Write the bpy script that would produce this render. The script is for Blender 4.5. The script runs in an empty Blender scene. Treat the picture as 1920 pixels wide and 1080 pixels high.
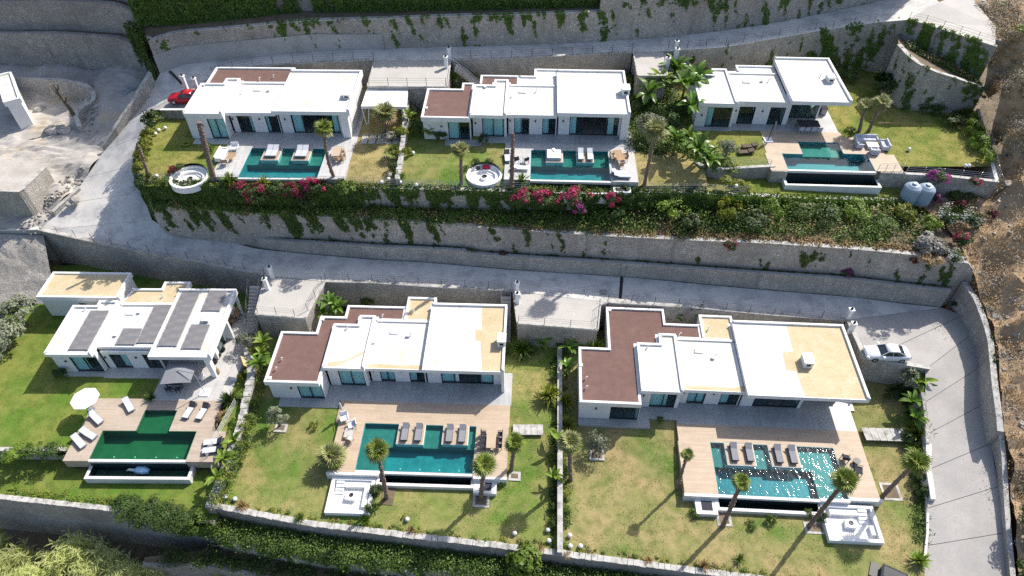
import bpy, bmesh, math, random
import numpy as np
from mathutils import Vector, Matrix
from mathutils.geometry import tessellate_polygon
R = math.radians
rnd = random.Random(7)
SC = bpy.context.scene
COL = SC.collection

# ---------------------------------------------------------------- camera, sky, sun, exposure
CAM_H, PITCH, FPX = 62.0, R(46), 1300.0
cd = bpy.data.cameras.new('camera')
cd.sensor_width = 36.0
cd.lens = 36.0 * FPX / 1920.0
cd.clip_start, cd.clip_end = 1.0, 2500.0
cam = bpy.data.objects.new('camera', cd)
COL.objects.link(cam)
cam.location = (0, 0, CAM_H)
cam.rotation_euler = (R(90) - PITCH, 0, 0)
SC.camera = cam

SUN_EL, SUN_AZ = R(44.5), math.atan2(0.73, 0.68)      # azimuth clockwise from +Y
w = bpy.data.worlds.new('World'); SC.world = w; w.use_nodes = True
wn = w.node_tree.nodes; wl = w.node_tree.links
sky = wn.new('ShaderNodeTexSky'); sky.sky_type = 'NISHITA'; sky.sun_disc = False
sky.sun_elevation = SUN_EL; sky.sun_rotation = SUN_AZ
sky.altitude = 100; sky.air_density = 0.85; sky.dust_density = 2.2
bg = wn['Background']; bg.inputs['Strength'].default_value = 0.14
wl.new(sky.outputs[0], bg.inputs['Color'])
sd = bpy.data.lights.new('sun', 'SUN'); sd.energy = 4.4; sd.angle = R(0.5); sd.color = (1.0, 0.945, 0.865)
sun = bpy.data.objects.new('sun', sd); COL.objects.link(sun)
sv = Vector((math.sin(SUN_AZ) * math.cos(SUN_EL), math.cos(SUN_AZ) * math.cos(SUN_EL), math.sin(SUN_EL)))
sun.rotation_euler = (-sv).to_track_quat('-Z', 'Y').to_euler()
sun.location = (60, 60, 90)
SC.view_settings.view_transform = 'Standard'
SC.view_settings.look = 'None'
SC.view_settings.exposure = 0.54
SC.view_settings.gamma = 1.0
SC.view_settings.use_curve_mapping = False
SC.cycles.use_denoising = False
SC.cycles.sample_clamp_indirect = 6
SC.cycles.max_bounces = 7
SC.cycles.transparent_max_bounces = 12
SC.cycles.caustics_reflective = False
SC.cycles.caustics_refractive = False

# survey helper: where the sight line of a photograph pixel meets the level z
_c, _s = math.cos(PITCH), math.sin(PITCH)
def W(u, v, z):
    x = (u - 960) / FPX; y = (540 - v) / FPX
    t = (z - CAM_H) / (-_s + y * _c)
    return (x * t, (_c + y * _s) * t, z)
def WL(pts):
    return [W(*p) for p in pts]

# ---------------------------------------------------------------- materials
def new_mat(name):
    m = bpy.data.materials.new(name); m.use_nodes = True
    nt = m.node_tree; b = nt.nodes['Principled BSDF']
    return m, nt, b
def node(nt, t, **kw):
    n = nt.nodes.new(t)
    for k, v in kw.items():
        if k in n.inputs: n.inputs[k].default_value = v
        else: setattr(n, k, v)
    return n
def coords(nt, kind='Object', scale=(1, 1, 1), rot=0):
    tc = node(nt, 'ShaderNodeTexCoord'); mp = node(nt, 'ShaderNodeMapping')
    mp.inputs['Scale'].default_value = scale; mp.inputs['Rotation'].default_value = (0, 0, rot)
    if kind == 'World':
        g = node(nt, 'ShaderNodeNewGeometry'); nt.links.new(g.outputs['Position'], mp.inputs[0])
    else:
        nt.links.new(tc.outputs[kind], mp.inputs[0])
    return mp.outputs[0]
def noise(nt, vec, scale, detail=4, rough=.6, dist=0):
    n = node(nt, 'ShaderNodeTexNoise'); n.inputs['Scale'].default_value = scale
    n.inputs['Detail'].default_value = detail; n.inputs['Roughness'].default_value = rough
    n.inputs['Distortion'].default_value = dist
    nt.links.new(vec, n.inputs['Vector']); return n.outputs['Fac']
def ramp(nt, fac, stops):
    r = node(nt, 'ShaderNodeValToRGB'); el = r.color_ramp.elements
    while len(el) < len(stops): el.new(0.5)
    for e, (p, c) in zip(el, stops):
        e.position = p; e.color = (c, c, c, 1) if isinstance(c, (int, float)) else (*c, 1)
    nt.links.new(fac, r.inputs[0]); return r.outputs[0]
def mix(nt, a, b, fac, mode='MIX'):
    m = node(nt, 'ShaderNodeMix', data_type='RGBA', blend_type=mode)
    for sock, v in ((0, fac), (6, a), (7, b)):
        if isinstance(v, (int, float)): m.inputs[sock].default_value = v
        elif isinstance(v, tuple): m.inputs[sock].default_value = (*v, 1)
        else: nt.links.new(v, m.inputs[sock])
    return m.outputs[2]
def bump(nt, b, h, strength=.4, dist=.05):
    bp = node(nt, 'ShaderNodeBump'); bp.inputs['Strength'].default_value = strength
    bp.inputs['Distance'].default_value = dist
    nt.links.new(h, bp.inputs['Height']); nt.links.new(bp.outputs[0], b.inputs['Normal'])
def setc(nt, b, c):
    if isinstance(c, tuple): b.inputs['Base Color'].default_value = (*c, 1)
    else: nt.links.new(c, b.inputs['Base Color'])

def mottled(name, c1, c2, scale=1.0, rough=.85, detail=6, fine=None, bumpv=0, lo=.35, hi=.68, kind='World', stain=None, spec=.3):
    m, nt, b = new_mat(name); v = coords(nt, kind)
    col = mix(nt, c1, c2, ramp(nt, noise(nt, v, scale, detail), [(lo, 0), (hi, 1)]))
    if fine:
        col = mix(nt, col, tuple(x * .6 for x in c1), ramp(nt, noise(nt, v, fine, 3), [(.5, 0), (.75, .55)]))
    if stain:
        sc, sl, sh, scol, amt = stain
        col = mix(nt, col, scol, ramp(nt, noise(nt, v, sc, 5, .65), [(sl, 0), (sh, amt)]))
    setc(nt, b, col); b.inputs['Roughness'].default_value = rough
    b.inputs['Specular IOR Level'].default_value = spec
    if bumpv: bump(nt, b, noise(nt, v, fine or scale * 6, 4), bumpv)
    return m

def stone_mat(name, c1, c2, c3, scale=3.1, grout=(.27, .252, .225), bs=.5):
    m, nt, b = new_mat(name); v = coords(nt, 'World', (1, 1, 1.5))
    vo = node(nt, 'ShaderNodeTexVoronoi', feature='F1'); vo.inputs['Scale'].default_value = scale
    nt.links.new(v, vo.inputs['Vector'])
    ve = node(nt, 'ShaderNodeTexVoronoi', feature='DISTANCE_TO_EDGE'); ve.inputs['Scale'].default_value = scale
    nt.links.new(v, ve.inputs['Vector'])
    sp = node(nt, 'ShaderNodeSeparateColor'); nt.links.new(vo.outputs['Color'], sp.inputs[0])
    col = mix(nt, c1, c2, sp.outputs[0])
    col = mix(nt, col, c3, ramp(nt, sp.outputs[1], [(.6, 0), (.95, .8)]))
    big = noise(nt, v, .16, 6, .7)
    col = mix(nt, col, tuple(x * .55 for x in c1), ramp(nt, big, [(.42, 0), (.66, .85)]))
    col = mix(nt, col, tuple(x * .45 for x in c2), ramp(nt, noise(nt, coords(nt, 'World', (1, 1, .12)), 1.1, 5, .7), [(.52, 0), (.72, .6)]))
    col = mix(nt, col, (.05, .055, .025), ramp(nt, noise(nt, v, .55, 6, .72), [(.58, 0), (.78, .55)]))
    col = mix(nt, grout, col, ramp(nt, ve.outputs[0], [(.02, 0), (.09, 1)]))
    setc(nt, b, col); b.inputs['Roughness'].default_value = .92; b.inputs['Specular IOR Level'].default_value = .15
    h = mix(nt, ramp(nt, ve.outputs[0], [(0, 0), (.12, 1)]), sp.outputs[2], .35)
    bump(nt, b, h, bs, .09)
    return m

def foliage_mat(name, c1, c2, trans=.3, rough=.55):
    m, nt, b = new_mat(name)
    g = node(nt, 'ShaderNodeNewGeometry'); v = coords(nt, 'World')
    oi = node(nt, 'ShaderNodeObjectInfo')
    col = mix(nt, c1, c2, ramp(nt, g.outputs['Random Per Island'], [(.05, 0), (.95, 1)]))
    col = mix(nt, col, tuple(x * .55 for x in c1), ramp(nt, noise(nt, v, 1.1, 3), [(.45, 0), (.7, .7)]))
    hs = node(nt, 'ShaderNodeHueSaturation')
    mr = node(nt, 'ShaderNodeMapRange'); mr.inputs['To Min'].default_value = .75; mr.inputs['To Max'].default_value = 1.25
    nt.links.new(oi.outputs['Random'], mr.inputs[0]); nt.links.new(mr.outputs[0], hs.inputs['Value'])
    nt.links.new(col, hs.inputs['Color']); col = hs.outputs[0]
    setc(nt, b, col); b.inputs['Roughness'].default_value = rough; b.inputs['Specular IOR Level'].default_value = .35
    tr = node(nt, 'ShaderNodeBsdfTranslucent'); nt.links.new(col, tr.inputs['Color'])
    ms = node(nt, 'ShaderNodeMixShader'); ms.inputs[0].default_value = trans
    nt.links.new(b.outputs[0], ms.inputs[1]); nt.links.new(tr.outputs[0], ms.inputs[2])
    nt.links.new(ms.outputs[0], nt.nodes['Material Output'].inputs['Surface'])
    return m

def plain(name, c, rough=.5, metal=0, spec=.5, var=.0):
    m, nt, b = new_mat(name)
    if var:
        v = coords(nt, 'Object')
        setc(nt, b, mix(nt, c, tuple(x * (1 - var) for x in c), ramp(nt, noise(nt, v, 3, 5), [(.35, 0), (.7, 1)])))
    else: setc(nt, b, c)
    b.inputs['Roughness'].default_value = rough; b.inputs['Metallic'].default_value = metal
    b.inputs['Specular IOR Level'].default_value = spec
    return m

def lawn_mat(name, green, dry, amt, seed=0.0):
    """grass: green blades, dry straw patches (amt = how much of it), worn earth specks"""
    m, nt, b = new_mat(name); v = coords(nt, 'World')
    ad = node(nt, 'ShaderNodeVectorMath', operation='ADD'); ad.inputs[1].default_value = (seed, seed * 1.7, 0)
    nt.links.new(v, ad.inputs[0]); v = ad.outputs[0]
    a = noise(nt, v, .22, 6, .62, .4)
    col = mix(nt, green, dry, ramp(nt, a, [(max(.02, .62 - amt * .5), 0), (min(.99, .8 - amt * .32), 1)]))
    col = mix(nt, col, tuple(x * .55 for x in green), ramp(nt, noise(nt, v, 1.1, 7, .75), [(.45, 0), (.68, .85)]))
    col = mix(nt, col, (dry[0] * 1.15, dry[1] * 1.12, dry[2] * 1.25), ramp(nt, noise(nt, v, 2.2, 6, .75), [(.52, 0), (.72, .7)]))
    col = mix(nt, col, (.03, .045, .012), ramp(nt, noise(nt, v, 9, 3, .7), [(.52, 0), (.8, .55)]))
    setc(nt, b, col); b.inputs['Roughness'].default_value = .95; b.inputs['Specular IOR Level'].default_value = .1
    bump(nt, b, noise(nt, v, 14, 4, .75), .9, .05)
    return m

def wood_mat(name, c1, c2, c3, along_x=True, pitch=.16):
    m, nt, b = new_mat(name)
    v = coords(nt, 'Object')
    sp = node(nt, 'ShaderNodeSeparateXYZ'); nt.links.new(v, sp.inputs[0])
    mul = node(nt, 'ShaderNodeMath', operation='MULTIPLY'); mul.inputs[1].default_value = 1 / pitch
    nt.links.new(sp.outputs[1 if along_x else 0], mul.inputs[0])
    fl = node(nt, 'ShaderNodeMath', operation='FLOOR'); nt.links.new(mul.outputs[0], fl.inputs[0])
    fr = node(nt, 'ShaderNodeMath', operation='FRACT'); nt.links.new(mul.outputs[0], fr.inputs[0])
    # board ends: shift x by a random amount per board
    wn1 = node(nt, 'ShaderNodeTexWhiteNoise', noise_dimensions='1D'); nt.links.new(fl.outputs[0], wn1.inputs['W'])
    sh = node(nt, 'ShaderNodeMath', operation='MULTIPLY_ADD'); sh.inputs[1].default_value = 7.0
    nt.links.new(wn1.outputs['Value'], sh.inputs[0]); nt.links.new(sp.outputs[0 if along_x else 1], sh.inputs[2])
    dv = node(nt, 'ShaderNodeMath', operation='DIVIDE'); dv.inputs[1].default_value = 2.4; nt.links.new(sh.outputs[0], dv.inputs[0])
    f2 = node(nt, 'ShaderNodeMath', operation='FLOOR'); nt.links.new(dv.outputs[0], f2.inputs[0])
    cb = node(nt, 'ShaderNodeCombineXYZ'); nt.links.new(fl.outputs[0], cb.inputs[0]); nt.links.new(f2.outputs[0], cb.inputs[1])
    wn2 = node(nt, 'ShaderNodeTexWhiteNoise', noise_dimensions='3D'); nt.links.new(cb.outputs[0], wn2.inputs['Vector'])
    col = mix(nt, c1, c2, wn2.outputs['Value'])
    st = coords(nt, 'Object', (.8, 14, 1) if along_x else (14, .8, 1))
    col = mix(nt, col, c3, ramp(nt, noise(nt, st, 1.5, 4), [(.45, 0), (.75, .6)]))
    col = mix(nt, col, tuple(x * .7 for x in c2), ramp(nt, noise(nt, v, .5, 5), [(.5, 0), (.75, .5)]))
    gap = ramp(nt, fr.outputs[0], [(0, 0), (.06, 1)])
    col = mix(nt, tuple(x * .35 for x in c3), col, gap)
    setc(nt, b, col); b.inputs['Roughness'].default_value = .6; b.inputs['Specular IOR Level'].default_value = .3
    bump(nt, b, gap, .3, .01)
    return m

def tile_mat(name, c1, c2, size=.6, grout=.5):
    m, nt, b = new_mat(name); v = coords(nt, 'Object', (1 / size, 1 / size, 1 / size))
    br = node(nt, 'ShaderNodeTexBrick'); br.offset = .5; br.inputs['Scale'].default_value = 1
    br.inputs['Mortar Size'].default_value = .012; br.inputs['Brick Width'].default_value = 2; br.inputs['Row Height'].default_value = 1
    br.inputs['Color1'].default_value = (*c1, 1); br.inputs['Color2'].default_value = (*c2, 1)
    br.inputs['Mortar'].default_value = (*[x * grout for x in c1], 1)
    nt.links.new(v, br.inputs['Vector'])
    st = coords(nt, 'Object', (2.5, .4, 1))
    col = mix(nt, br.outputs['Color'], tuple(x * .55 for x in c1), ramp(nt, noise(nt, st, 1.2, 6, .7), [(.45, 0), (.75, .6)]))
    setc(nt, b, col); b.inputs['Roughness'].default_value = .45
    return m

def schlick(nt, lw):
    p = node(nt, 'ShaderNodeMath', operation='POWER'); p.inputs[1].default_value = 4.5; nt.links.new(lw.outputs['Facing'], p.inputs[0])
    q = node(nt, 'ShaderNodeMath', operation='MULTIPLY_ADD'); q.inputs[1].default_value = .95; q.inputs[2].default_value = .025
    nt.links.new(p.outputs[0], q.inputs[0]); return q.outputs[0]
def water_mat(name, tint, bumps=.06, scale=1.6, refl=.9):
    """tinted clear sheet with Fresnel mirror on top"""
    m, nt, b = new_mat(name); nt.nodes.remove(b)
    tb = node(nt, 'ShaderNodeBsdfTransparent'); tb.inputs['Color'].default_value = (*tint, 1)
    gb = node(nt, 'ShaderNodeBsdfGlossy'); gb.inputs['Roughness'].default_value = .035
    gb.inputs['Color'].default_value = (refl, refl, refl, 1)
    fr = node(nt, 'ShaderNodeLayerWeight')
    v = coords(nt, 'World', (1, .55, 1), R(35))
    bp = node(nt, 'ShaderNodeBump'); bp.inputs['Strength'].default_value = 1; bp.inputs['Distance'].default_value = bumps
    h = noise(nt, v, scale, 3, .5, .3)
    nt.links.new(h, bp.inputs['Height'])
    nt.links.new(bp.outputs[0], gb.inputs['Normal']); nt.links.new(bp.outputs[0], fr.inputs['Normal'])
    ms = node(nt, 'ShaderNodeMixShader')
    nt.links.new(schlick(nt, fr), ms.inputs[0]); nt.links.new(tb.outputs[0], ms.inputs[1]); nt.links.new(gb.outputs[0], ms.inputs[2])
    nt.links.new(ms.outputs[0], nt.nodes['Material Output'].inputs['Surface'])
    return m

def glass_mat(name, tint):
    m, nt, b = new_mat(name); nt.nodes.remove(b)
    tb = node(nt, 'ShaderNodeBsdfTransparent'); tb.inputs['Color'].default_value = (*tint, 1)
    gb = node(nt, 'ShaderNodeBsdfGlossy'); gb.inputs['Roughness'].default_value = .02
    fr = node(nt, 'ShaderNodeLayerWeight')
    ms = node(nt, 'ShaderNodeMixShader')
    nt.links.new(schlick(nt, fr), ms.inputs[0]); nt.links.new(tb.outputs[0], ms.inputs[1]); nt.links.new(gb.outputs[0], ms.inputs[2])
    nt.links.new(ms.outputs[0], nt.nodes['Material Output'].inputs['Surface'])
    return m

M = {}
M['plaster'] = mottled('white_plaster', (.80, .80, .79), (.72, .72, .71), .5, .7, 5, stain=(1.2, .62, .85, (.5, .49, .46), .35))
M['roof_white'] = mottled('white_roof_coating', (.65, .645, .62), (.56, .55, .52), .4, .6, 8, fine=1.4, stain=(.45, .5, .74, (.52, .46, .34), .8))
M['roof_beige'] = mottled('beige_roof_coating', (.50, .40, .235), (.56, .46, .30), .5, .75, 7, fine=5, stain=(.7, .5, .75, (.60, .54, .42), .6))
M['gravel_roof'] = mottled('brown_gravel', (.18, .108, .092), (.145, .088, .075), 1.2, .95, 6, fine=9, bumpv=.5, stain=(.5, .55, .8, (.23, .15, .13), .6))
M['concrete'] = mottled('road_concrete', (.42, .40, .375), (.35, .335, .315), .35, .85, 7, fine=6, bumpv=.12, stain=(.25, .48, .72, (.30, .29, .28), .8))
M['slab'] = mottled('pale_concrete', (.49, .465, .43), (.43, .41, .38), .5, .85, 7, fine=7, bumpv=.1, stain=(.6, .55, .8, (.36, .35, .33), .5))
M['render_wall'] = mottled('grey_render', (.40, .395, .39), (.33, .325, .32), .4, .85, 6, stain=(.5, .5, .75, (.24, .235, .22), .6))
M['stone'] = stone_mat('grey_rubble_stone', (.50, .46, .405), (.39, .362, .32), (.60, .555, .49))
M['stone_dark'] = stone_mat('dark_rubble_stone', (.43, .40, .36), (.33, .31, .285), (.52, .485, .44))
M['stone_pale'] = stone_mat('pale_rubble_stone', (.50, .475, .43), (.40, .38, .34), (.58, .55, .5), 3.0)
M['coping'] = mottled('pale_coping_stone', (.52, .505, .475), (.40, .385, .36), 1.5, .85, 6, fine=8, bumpv=.2, stain=(1.3, .48, .68, (.17, .17, .14), .8))
M['drain'] = plain('dark_iron', (.03, .03, .035), .6, .4)
M['soil'] = mottled('dry_soil', (.20, .155, .105), (.13, .098, .066), .6, .95, 8, fine=7, bumpv=.6, stain=(.9, .5, .72, (.07, .075, .03), .8))
M['dirt'] = mottled('pale_dirt', (.50, .465, .425), (.33, .305, .275), .3, .95, 9, fine=2.5, bumpv=.5, stain=(.18, .53, .7, (.46, .36, .20), .8))
M['hill'] = mottled('dry_hillside', (.42, .30, .18), (.29, .20, .12), .35, .95, 9, fine=3.2, bumpv=1.0, stain=(.5, .5, .7, (.46, .36, .22), .8))
M['lawn_green'] = lawn_mat('lawn_green', (.105, .19, .027), (.25, .25, .065), .40, 3)
M['lawn_fresh'] = lawn_mat('lawn_fresh', (.115, .185, .027), (.29, .26, .08), .56, 11)
M['lawn_mixed'] = lawn_mat('lawn_mixed', (.115, .205, .033), (.33, .28, .115), .52, 23)
M['lawn_patchy'] = lawn_mat('lawn_patchy', (.115, .195, .037), (.36, .285, .135), .62, 41)
M['lawn_dry'] = lawn_mat('lawn_dry', (.22, .215, .065), (.38, .31, .135), .85, 57)
M['deck'] = wood_mat('deck_boards', (.50, .40, .295), (.43, .335, .24), (.36, .275, .195))
M['deck_grey'] = wood_mat('weathered_deck_boards', (.47, .395, .32), (.40, .325, .255), (.33, .26, .20))
M['tile'] = tile_mat('grey_patio_tiles', (.42, .43, .43), (.365, .375, .38))
M['tile_pale'] = tile_mat('pale_patio_tiles', (.52, .51, .49), (.47, .465, .45))
M['coping_white'] = mottled('white_pool_edge', (.70, .69, .66), (.60, .59, .56), 1.0, .6, 5)
M['pool_tile'] = mottled('green_mosaic', (.035, .225, .25), (.065, .31, .335), 1.8, .4, 8, fine=11, stain=(.7, .45, .7, (.025, .16, .19), .8))
M['pool_tile_green'] = mottled('dark_green_mosaic', (.055, .14, .085), (.085, .19, .125), 1.6, .4, 8, fine=12, stain=(.8, .45, .7, (.035, .10, .06), .7))
M['shelf'] = mottled('shallow_mosaic', (.07, .19, .165), (.11, .25, .21), 1.8, .4, 8, fine=11, stain=(.8, .45, .7, (.045, .13, .12), .8))
M['lane'] = mottled('pale_lane_concrete', (.70, .665, .61), (.58, .555, .515), .3, .85, 7, fine=6, bumpv=.12, stain=(.5, .46, .66, (.40, .39, .375), .9))
M['pool_tile_blue'] = mottled('blue_mosaic', (.05, .22, .27), (.075, .28, .33), 2.2, .4, 6, fine=16)
M['pool_dark'] = plain('dark_pool_lining', (.015, .03, .032), .4)
M['water'] = water_mat('still_water', (.50, .86, .84), .012, 1.5)
M['water_green'] = water_mat('green_water', (.42, .80, .62), .012, 1.5)
M['water_rippled'] = water_mat('rippled_water', (.42, .74, .78), .056, 2.5)
M['glass'] = glass_mat('window_glass', (.80, .93, .94))
M['frame'] = plain('dark_window_frame', (.012, .022, .03), .35)
M['curtain'] = plain('pale_curtain', (.80, .86, .85), .9)
M['floor'] = plain('interior_floor', (.22, .21, .20), .6)
M['dark'] = plain('black_iron', (.012, .012, .014), .5)
M['white'] = plain('white_paint', (.80, .80, .80), .4)
M['white_metal'] = plain('white_metal', (.78, .78, .78), .35)
M['grey_metal'] = plain('grey_metal', (.30, .31, .33), .4, .4)
M['steel'] = plain('rail_steel', (.55, .56, .57), .35, .7)
M['panel'] = mottled('solar_cells', (.17, .165, .17), (.235, .225, .225), .9, .25, 4, kind='Object')
M['fabric_grey'] = plain('grey_fabric', (.24, .245, .265), .9, 0, .2, .15)
M['fabric_pale'] = plain('pale_grey_fabric', (.52, .54, .59), .9, 0, .2, .1)
M['fabric_white'] = plain('white_fabric', (.80, .80, .80), .9, 0, .2)
M['fabric_dark'] = plain('charcoal_fabric', (.045, .047, .06), .9, 0, .2)
M['fabric_red'] = plain('red_fabric', (.35, .02, .05), .9, 0, .2)
M['teak'] = plain('teak', (.38, .25, .14), .6, 0, .3, .25)
M['plywood'] = plain('plywood', (.55, .40, .20), .7, 0, .3, .15)
M['bark'] = mottled('bark', (.15, .115, .085), (.09, .07, .052), 5, .95, 6, bumpv=.6, kind='Object')
M['palm_bark'] = mottled('palm_bark', (.25, .195, .145), (.13, .10, .075), 6, .95, 6, bumpv=.8, kind='Object')
M['palm_boots'] = mottled('old_leaf_bases', (.36, .27, .22), (.16, .11, .10), 7, .95, 6, bumpv=.9, kind='Object')
M['leaf'] = foliage_mat('leaf_green', (.085, .155, .022), (.14, .205, .035))
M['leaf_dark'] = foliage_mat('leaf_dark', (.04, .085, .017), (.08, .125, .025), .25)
M['leaf_yellow'] = foliage_mat('leaf_yellow_green', (.21, .25, .025), (.30, .32, .05))
M['leaf_bright'] = foliage_mat('leaf_bright', (.14, .24, .026), (.22, .30, .04))
M['leaf_olive'] = foliage_mat('leaf_olive', (.17, .20, .12), (.25, .27, .18), .15)
M['leaf_reed'] = foliage_mat('leaf_reed', (.52, .58, .18), (.68, .69, .33), .45)
M['leaf_silver'] = foliage_mat('leaf_silver', (.25, .24, .21), (.36, .34, .30), .15)
M['leaf_dry'] = foliage_mat('leaf_dry', (.27, .18, .08), (.40, .27, .125), .15)
M['frond'] = foliage_mat('palm_frond', (.15, .22, .03), (.25, .29, .06), .3, .45)
M['frond_pale'] = foliage_mat('pale_palm_frond', (.27, .29, .10), (.38, .38, .17), .28, .5)
M['banana'] = foliage_mat('banana_leaf', (.10, .21, .026), (.17, .28, .045), .34, .35)
M['ivy'] = foliage_mat('ivy_leaf', (.095, .17, .02), (.145, .22, .032), .28)
M['ivy_dark'] = foliage_mat('dark_ivy_leaf', (.055, .12, .018), (.09, .15, .024), .28)
M['pink'] = foliage_mat('pink_bract', (.36, .02, .085), (.50, .05, .15), .3)
M['crimson'] = foliage_mat('crimson_bract', (.20, .013, .04), (.31, .035, .075), .3)
M['magenta'] = foliage_mat('magenta_bract', (.38, .04, .26), (.50, .10, .36), .3)
M['blossom'] = foliage_mat('white_blossom', (.70, .70, .62), (.80, .80, .74), .2)
M['globe'] = plain('white_globe', (.80, .80, .78), .3)
M['tank'] = plain('pale_blue_plastic', (.33, .41, .48), .5, 0, .4, .1)
M['car_red'] = plain('red_car_paint', (.42, .012, .022), .25)
M['car_white'] = plain('white_car_paint', (.72, .73, .74), .25)
M['car_glass'] = plain('car_glass', (.02, .03, .035), .08, 0, .8)
M['rubber'] = plain('tyre_rubber', (.015, .015, .016), .8)
M['skin_blue'] = plain('blue_inflatable', (.35, .58, .80), .4)

# ---------------------------------------------------------------- mesh helpers
class MB:
    def __init__(s): s.v = []; s.f = []; s.m = []; s.xf = None
    def _add(s, vs, fs, mi=0):
        o = len(s.v)
        if s.xf is not None: vs = [tuple(s.xf @ Vector(p)) for p in vs]
        s.v += [tuple(p) for p in vs]; s.f += [tuple(i + o for i in f) for f in fs]; s.m += [mi] * len(fs); return s
    def box(s, x0, x1, y0, y1, z0, z1, mi=0):
        return s._add([(x0, y0, z0), (x1, y0, z0), (x1, y1, z0), (x0, y1, z0), (x0, y0, z1), (x1, y0, z1), (x1, y1, z1), (x0, y1, z1)],
                      [(0, 3, 2, 1), (4, 5, 6, 7), (0, 1, 5, 4), (1, 2, 6, 5), (2, 3, 7, 6), (3, 0, 4, 7)], mi)
    def rbox(s, c, size, rz=0, rx=0, mi=0, ry=0):
        old = s.xf; t = Matrix.Translation(c) @ Matrix.Rotation(rz, 4, 'Z') @ Matrix.Rotation(ry, 4, 'Y') @ Matrix.Rotation(rx, 4, 'X')
        s.xf = t if old is None else old @ t
        a, b, c2 = [q / 2 for q in size]; s.box(-a, a, -b, b, -c2, c2, mi); s.xf = old; return s
    def prism(s, poly, z0, z1, mi=0):
        """poly: list of (x, y); z1 a number or a list"""
        n = len(poly); a = sum(poly[i][0] * poly[(i + 1) % n][1] - poly[(i + 1) % n][0] * poly[i][1] for i in range(n))
        if a < 0:
            poly = poly[::-1]
            if isinstance(z1, list): z1 = z1[::-1]
        zt = z1 if isinstance(z1, list) else [z1] * n
        tris = tessellate_polygon([[Vector((p[0], p[1], 0)) for p in poly]])
        vs = [(p[0], p[1], z0) for p in poly] + [(p[0], p[1], z) for p, z in zip(poly, zt)]
        fs = []
        for t in tris:
            t = list(t); p = [poly[i] for i in t]
            if (p[1][0] - p[0][0]) * (p[2][1] - p[0][1]) - (p[1][1] - p[0][1]) * (p[2][0] - p[0][0]) < 0: t = t[::-1]
            fs.append(tuple(i + n for i in t)); fs.append(tuple(t[::-1]))
        fs += [(i, (i + 1) % n, n + (i + 1) % n, n + i) for i in range(n)]
        return s._add(vs, fs, mi)
    def tube(s, pts, rs, n=6, mi=0, cap=True):
        pts = [Vector(p) for p in pts]
        if isinstance(rs, (int, float)): rs = [rs] * len(pts)
        vs = []; fs = []
        for i, p in enumerate(pts):
            d = (pts[min(i + 1, len(pts) - 1)] - pts[max(i - 1, 0)]).normalized()
            a = d.cross(Vector((0, 0, 1)) if abs(d.z) < .95 else Vector((0, 1, 0))).normalized(); b = d.cross(a)
            for k in range(n):
                t = 2 * math.pi * k / n; vs.append(p + (a * math.cos(t) + b * math.sin(t)) * rs[i])
        for i in range(len(pts) - 1):
            for k in range(n):
                k2 = (k + 1) % n; fs.append((i * n + k2, i * n + k, (i + 1) * n + k, (i + 1) * n + k2))
        if cap:
            fs.append(tuple(range(n))); o = (len(pts) - 1) * n; fs.append(tuple(o + k for k in range(n - 1, -1, -1)))
        return s._add(vs, fs, mi)
    def lathe(s, prof, n=16, c=(0, 0, 0), mi=0):
        vs = []; fs = []
        for r, z in prof:
            for k in range(n):
                t = 2 * math.pi * k / n; vs.append((c[0] + r * math.cos(t), c[1] + r * math.sin(t), c[2] + z))
        for i in range(len(prof) - 1):
            for k in range(n):
                k2 = (k + 1) % n; fs.append((i * n + k, i * n + k2, (i + 1) * n + k2, (i + 1) * n + k))
        return s._add(vs, fs, mi)
    def quad(s, a, b, c, d, mi=0): return s._add([a, b, c, d], [(0, 1, 2, 3)], mi)
    def mesh(s, name, mats):
        used = sorted({i for f in s.f for i in f})
        if len(used) < len(s.v):
            mp = {o: n for n, o in enumerate(used)}; s.v = [s.v[i] for i in used]; s.f = [tuple(mp[i] for i in f) for f in s.f]
        me = bpy.data.meshes.new(name); me.from_pydata(s.v, [], s.f)
        for m in (mats if isinstance(mats, (list, tuple)) else [mats]): me.materials.append(m)
        if any(s.m): me.polygons.foreach_set('material_index', s.m)
        me.update(); return me
    def build(s, name, mats, parent=None, loc=(0, 0, 0), rz=0, smooth=False):
        me = s.mesh(name, mats)
        if smooth: me.polygons.foreach_set('use_smooth', [True] * len(me.polygons))
        return link(name, me, parent, loc, rz)

def link(name, me, parent=None, loc=(0, 0, 0), rz=0):
    o = bpy.data.objects.new(name, me); COL.objects.link(o)
    o.location = loc; o.rotation_euler = (0, 0, rz)
    if parent is not None: o.parent = parent
    return o
def tag(o, label=None, cat=None, group=None, kind=None):
    if label: o['label'] = label
    if cat: o['category'] = cat
    if group: o['group'] = group
    if kind: o['kind'] = kind
    return o
def thing(name, label, cat, loc=(0, 0, 0), rz=0, group=None):
    o = link(name, None, None, loc, rz); o.empty_display_size = .3
    return tag(o, label, cat, group)
KIDS = {}
def kids(o): return [c for c in bpy.data.objects if c.parent == o]
def copy_tree(src, loc=None, rz=None, label=None, scale=None, parent=None):
    c = src.copy(); COL.objects.link(c)
    if parent is not None: c.parent = parent
    if loc is not None: c.location = loc
    if rz is not None: c.rotation_euler[2] = rz
    if scale is not None: c.scale = (scale,) * 3 if isinstance(scale, (int, float)) else scale
    if label: c['label'] = label
    if src.name not in KIDS: KIDS[src.name] = kids(src)
    for ch in KIDS[src.name]: copy_tree(ch, parent=c)
    return c
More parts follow.
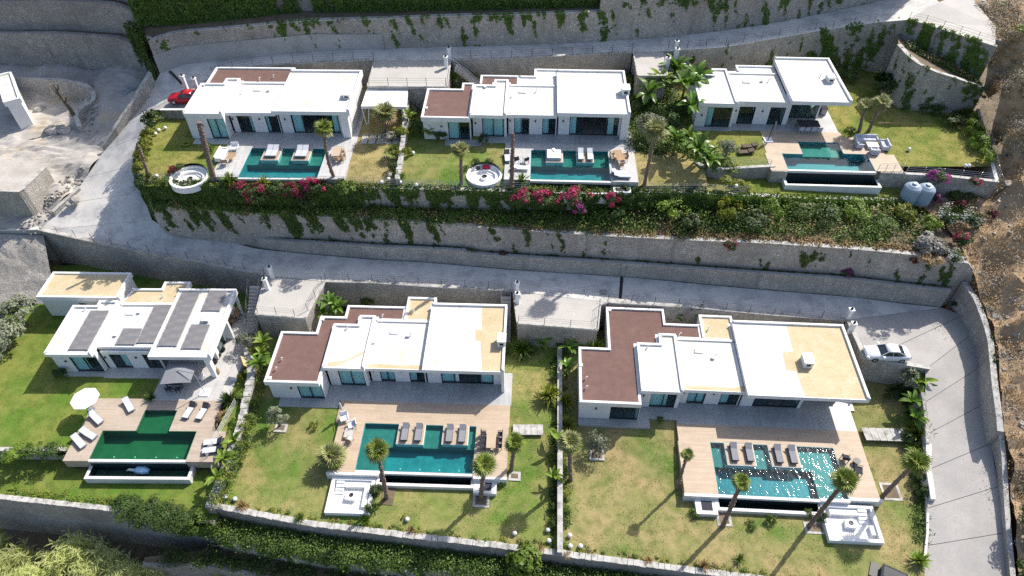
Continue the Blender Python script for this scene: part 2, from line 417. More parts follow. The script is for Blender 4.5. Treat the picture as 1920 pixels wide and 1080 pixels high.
def np_mesh(name, verts, nper, mat):
    """verts: (n, nper, 3) array -> one face per row"""
    n = len(verts); me = bpy.data.meshes.new(name)
    me.vertices.add(n * nper); me.vertices.foreach_set('co', verts.astype(np.float32).ravel())
    me.loops.add(n * nper); me.loops.foreach_set('vertex_index', np.arange(n * nper, dtype=np.int32))
    me.polygons.add(n); me.polygons.foreach_set('loop_start', np.arange(0, n * nper, nper, dtype=np.int32))
    me.polygons.foreach_set('loop_total', np.full(n, nper, dtype=np.int32))
    for m in (mat if isinstance(mat, (list, tuple)) else [mat]): me.materials.append(m)
    me.update(calc_edges=True); return me
def resample(line, n):
    d = [0]
    for a, b in zip(line, line[1:]): d.append(d[-1] + math.dist(a, b))
    out = []
    for i in range(n):
        t = d[-1] * i / (n - 1); k = 0
        while k < len(d) - 2 and d[k + 1] < t: k += 1
        f = (t - d[k]) / max(1e-9, d[k + 1] - d[k]); a, b = line[k], line[k + 1]
        out.append(tuple(a[j] + (b[j] - a[j]) * f for j in range(len(a))))
    return out
def interp(x, xs, ys):
    return float(np.interp(x, xs, ys))
# ---------------------------------------------------------------- terrain
def sheet_loft(name, A, B, mat, nu=40, nv=2, kind='structure', rough=0.0, parent=None):
    a = resample(A, nu); b = resample(B, nu); vs = []; fs = []
    for i in range(nu):
        for j in range(nv):
            t = j / (nv - 1); p = [a[i][k] + (b[i][k] - a[i][k]) * t for k in range(3)]
            if rough and 0 < j < nv - 1: p[2] += rnd.uniform(-rough, rough)
            vs.append(tuple(p))
    for i in range(nu - 1):
        for j in range(nv - 1):
            q = (i * nv + j, (i + 1) * nv + j, (i + 1) * nv + j + 1, i * nv + j + 1)
            fs.append(q)
    m = MB(); m._add(vs, fs); o = m.build(name, mat, parent)
    bm = bmesh.new(); bm.from_mesh(o.data)
    bm.normal_update()
    up = sum(f.normal.z for f in bm.faces)
    if up < 0: bmesh.ops.reverse_faces(bm, faces=bm.faces)
    bm.to_mesh(o.data); bm.free()
    if kind and parent is None: tag(o, kind=kind)
    return o
LAWNS = []
def grid_sheet(name, xs, ys, zf, mat, kind='structure'):
    """rows at ys; xs(y) -> list of x"""
    vs = []; fs = []; n = None
    for y in ys:
        r = xs(y); n = len(r)
        vs += [(x, y, zf(x, y)) for x in r]
    for j in range(len(ys) - 1):
        for i in range(n - 1):
            fs.append((j * n + i, j * n + i + 1, (j + 1) * n + i + 1, (j + 1) * n + i))
    m = MB(); m._add(vs, fs); o = tag(m.build(name, mat), kind=kind)
    if name == 'lawn': LAWNS.append(o)
    return o
def lin(a, b, n): return [a + (b - a) * i / (n - 1) for i in range(n)]
def idw(ctrl, p=3):
    P_ = np.array([c[:2] for c in ctrl]); Z_ = np.array([c[2] for c in ctrl])
    def f(x, y):
        d = ((P_[:, 0] - x) ** 2 + (P_[:, 1] - y) ** 2) ** .5 + .25
        wgt = d ** -p; return float((wgt * Z_).sum() / wgt.sum())
    return f
from mathutils import noise as mn
def fbm(x, y, z=0, s=.3): return mn.fractal(Vector((x * s, y * s, z)), 1.0, 2.0, 4)

g = MB(); g.box(-600, 600, -200, 1000, -14, -9); tag(g.build('ground', M['soil']), kind='structure')

# the dark joints' bed and the cast slabs of a road
def road(name, label, A, B, nslab, sub=5, gap=.03, mat=None):
    mat = mat or M['concrete']
    n = nslab * sub + 1; a = resample(A, n); b = resample(B, n)
    low = lambda P: [(p[0], p[1], p[2] - .17) for p in P]
    root = sheet_loft(name, low(a), low(b), M['render_wall'], n, 2)
    for s in range(nslab):
        aa = a[s * sub:(s + 1) * sub + 1]; bb = b[s * sub:(s + 1) * sub + 1]
        def shrink(L):
            L = [list(p) for p in L]
            for i, j in ((0, 1), (-1, -2)):
                d = math.dist(L[i], L[j]); f = gap / max(d, .01)
                L[i] = [L[i][k] + (L[j][k] - L[i][k]) * f for k in range(3)]
            return L
        aa, bb = shrink(aa), shrink(bb)
        vs = []; fs = []; q = len(aa)
        for p in aa: vs.append(tuple(p))
        for p in bb: vs.append(tuple(p))
        vs += [tuple(p) for p in aa] + [tuple(p) for p in bb]
        for p in aa: vs.append((p[0], p[1], p[2] - .18))
        for p in bb: vs.append((p[0], p[1], p[2] - .18))
        for i in range(q - 1):
            k2 = 2 * q; fs.append((i, i + 1, q + i + 1, q + i)); fs.append((k2 + i, 2 * k2 + i, 2 * k2 + i + 1, k2 + i + 1)); fs.append((k2 + q + i, k2 + q + i + 1, 2 * k2 + q + i + 1, 2 * k2 + q + i))
        fs.append((k2, k2 + q, k2 + 3 * q, 2 * k2)); fs.append((k2 + q - 1, 2 * k2 + q - 1, 4 * k2 // 2 + 2 * q - 1, k2 + 2 * q - 1))
        m = MB(); m._add(vs, fs); o = m.build('slab', mat, root)
        bm = bmesh.new(); bm.from_mesh(o.data); bmesh.ops.recalc_face_normals(bm, faces=bm.faces); bm.normal_update()
        for f in bm.faces:
            if abs(f.normal.z) > .6:
                f.smooth = True
                if f.normal.z < 0: f.normal_flip()
        bm.to_mesh(o.data); bm.free()
    return root

LB = [(-44.75, 65.97, 5.9), (-43.1, 65.2, 5.2), (-40.4, 64.5, 4.7), (-35, 63.75, 4.2), (-31.5, 62.8, 3.9), (-26.2, 62.2, 3.7), (-17, 61.2, 3.6), (-10.4, 60.7, 3.6), (0, 59.4, 3.6), (9, 58.6, 3.6), (15.2, 58, 3.6), (21.4, 57.1, 3.6), (30, 56.1, 3.5), (39.6, 55.1, 3.4), (45.4, 54.05, 3.35), (49.2, 53.55, 3.3)]
LF = [(-58.65, 65, 5), (-53.2, 63.6, 4.8), (-46, 61.85, 4.5), (-39.2, 60.55, 4.2), (-33.1, 59.1, 4), (-29.4, 58.3, 3.9), (-22, 57.35, 3.7), (-16.4, 57.25, 3.6), (-10, 56.65, 3.6), (0, 55.95, 3.6), (11, 54.1, 3.6), (20.7, 53.3, 3.6), (29, 52.3, 3.5), (37.6, 51.6, 3.4)]
road('road', '', LF, LB, 14, mat=M['lane'])
RL = [(37.6, 51.6, 3.4), (37.7, 46.1, 3.35), (43.9, 44.9, 3.1), W(1735, 730, 2.4), W(1735, 800, 1.4), W(1731, 850, .8), W(1738, 900, .2), W(1740, 940, -.2), W(1736, 1000, -.8), W(1727, 1080, -1.5), W(1722, 1180, -2.4)]
RR = [(49.2, 53.55, 3.3), (51.0, 52.55, 3.2), (51.9, 50.4, 3), (50.9, 46.3, 2.4), (49.6, 41.9, 1.5), (48.1, 36.2, .5), (47.1, 32, -.2), (46.1, 28.5, -.8), (45.1, 24.8, -1.5), (43.8, 20.0, -2.4)]
# corner fan, then the stretch running down to the lower right
road('road', '', RL[:3], RR[:3], 2, 4)
road('road', '', RL[2:], [RR[2]] + RR[3:], 7, 3)
# left: the lane climbing from the junction to the upper road
UL = [(-58.65, 65, 5), (-55.7, 71.5, 6.8), (-54, 75.9, 8.6), (-51.6, 81.75, 11.4), (-48.4, 84.1, 13.6), (-47.3, 85.6, 15)]
UR = [(-44.75, 65.97, 5.9), (-46.2, 68.6, 7.3), (-47.2, 71.3, 8.6), (-48.1, 75.6, 10.6), (-46.7, 79.15, 13.4), (-39.7, 84.3, 15.3)]
road('road', '', UL, UR, 6, 8, mat=M['lane'])
sheet_loft('pavement', [(-46.7, 79.1, 13.35), (-43.2, 81.7, 14.35), (-39.7, 84.25, 15.25)], [W(302, 206, 13.9), W(365, 206, 14.3), W(372, 165, 14.9)], M['concrete'], 8, 4)
TB = [(-47.3, 85.6, 15), (-45.5, 86.75, 15.3), (-44.1, 87.25, 15.5), (-34.7, 87.7, 16.2), (-26.9, 88.75, 16.5), (-17.4, 89.1, 16.7), (-8.7, 89.4, 16.8), (0, 89.85, 16.8), (11.7, 90.5, 17), (21.3, 91.15, 17.3), (28.7, 92, 17.8), (35.5, 93.05, 18.3), (44.85, 95.35, 19), (51.75, 95.5, 20.6), (57, 96.5, 21.7)]
TF = [(-39.7, 84.3, 15.3), (-37.7, 85.05, 15.6), (-34.2, 85.6, 15.9), (-25.65, 86.05, 16.3), (-18.5, 86.2, 16.5), (-8.2, 86.1, 16.6), (0, 86.3, 16.7), (16.2, 87.6, 16.9), (23, 87.9, 17.1), (28.7, 88, 17.5), (34.6, 89.3, 17.9), (43.6, 91, 18.6), (48.65, 90.2, 19.8), (52, 88.85, 20.8), (57.5, 92.5, 21.6)]
road('road', '', TF, TB, 12, mat=M['lane'])
# parking apron at the far right end of the upper road
m = MB(); m.prism([(52.02, 88.85), (53.0, 87.77), (59.8, 81.1), (62.2, 86), (62.4, 95.5), (57.5, 92.5)], 14.0, [20.8, 21, 21, 21.2, 21.8, 21.6]); tag(m.build('pavement', M['slab']), kind='structure')
# sandy margin beyond it
# drain channels across the roads
def drain(a, b, wd=.35):
    m = MB(); d = Vector(b) - Vector(a); n = Vector((-d.y, d.x, 0)).normalized() * wd / 2
    a, b = Vector(a) + Vector((0, 0, .012)), Vector(b) + Vector((0, 0, .012))
    m.quad(a - n, b - n, b + n, a + n)
    return m.build('drain_grate', M['drain'])
for lab, a, b in (('dark iron drain channel across the lower road above the brown flat roof', W(1166, 519, 3.62), W(1163, 560, 3.62)),
                  ('dark iron drain channel across the upper road beside the white gate post at its bend', W(318, 133, 15.22), W(342, 158, 14.95)),
                  ('dark iron drain channel across the top road near the upper right corner', W(1662, 8, 20.45), W(1681, 32, 20.45))):
    tag(drain(a, b), lab, 'drain')
for lab, p in (('square iron manhole cover on the lower road near the sunlit concrete drive', (1131, 548, 3.62)),
               ('square iron manhole cover at the left junction, half in the tree shade', (222, 427, 5.02)),
               ('square iron manhole cover on the climbing left lane, further from its wall', (251, 228, 11.35)),
               ('square iron manhole cover on the climbing left lane, next to the hedge', (265, 220, 11.9))):
    x, y, z = W(*p); m = MB(); m.rbox((0, 0, 0), (.75, .75, .06)); m.rbox((0, 0, .035), (.6, .6, .02))
    tag(m.build('manhole_cover', M['grey_metal'], loc=(x, y, z + .03)), lab, 'manhole cover')

# ---- upper terrace lawns
def zu(x, y): return interp(y, [63.5, 67.5, 100], [12.35, 13.15, 13.15])
XL_UP = lambda y: interp(y, [63.5, 65, 68, 70.5, 75, 80, 82, 86], [-43.1, -43.5, -44.7, -45.4, -46.0, -45.8, -44, -40.5])
XAB = lambda y: interp(y, [63.5, 70, 80, 90], [-12.9, -12.9, -13.2, -13.5])
XBC = lambda y: interp(y, [63.5, 80, 90], [14.6, 16, 16])
XCm = lambda y: interp(y, [63.5, 70, 80, 90], [22.6, 22.8, 21, 20])
XR_UP = lambda y: interp(y, [63.5, 66, 72, 79, 92], [46, 57.3, 58.8, 60.2, 53])
ys = lin(64.2, 70, 8) + lin(71, 91, 12)
xs_ = lambda f0, f1, n: (lambda y: lin(f0(y), f1(y), n))
XA2 = lambda y: interp(y, [63, 90], [-22, -20])
grid_sheet('lawn', xs_(XL_UP, XA2, 12), [y for y in ys if y < 86], zu, M['lawn_fresh'])
grid_sheet('lawn', xs_(XA2, XAB, 8), [y for y in ys if y < 86], zu, M['lawn_dry'])
grid_sheet('lawn', xs_(XAB, lambda y: 4, 10), [y for y in ys if y < 87], zu, M['lawn_mixed'])
grid_sheet('lawn', xs_(lambda y: 4, XCm, 10), [y for y in ys if y < 89], zu, M['lawn_dry'])
yc0 = 67.1
grid_sheet('lawn', xs_(XCm, XR_UP, 24), lin(yc0, 93, 22), lambda x, y: 13.15, M['lawn_fresh'])
# lower strip in front of the right-hand villa
def zs(x, y): return interp(x, [20, 27, 45], [12.1, 11.7, 11.1])
grid_sheet('lawn', lambda y: lin(22.6, 47.5, 14), lin(63.4, 67.4, 4), zs, M['lawn_fresh'])
# solid earth under the upper terrace so that its sides are closed
m = MB()
m.prism([(-43.2, 65.9), (-31, 64.9), (-19, 64.7), (-6, 64.2), (10, 63.7), (22.5, 63.9), (22.5, 66.9), (46, 66.9), (58, 67), (59.5, 79), (51, 88), (43, 90), (-13, 85), (-38, 83.8), (-43.8, 79), (-45.2, 75.5), (-44.6, 71)], 2, [10.6] * 17)
tag(m.build('terrain', M['soil']), kind='structure')
m = MB(); m.prism([(22.4, 63.8), (47.3, 63.8), (49, 66.8), (22.4, 66.8)], 2, 10.6); tag(m.build('terrain', M['soil']), kind='structure')
# earth below the roads
def embankment(A, B, z0, drop=.6, n=60, push=.04):
    a = resample(A, n); b = resample(B, n); m = MB(); vs = []
    for p, q in zip(a, b):
        d = Vector((q[0] - p[0], q[1] - p[1])).normalized() * push
        p = (p[0] + d.x, p[1] + d.y, p[2]); q = (q[0] - d.x, q[1] - d.y, q[2])
        vs += [(p[0], p[1], z0), (q[0], q[1], z0), (q[0], q[1], q[2] - drop), (p[0], p[1], p[2] - drop)]
    fs = []
    for i in range(n - 1):
        o, p = i * 4, i * 4 + 4
        for k in range(4): fs.append((o + k, o + (k + 1) % 4, p + (k + 1) % 4, p + k))
    fs += [(0, 3, 2, 1), (n * 4 - 4, n * 4 - 3, n * 4 - 2, n * 4 - 1)]
    m._add(vs, fs); o = m.build('terrain', M['soil'])
    bm = bmesh.new(); bm.from_mesh(o.data); bmesh.ops.recalc_face_normals(bm, faces=bm.faces); bm.to_mesh(o.data); bm.free()
    return tag(o, kind='structure')
embankment(TF, TB, 0); embankment(LF, LB, -9); embankment(UL, UR, -9); embankment(RL, RR, -9)

# ---- middle bank: wall tops as polylines
MW = [(-45.3, 68.0, 9.6), (-44.6, 66.3, 9.6), W(285, 385, 9.5), W(350, 391, 9.4), W(420, 397, 9.3), (-25.2, 63.1, 9.0), (-16.3, 62.1, 9.15), (-10, 61.6, 9.1), (0, 60.35, 9.1), (11.6, 59.3, 9.05), (21, 58.2, 9.4), (28.5, 57.25, 9.85), (37.7, 56.3, 9.85), (44.8, 55.2, 9.9), (49.9, 54.6, 9.3)]
MWB = [5.9, 5.7, 5.0, 4.5, 3.9, 5.0, 5.2, 5.3, 5.3, 5.3, 5.4, 5.5, 5.6, 5.6, 5.3]
LW = [(-34.9, 63.85, 5.2), (-27.8, 62.55, 5.45), (-21.8, 61.9, 5.6), (-16.6, 61.35, 5.65), (-10.8, 60.9, 5.75), (-4.75, 60.15, 6.0), (-4.4, 60.1, 5.6), (0, 59.55, 5.7), (15, 58.15, 5.75), (27, 56.6, 6.0), (38.1, 55.4, 6.1), (49.2, 53.7, 5.9)]
UW = [(-46.1, 75, 13.0), (-45.5, 70.5, 12.8), (-44.8, 68, 12.6), (-43.7, 65.3, 12.4), (-40.8, 64.7, 12.4), (-31.6, 64.25, 12.4), (-19.8, 64.1, 12.4), (-6.7, 63.5, 12.4), (2.5, 63.3, 12.3), (11.6, 63.2, 12.3), (22.5, 63.3, 12.2)]
UW2 = [(22.5, 63.3, 11.95), (27.1, 63.25, 11.75), (33.6, 63.3, 11.4), (45.1, 63.2, 11.1), (47.4, 63.3, 11.0)]
sheet_loft('planting_bed', [(p[0], p[1] + .2, p[2] - .15) for p in MW[2:]], [(-43.2, 65.3, 9.4)] + [(p[0], p[1] + .1, 9.5 if p[0] < -25 else 9.7) for p in UW[4:]] + [(33, 63.4, 10.1), (46, 63.4, 10), (50.4, 60, 9.6)], M['soil'], 90, 5, rough=.12)
sheet_loft('planting_bed', [(p[0], p[1] + .2, p[2] - .12) for p in LW], [(p[0], p[1] + .12, interp(p[0], [q[0] for q in LW], [q[2] for q in LW]) - .15) for p in MW[4:]], M['soil'], 60, 3)
m = MB(); bk = [(p[0], p[1] + .3) for p in MW]
m.prism(bk[1:] + [(48, 66.5), (22, 66.5), (-44.5, 66.8)], 0, 8.5); tag(m.build('terrain', M['soil']), kind='structure')

def wall_mesh(top, base, thick, side=1, cope=0, mats=None, copew=0):
    """vertical wall along a polyline: outer face on the line, thickness to `side` (left = +1)"""
    n = len(top); T = [Vector(p) for p in top]; base = base if isinstance(base, (list, tuple)) else [base] * n
    nor = []
    for i in range(n):
        d = (T[min(i + 1, n - 1)] - T[max(i - 1, 0)]); d.z = 0; d.normalize(); nor.append(Vector((-d.y, d.x, 0)) * side)
    def ring(off0, off1, z0, z1, mi, mb):
        vs = []
        for i in range(n):
            a = T[i] + nor[i] * off0; b = T[i] + nor[i] * off1
            vs += [(a.x, a.y, z0[i]), (b.x, b.y, z0[i]), (b.x, b.y, z1[i]), (a.x, a.y, z1[i])]
        fs = []
        for i in range(n - 1):
            o, p = i * 4, i * 4 + 4
            for k in range(4):
                k2 = (k + 1) % 4; fs.append((o + k, p + k, p + k2, o + k2))
        fs.append((0, 1, 2, 3)); o = (n - 1) * 4; fs.append((o + 3, o + 2, o + 1, o))
        if side < 0: fs = [f[::-1] for f in fs]
        mb._add(vs, [f[::-1] for f in fs], mi)
    mb = MB(); ring(0, thick, base, [p.z for p in T], 0, mb)
    cp = None
    if cope:
        cp = MB(); ring(-.05, (copew or thick) + .05, [p.z + .003 for p in T], [p.z + cope for p in T], 0, cp)
    return mb, cp
def retaining_wall(label, top, base, thick=.5, side=1, mat='stone', cope=0, copemat='slab', name='retaining_wall', cat='wall', n=None, group=None, copew=0):
    if n: 
        b = base if isinstance(base, (list, tuple)) else [base] * len(top)
        q = resample([(*p, bb) for p, bb in zip(top, b)], n); top = [p[:3] for p in q]; base = [p[3] for p in q]
    mb, cp = wall_mesh(top, base, thick, side, cope, copew=copew)
    o = mb.build(name, M[mat]); tag(o, label, cat, group)
    if cp: cp.build('coping', M[copemat], o)
    return o
def coping_stones(parent, top, width, mat, length=.55, off=0, h=.09, side=1):
    """loose-laid coping stones, one object each"""
    L = sum(math.dist(a, b) for a, b in zip(top, top[1:])); n = int(L / length); pts = resample(top, n + 1)
    meshes = []
    for k in range(5):
        m = MB(); w2 = width / 2
        pl = [(-length * .47 + rnd.uniform(-.03, .03), -w2 + rnd.uniform(-.06, .05)), (length * .47 + rnd.uniform(-.03, .03), -w2 + rnd.uniform(-.06, .05)),
              (length * .46 + rnd.uniform(-.03, .03), w2 + rnd.uniform(-.05, .06)), (-length * .46 + rnd.uniform(-.03, .03), w2 + rnd.uniform(-.05, .06))]
        m.prism(pl, 0, h + rnd.uniform(-.02, .03)); meshes.append(m.mesh('coping_stone', mat))
    for a, b in zip(pts, pts[1:]):
        d = Vector(b) - Vector(a); ang = math.atan2(d.y, d.x)
        nx, ny = -math.sin(ang) * side, math.cos(ang) * side
        c = (Vector(a) + Vector(b)) / 2
        o = link('coping_stone', rnd.choice(meshes), parent, (c.x + nx * (width / 2 + off), c.y + ny * (width / 2 + off), c.z + .004), ang)
        o.rotation_euler[1] = -math.atan2(d.z, math.hypot(d.x, d.y))

retaining_wall('long stone retaining wall with ivy streaks above the low kerb wall of the lower road', MW, MWB, .5, 1, 'stone', .08, 'coping', n=60)
retaining_wall('low grey stone wall along the back edge of the lower road', LW, [p[2] - 2.8 for p in LW], .3, 1, 'stone', .05, 'render_wall', n=50)
retaining_wall('upper stone retaining wall hung with creepers below the left and middle villa gardens', UW, 9.0, .5, 1, 'stone', .06, 'coping', n=60)
retaining_wall('overgrown stone retaining wall below the grass strip of the right-hand villa', UW2, 9.2, .5, 1, 'stone', .06, 'coping', n=30)

# ---- lower terrace: two villa lawns
XFD = lambda y: interp(y, [29.8, 31.8, 36.5, 40.7, 46, 50.5, 60], [-28.7, -28.6, -27.85, -27.7, -28.1, -29.8, -30.2])
XDE = lambda y: interp(y, [24, 26.35, 33.64, 40.7, 49.24, 56], [4.0, 4.17, 4.49, 4.79, 5.18, 5.4])
XER = lambda y: interp(y, [22, 25, 29, 34, 37, 40, 47, 56], [36.2, 37.3, 39.2, 41.0, 41.7, 42.8, 43.0, 43.0])
YF = lambda x: interp(x, [-28.8, -20, -13, 0, 9, 16, 30, 45], [31.2, 29.5, 28.6, 27.1, 25.9, 25.0, 23.2, 21.3])
def zl(x, y): return interp(y, [34, 42.5, 60], [-1.0, -.04, -.04])
def lower_lawn(f0, f1, mat, yend):
    ts = lin(0, 1, 26)
    vs = []; fs = []; n = 16
    for t in ts:
        for i in range(n):
            # front edge follows the boundary wall
            yy = 40.0
            for _ in range(6):
                x = f0(yy) + (f1(yy) - f0(yy)) * i / (n - 1); yf = YF(x) + .45; yy = yf + (yend - yf) * t
            vs.append((x, yy, zl(x, yy)))
    for j in range(len(ts) - 1):
        for i in range(n - 1): fs.append((j * n + i, j * n + i + 1, (j + 1) * n + i + 1, (j + 1) * n + i))
    m = MB(); m._add(vs, fs); o = tag(m.build('lawn', mat), kind='structure'); LAWNS.append(o); return o
lower_lawn(XFD, XDE, M['lawn_mixed'], 56)
lower_lawn(XDE, XER, M['lawn_patchy'], 53)
# earth under them
m = MB(); fr = [(x, YF(x) + .3) for x in lin(-28.6, 36.5, 16)]
m.prism(fr + [(41.5, 37), (43, 47), (43, 54), (-30, 58), (-28, 40)], -9, [-2.6] * (len(fr) + 5))
tag(m.build('terrain', M['soil']), kind='structure')

# ---- lower left villa garden
grid_sheet('lawn', lambda y: lin(-80, XFD(y) - .3, 24), lin(36.95, 64, 14), lambda x, y: -.04, M['lawn_green'])
YFF = lambda x: interp(x, [-70, -50.5, -46, -39.5, -34, -28.6], [34.5, 32.5, 32.0, 31.3, 30.5, 30.0])
ts = lin(0, 1, 8); vs = []; fs = []; xs = lin(-75, -28.5, 26)
for t in ts:
    for x in xs: vs.append((x, YFF(x) + .4 + (37.2 - YFF(x) - .4) * t, -1.72))
for j in range(7):
    for i in range(25): fs.append((j * 26 + i, j * 26 + i + 1, (j + 1) * 26 + i + 1, (j + 1) * 26 + i))
m = MB(); m._add(vs, fs); LAWNS.append(tag(m.build('lawn', M['lawn_green']), kind='structure'))
m = MB(); m.prism([(x, YFF(x) + .3) for x in lin(-75, -28.6, 12)] + [(-28.6, 37), (-75, 37)], -9, -1.8); tag(m.build('terrain', M['soil']), kind='structure')
m = MB(); m.prism([(-80, 37.0), (-28.3, 37.0), (-30.2, 58), (-59, 64.8), (-80, 64.8)], -9, -2.4); tag(m.build('terrain', M['soil']), kind='structure')
retaining_wall('stone wall dropping from the left villa lawn to its lower grass, beside the pool', [(-80, 37.0, 0), (-45.3, 36.95, 0)], -2.0, .35, 1, 'stone', .03, 'coping', n=12)
retaining_wall('short stone wall between the left villa deck and the planted divider', [(-32.4, 36.3, -.1), (-29.2, 36.3, -.1)], -2.0, .35, 1, 'stone', 0, n=4)

sheet_loft('stone_bank', [(-80, 64.75, 4.5), (-64, 64.8, 4.6), (-58.3, 64.6, 4.5)], [(-80, 56.4, -.1), (-62, 56.2, -.1), (-55.6, 57.5, -.1)], M['stone_dark'], 20, 10, rough=.12)
# ---- front boundary walls and the planted steps below them
FW = [(x, YF(x), -.95) for x in lin(-28.8, 45, 40)]
o = retaining_wall('long front boundary wall with pale loose coping stones below the middle and right lawns', FW, -3.9, .5, 1, 'stone_dark')
coping_stones(o, FW, .55, M['coping'], .55)
FFW = [(x, YFF(x), -1.65) for x in lin(-75, -33.2, 30)]
o = retaining_wall('tall dark stone wall with white coping below the lower left lawn', FFW, -9, .5, 1, 'stone_dark')
coping_stones(o, FFW, .5, M['coping'], .6)
FFW2 = [(x, YFF(x), -1.75) for x in lin(-33.2, -28.7, 6)]
retaining_wall('stub of stone wall under the dark bush at the end of the divider', FFW2, -9, .5, 1, 'stone_dark')
B1 = [(x, YF(x) - 2.1 + .0 * x, -3.0) for x in lin(-28.8, 45, 40)]
sheet_loft('planting_bed', [(p[0], p[1] + .2, -3.1) for p in B1], [(p[0], p[1] + .02, -3.0) for p in FW], M['soil'], 60, 4, rough=.1)
retaining_wall('stone wall holding the shrub bed below the front boundary wall', B1, -6, .4, 1, 'stone')
B2 = [(x, YF(x) - 4.0 - .02 * (x + 28), -5.3) for x in lin(-36, 45, 40)]
sheet_loft('planting_bed', [(p[0], p[1] + .2, -5.4) for p in B2], [(p[0], p[1] + .02, -5.2) for p in [(-36, 28.2, 0)] + B1], M['soil'], 60, 4, rough=.1)
retaining_wall('lowest stone terrace wall along the bottom edge of the view', B2, -10, .4, 1, 'stone_dark')

# ---- road edge walls and parking platforms
retaining_wall('dark stone retaining wall under the left road junction behind the solar-panel villa', [(-58.65, 64.9, 5.05), (-53.2, 63.5, 4.85), (-46, 61.75, 4.55), (-39.2, 60.45, 4.25), (-33.1, 59.0, 4.05), (-29.6, 58.25, 3.95)], -.5, .45, 1, 'stone_dark', .06, 'coping', n=24)
retaining_wall('retaining wall of the lower road behind the brown-roofed middle villa', [(-22.1, 57.25, 3.75), (-16.4, 57.15, 3.65), (-10, 56.55, 3.65), (-.2, 55.85, 3.65)], -.5, .4, 1, 'stone_dark', .06, 'coping', n=16)
retaining_wall('retaining wall of the lower road behind the right-hand lower villa', [(11, 54.0, 3.65), (20.7, 53.2, 3.65), (29, 52.2, 3.55), (37.4, 51.45, 3.45)], -.5, .4, 1, 'stone_dark', .06, 'coping', n=16)
retaining_wall('stone wall with pale coping below the parked white car', [(37.5, 51.4, 3.55), (37.6, 45.95, 3.5), (40.5, 45.4, 3.45), (44.2, 44.75, 3.3)], -.6, .35, 1, 'stone', .06, 'coping', n=14)
def platform(label, poly, z, z0, cat='parking platform', mat='slab'):
    m = MB(); m.prism(poly, z - .25, z); o = m.build('parking_platform', M[mat])
    w2 = MB(); cx = sum(p[0] for p in poly) / len(poly); cy = sum(p[1] for p in poly) / len(poly)
    w2.prism([(cx + (p[0] - cx) * .985, cy + (p[1] - cy) * .985) for p in poly], z0, z - .253); w2.build('base', M['stone_dark'], o)
    kb = MB(); n = len(poly)
    for a, b in zip(poly[:-1], poly[1:]):
        d = Vector((b[0] - a[0], b[1] - a[1], 0)); L = d.length; ang = math.atan2(d.y, d.x)
        kb.rbox(((a[0] + b[0]) / 2, (a[1] + b[1]) / 2, z + .06), (L + .12, .16, .12), ang)
    kb.build('kerb', M['coping'], o)
    return tag(o, label, cat)
platform('pale concrete parking platform beside the solar-panel villa', [(-29.3, 58.2), (-28.9, 52.1), (-23.15, 51.55), (-22.0, 57.3)], 3.72, -.5)
platform('sunlit concrete parking platform between the middle and right lower villas', [(.1, 55.85), (.59, 50.86), (9.5, 49.9), (10.1, 53.6), (11, 54.05)], 3.62, -.5)
platform('concrete parking platform between the upper left and upper middle villas', [(-18.3, 86.2), (-18.3, 79.3), (-8.2, 79.2), (-8.15, 86.05)], 16.55, 12.8)
platform('small concrete parking platform above the banana plants', [(16.3, 87.55), (16.1, 81.3), (19.9, 81.3), (20.6, 87.75)], 16.92, 12.8)

retaining_wall('stone wall under the fenced upper road behind the upper left villa', [(-39.6, 84.2, 15.35), (-37.7, 84.95, 15.65), (-34.2, 85.5, 15.95), (-25.65, 85.95, 16.35), (-18.6, 86.1, 16.55)], 12.8, .35, 1, 'stone_dark', .07, 'coping', n=14)
retaining_wall('stone wall under the fenced upper road behind the upper middle villa', [(-8.0, 85.95, 16.65), (0, 86.2, 16.75), (16.1, 87.5, 16.95)], 12.8, .35, 1, 'stone_dark', .07, 'coping', n=14)
retaining_wall('tall stone wall under the upper road behind the upper right villa', [(20.8, 87.7, 17.0), (23, 87.8, 17.15), (28.7, 87.9, 17.55), (34.6, 89.2, 17.95), (43.6, 90.9, 18.65), (48.6, 90.1, 19.85), (52, 88.75, 20.85)], 12.8, .4, 1, 'stone', .08, 'coping_white', n=26)
retaining_wall('high stone wall with creepers below the road-end parking apron', [(52, 88.7, 20.85), (53.0, 87.65, 21.05), (59.85, 80.95, 21.05)], [12.8, 12.8, 12.8], .4, 1, 'stone', .08, 'coping', n=12)
retaining_wall('lower step of the stone walls beside the right-hand lawn', [W(1682, 84, 19.5), W(1700, 104, 19.5), W(1722, 121, 19.3), W(1752, 135, 18.6), W(1800, 150, 17.8), W(1846, 167, 16.9)], 12.8, .5, 1, 'stone', .08, 'coping', n=16)
sheet_loft('lawn', [W(1684, 86, 19.3), W(1701, 104, 19.3), W(1722, 120, 19.1), W(1752, 134, 18.4), W(1846, 166, 16.7)], [(51.6, 88.8, 19), (52.1, 88.5, 18.6), (53, 87.5, 18), (56.5, 84.2, 17.3), (59.8, 81, 16.7)], M['soil'], 14, 4)

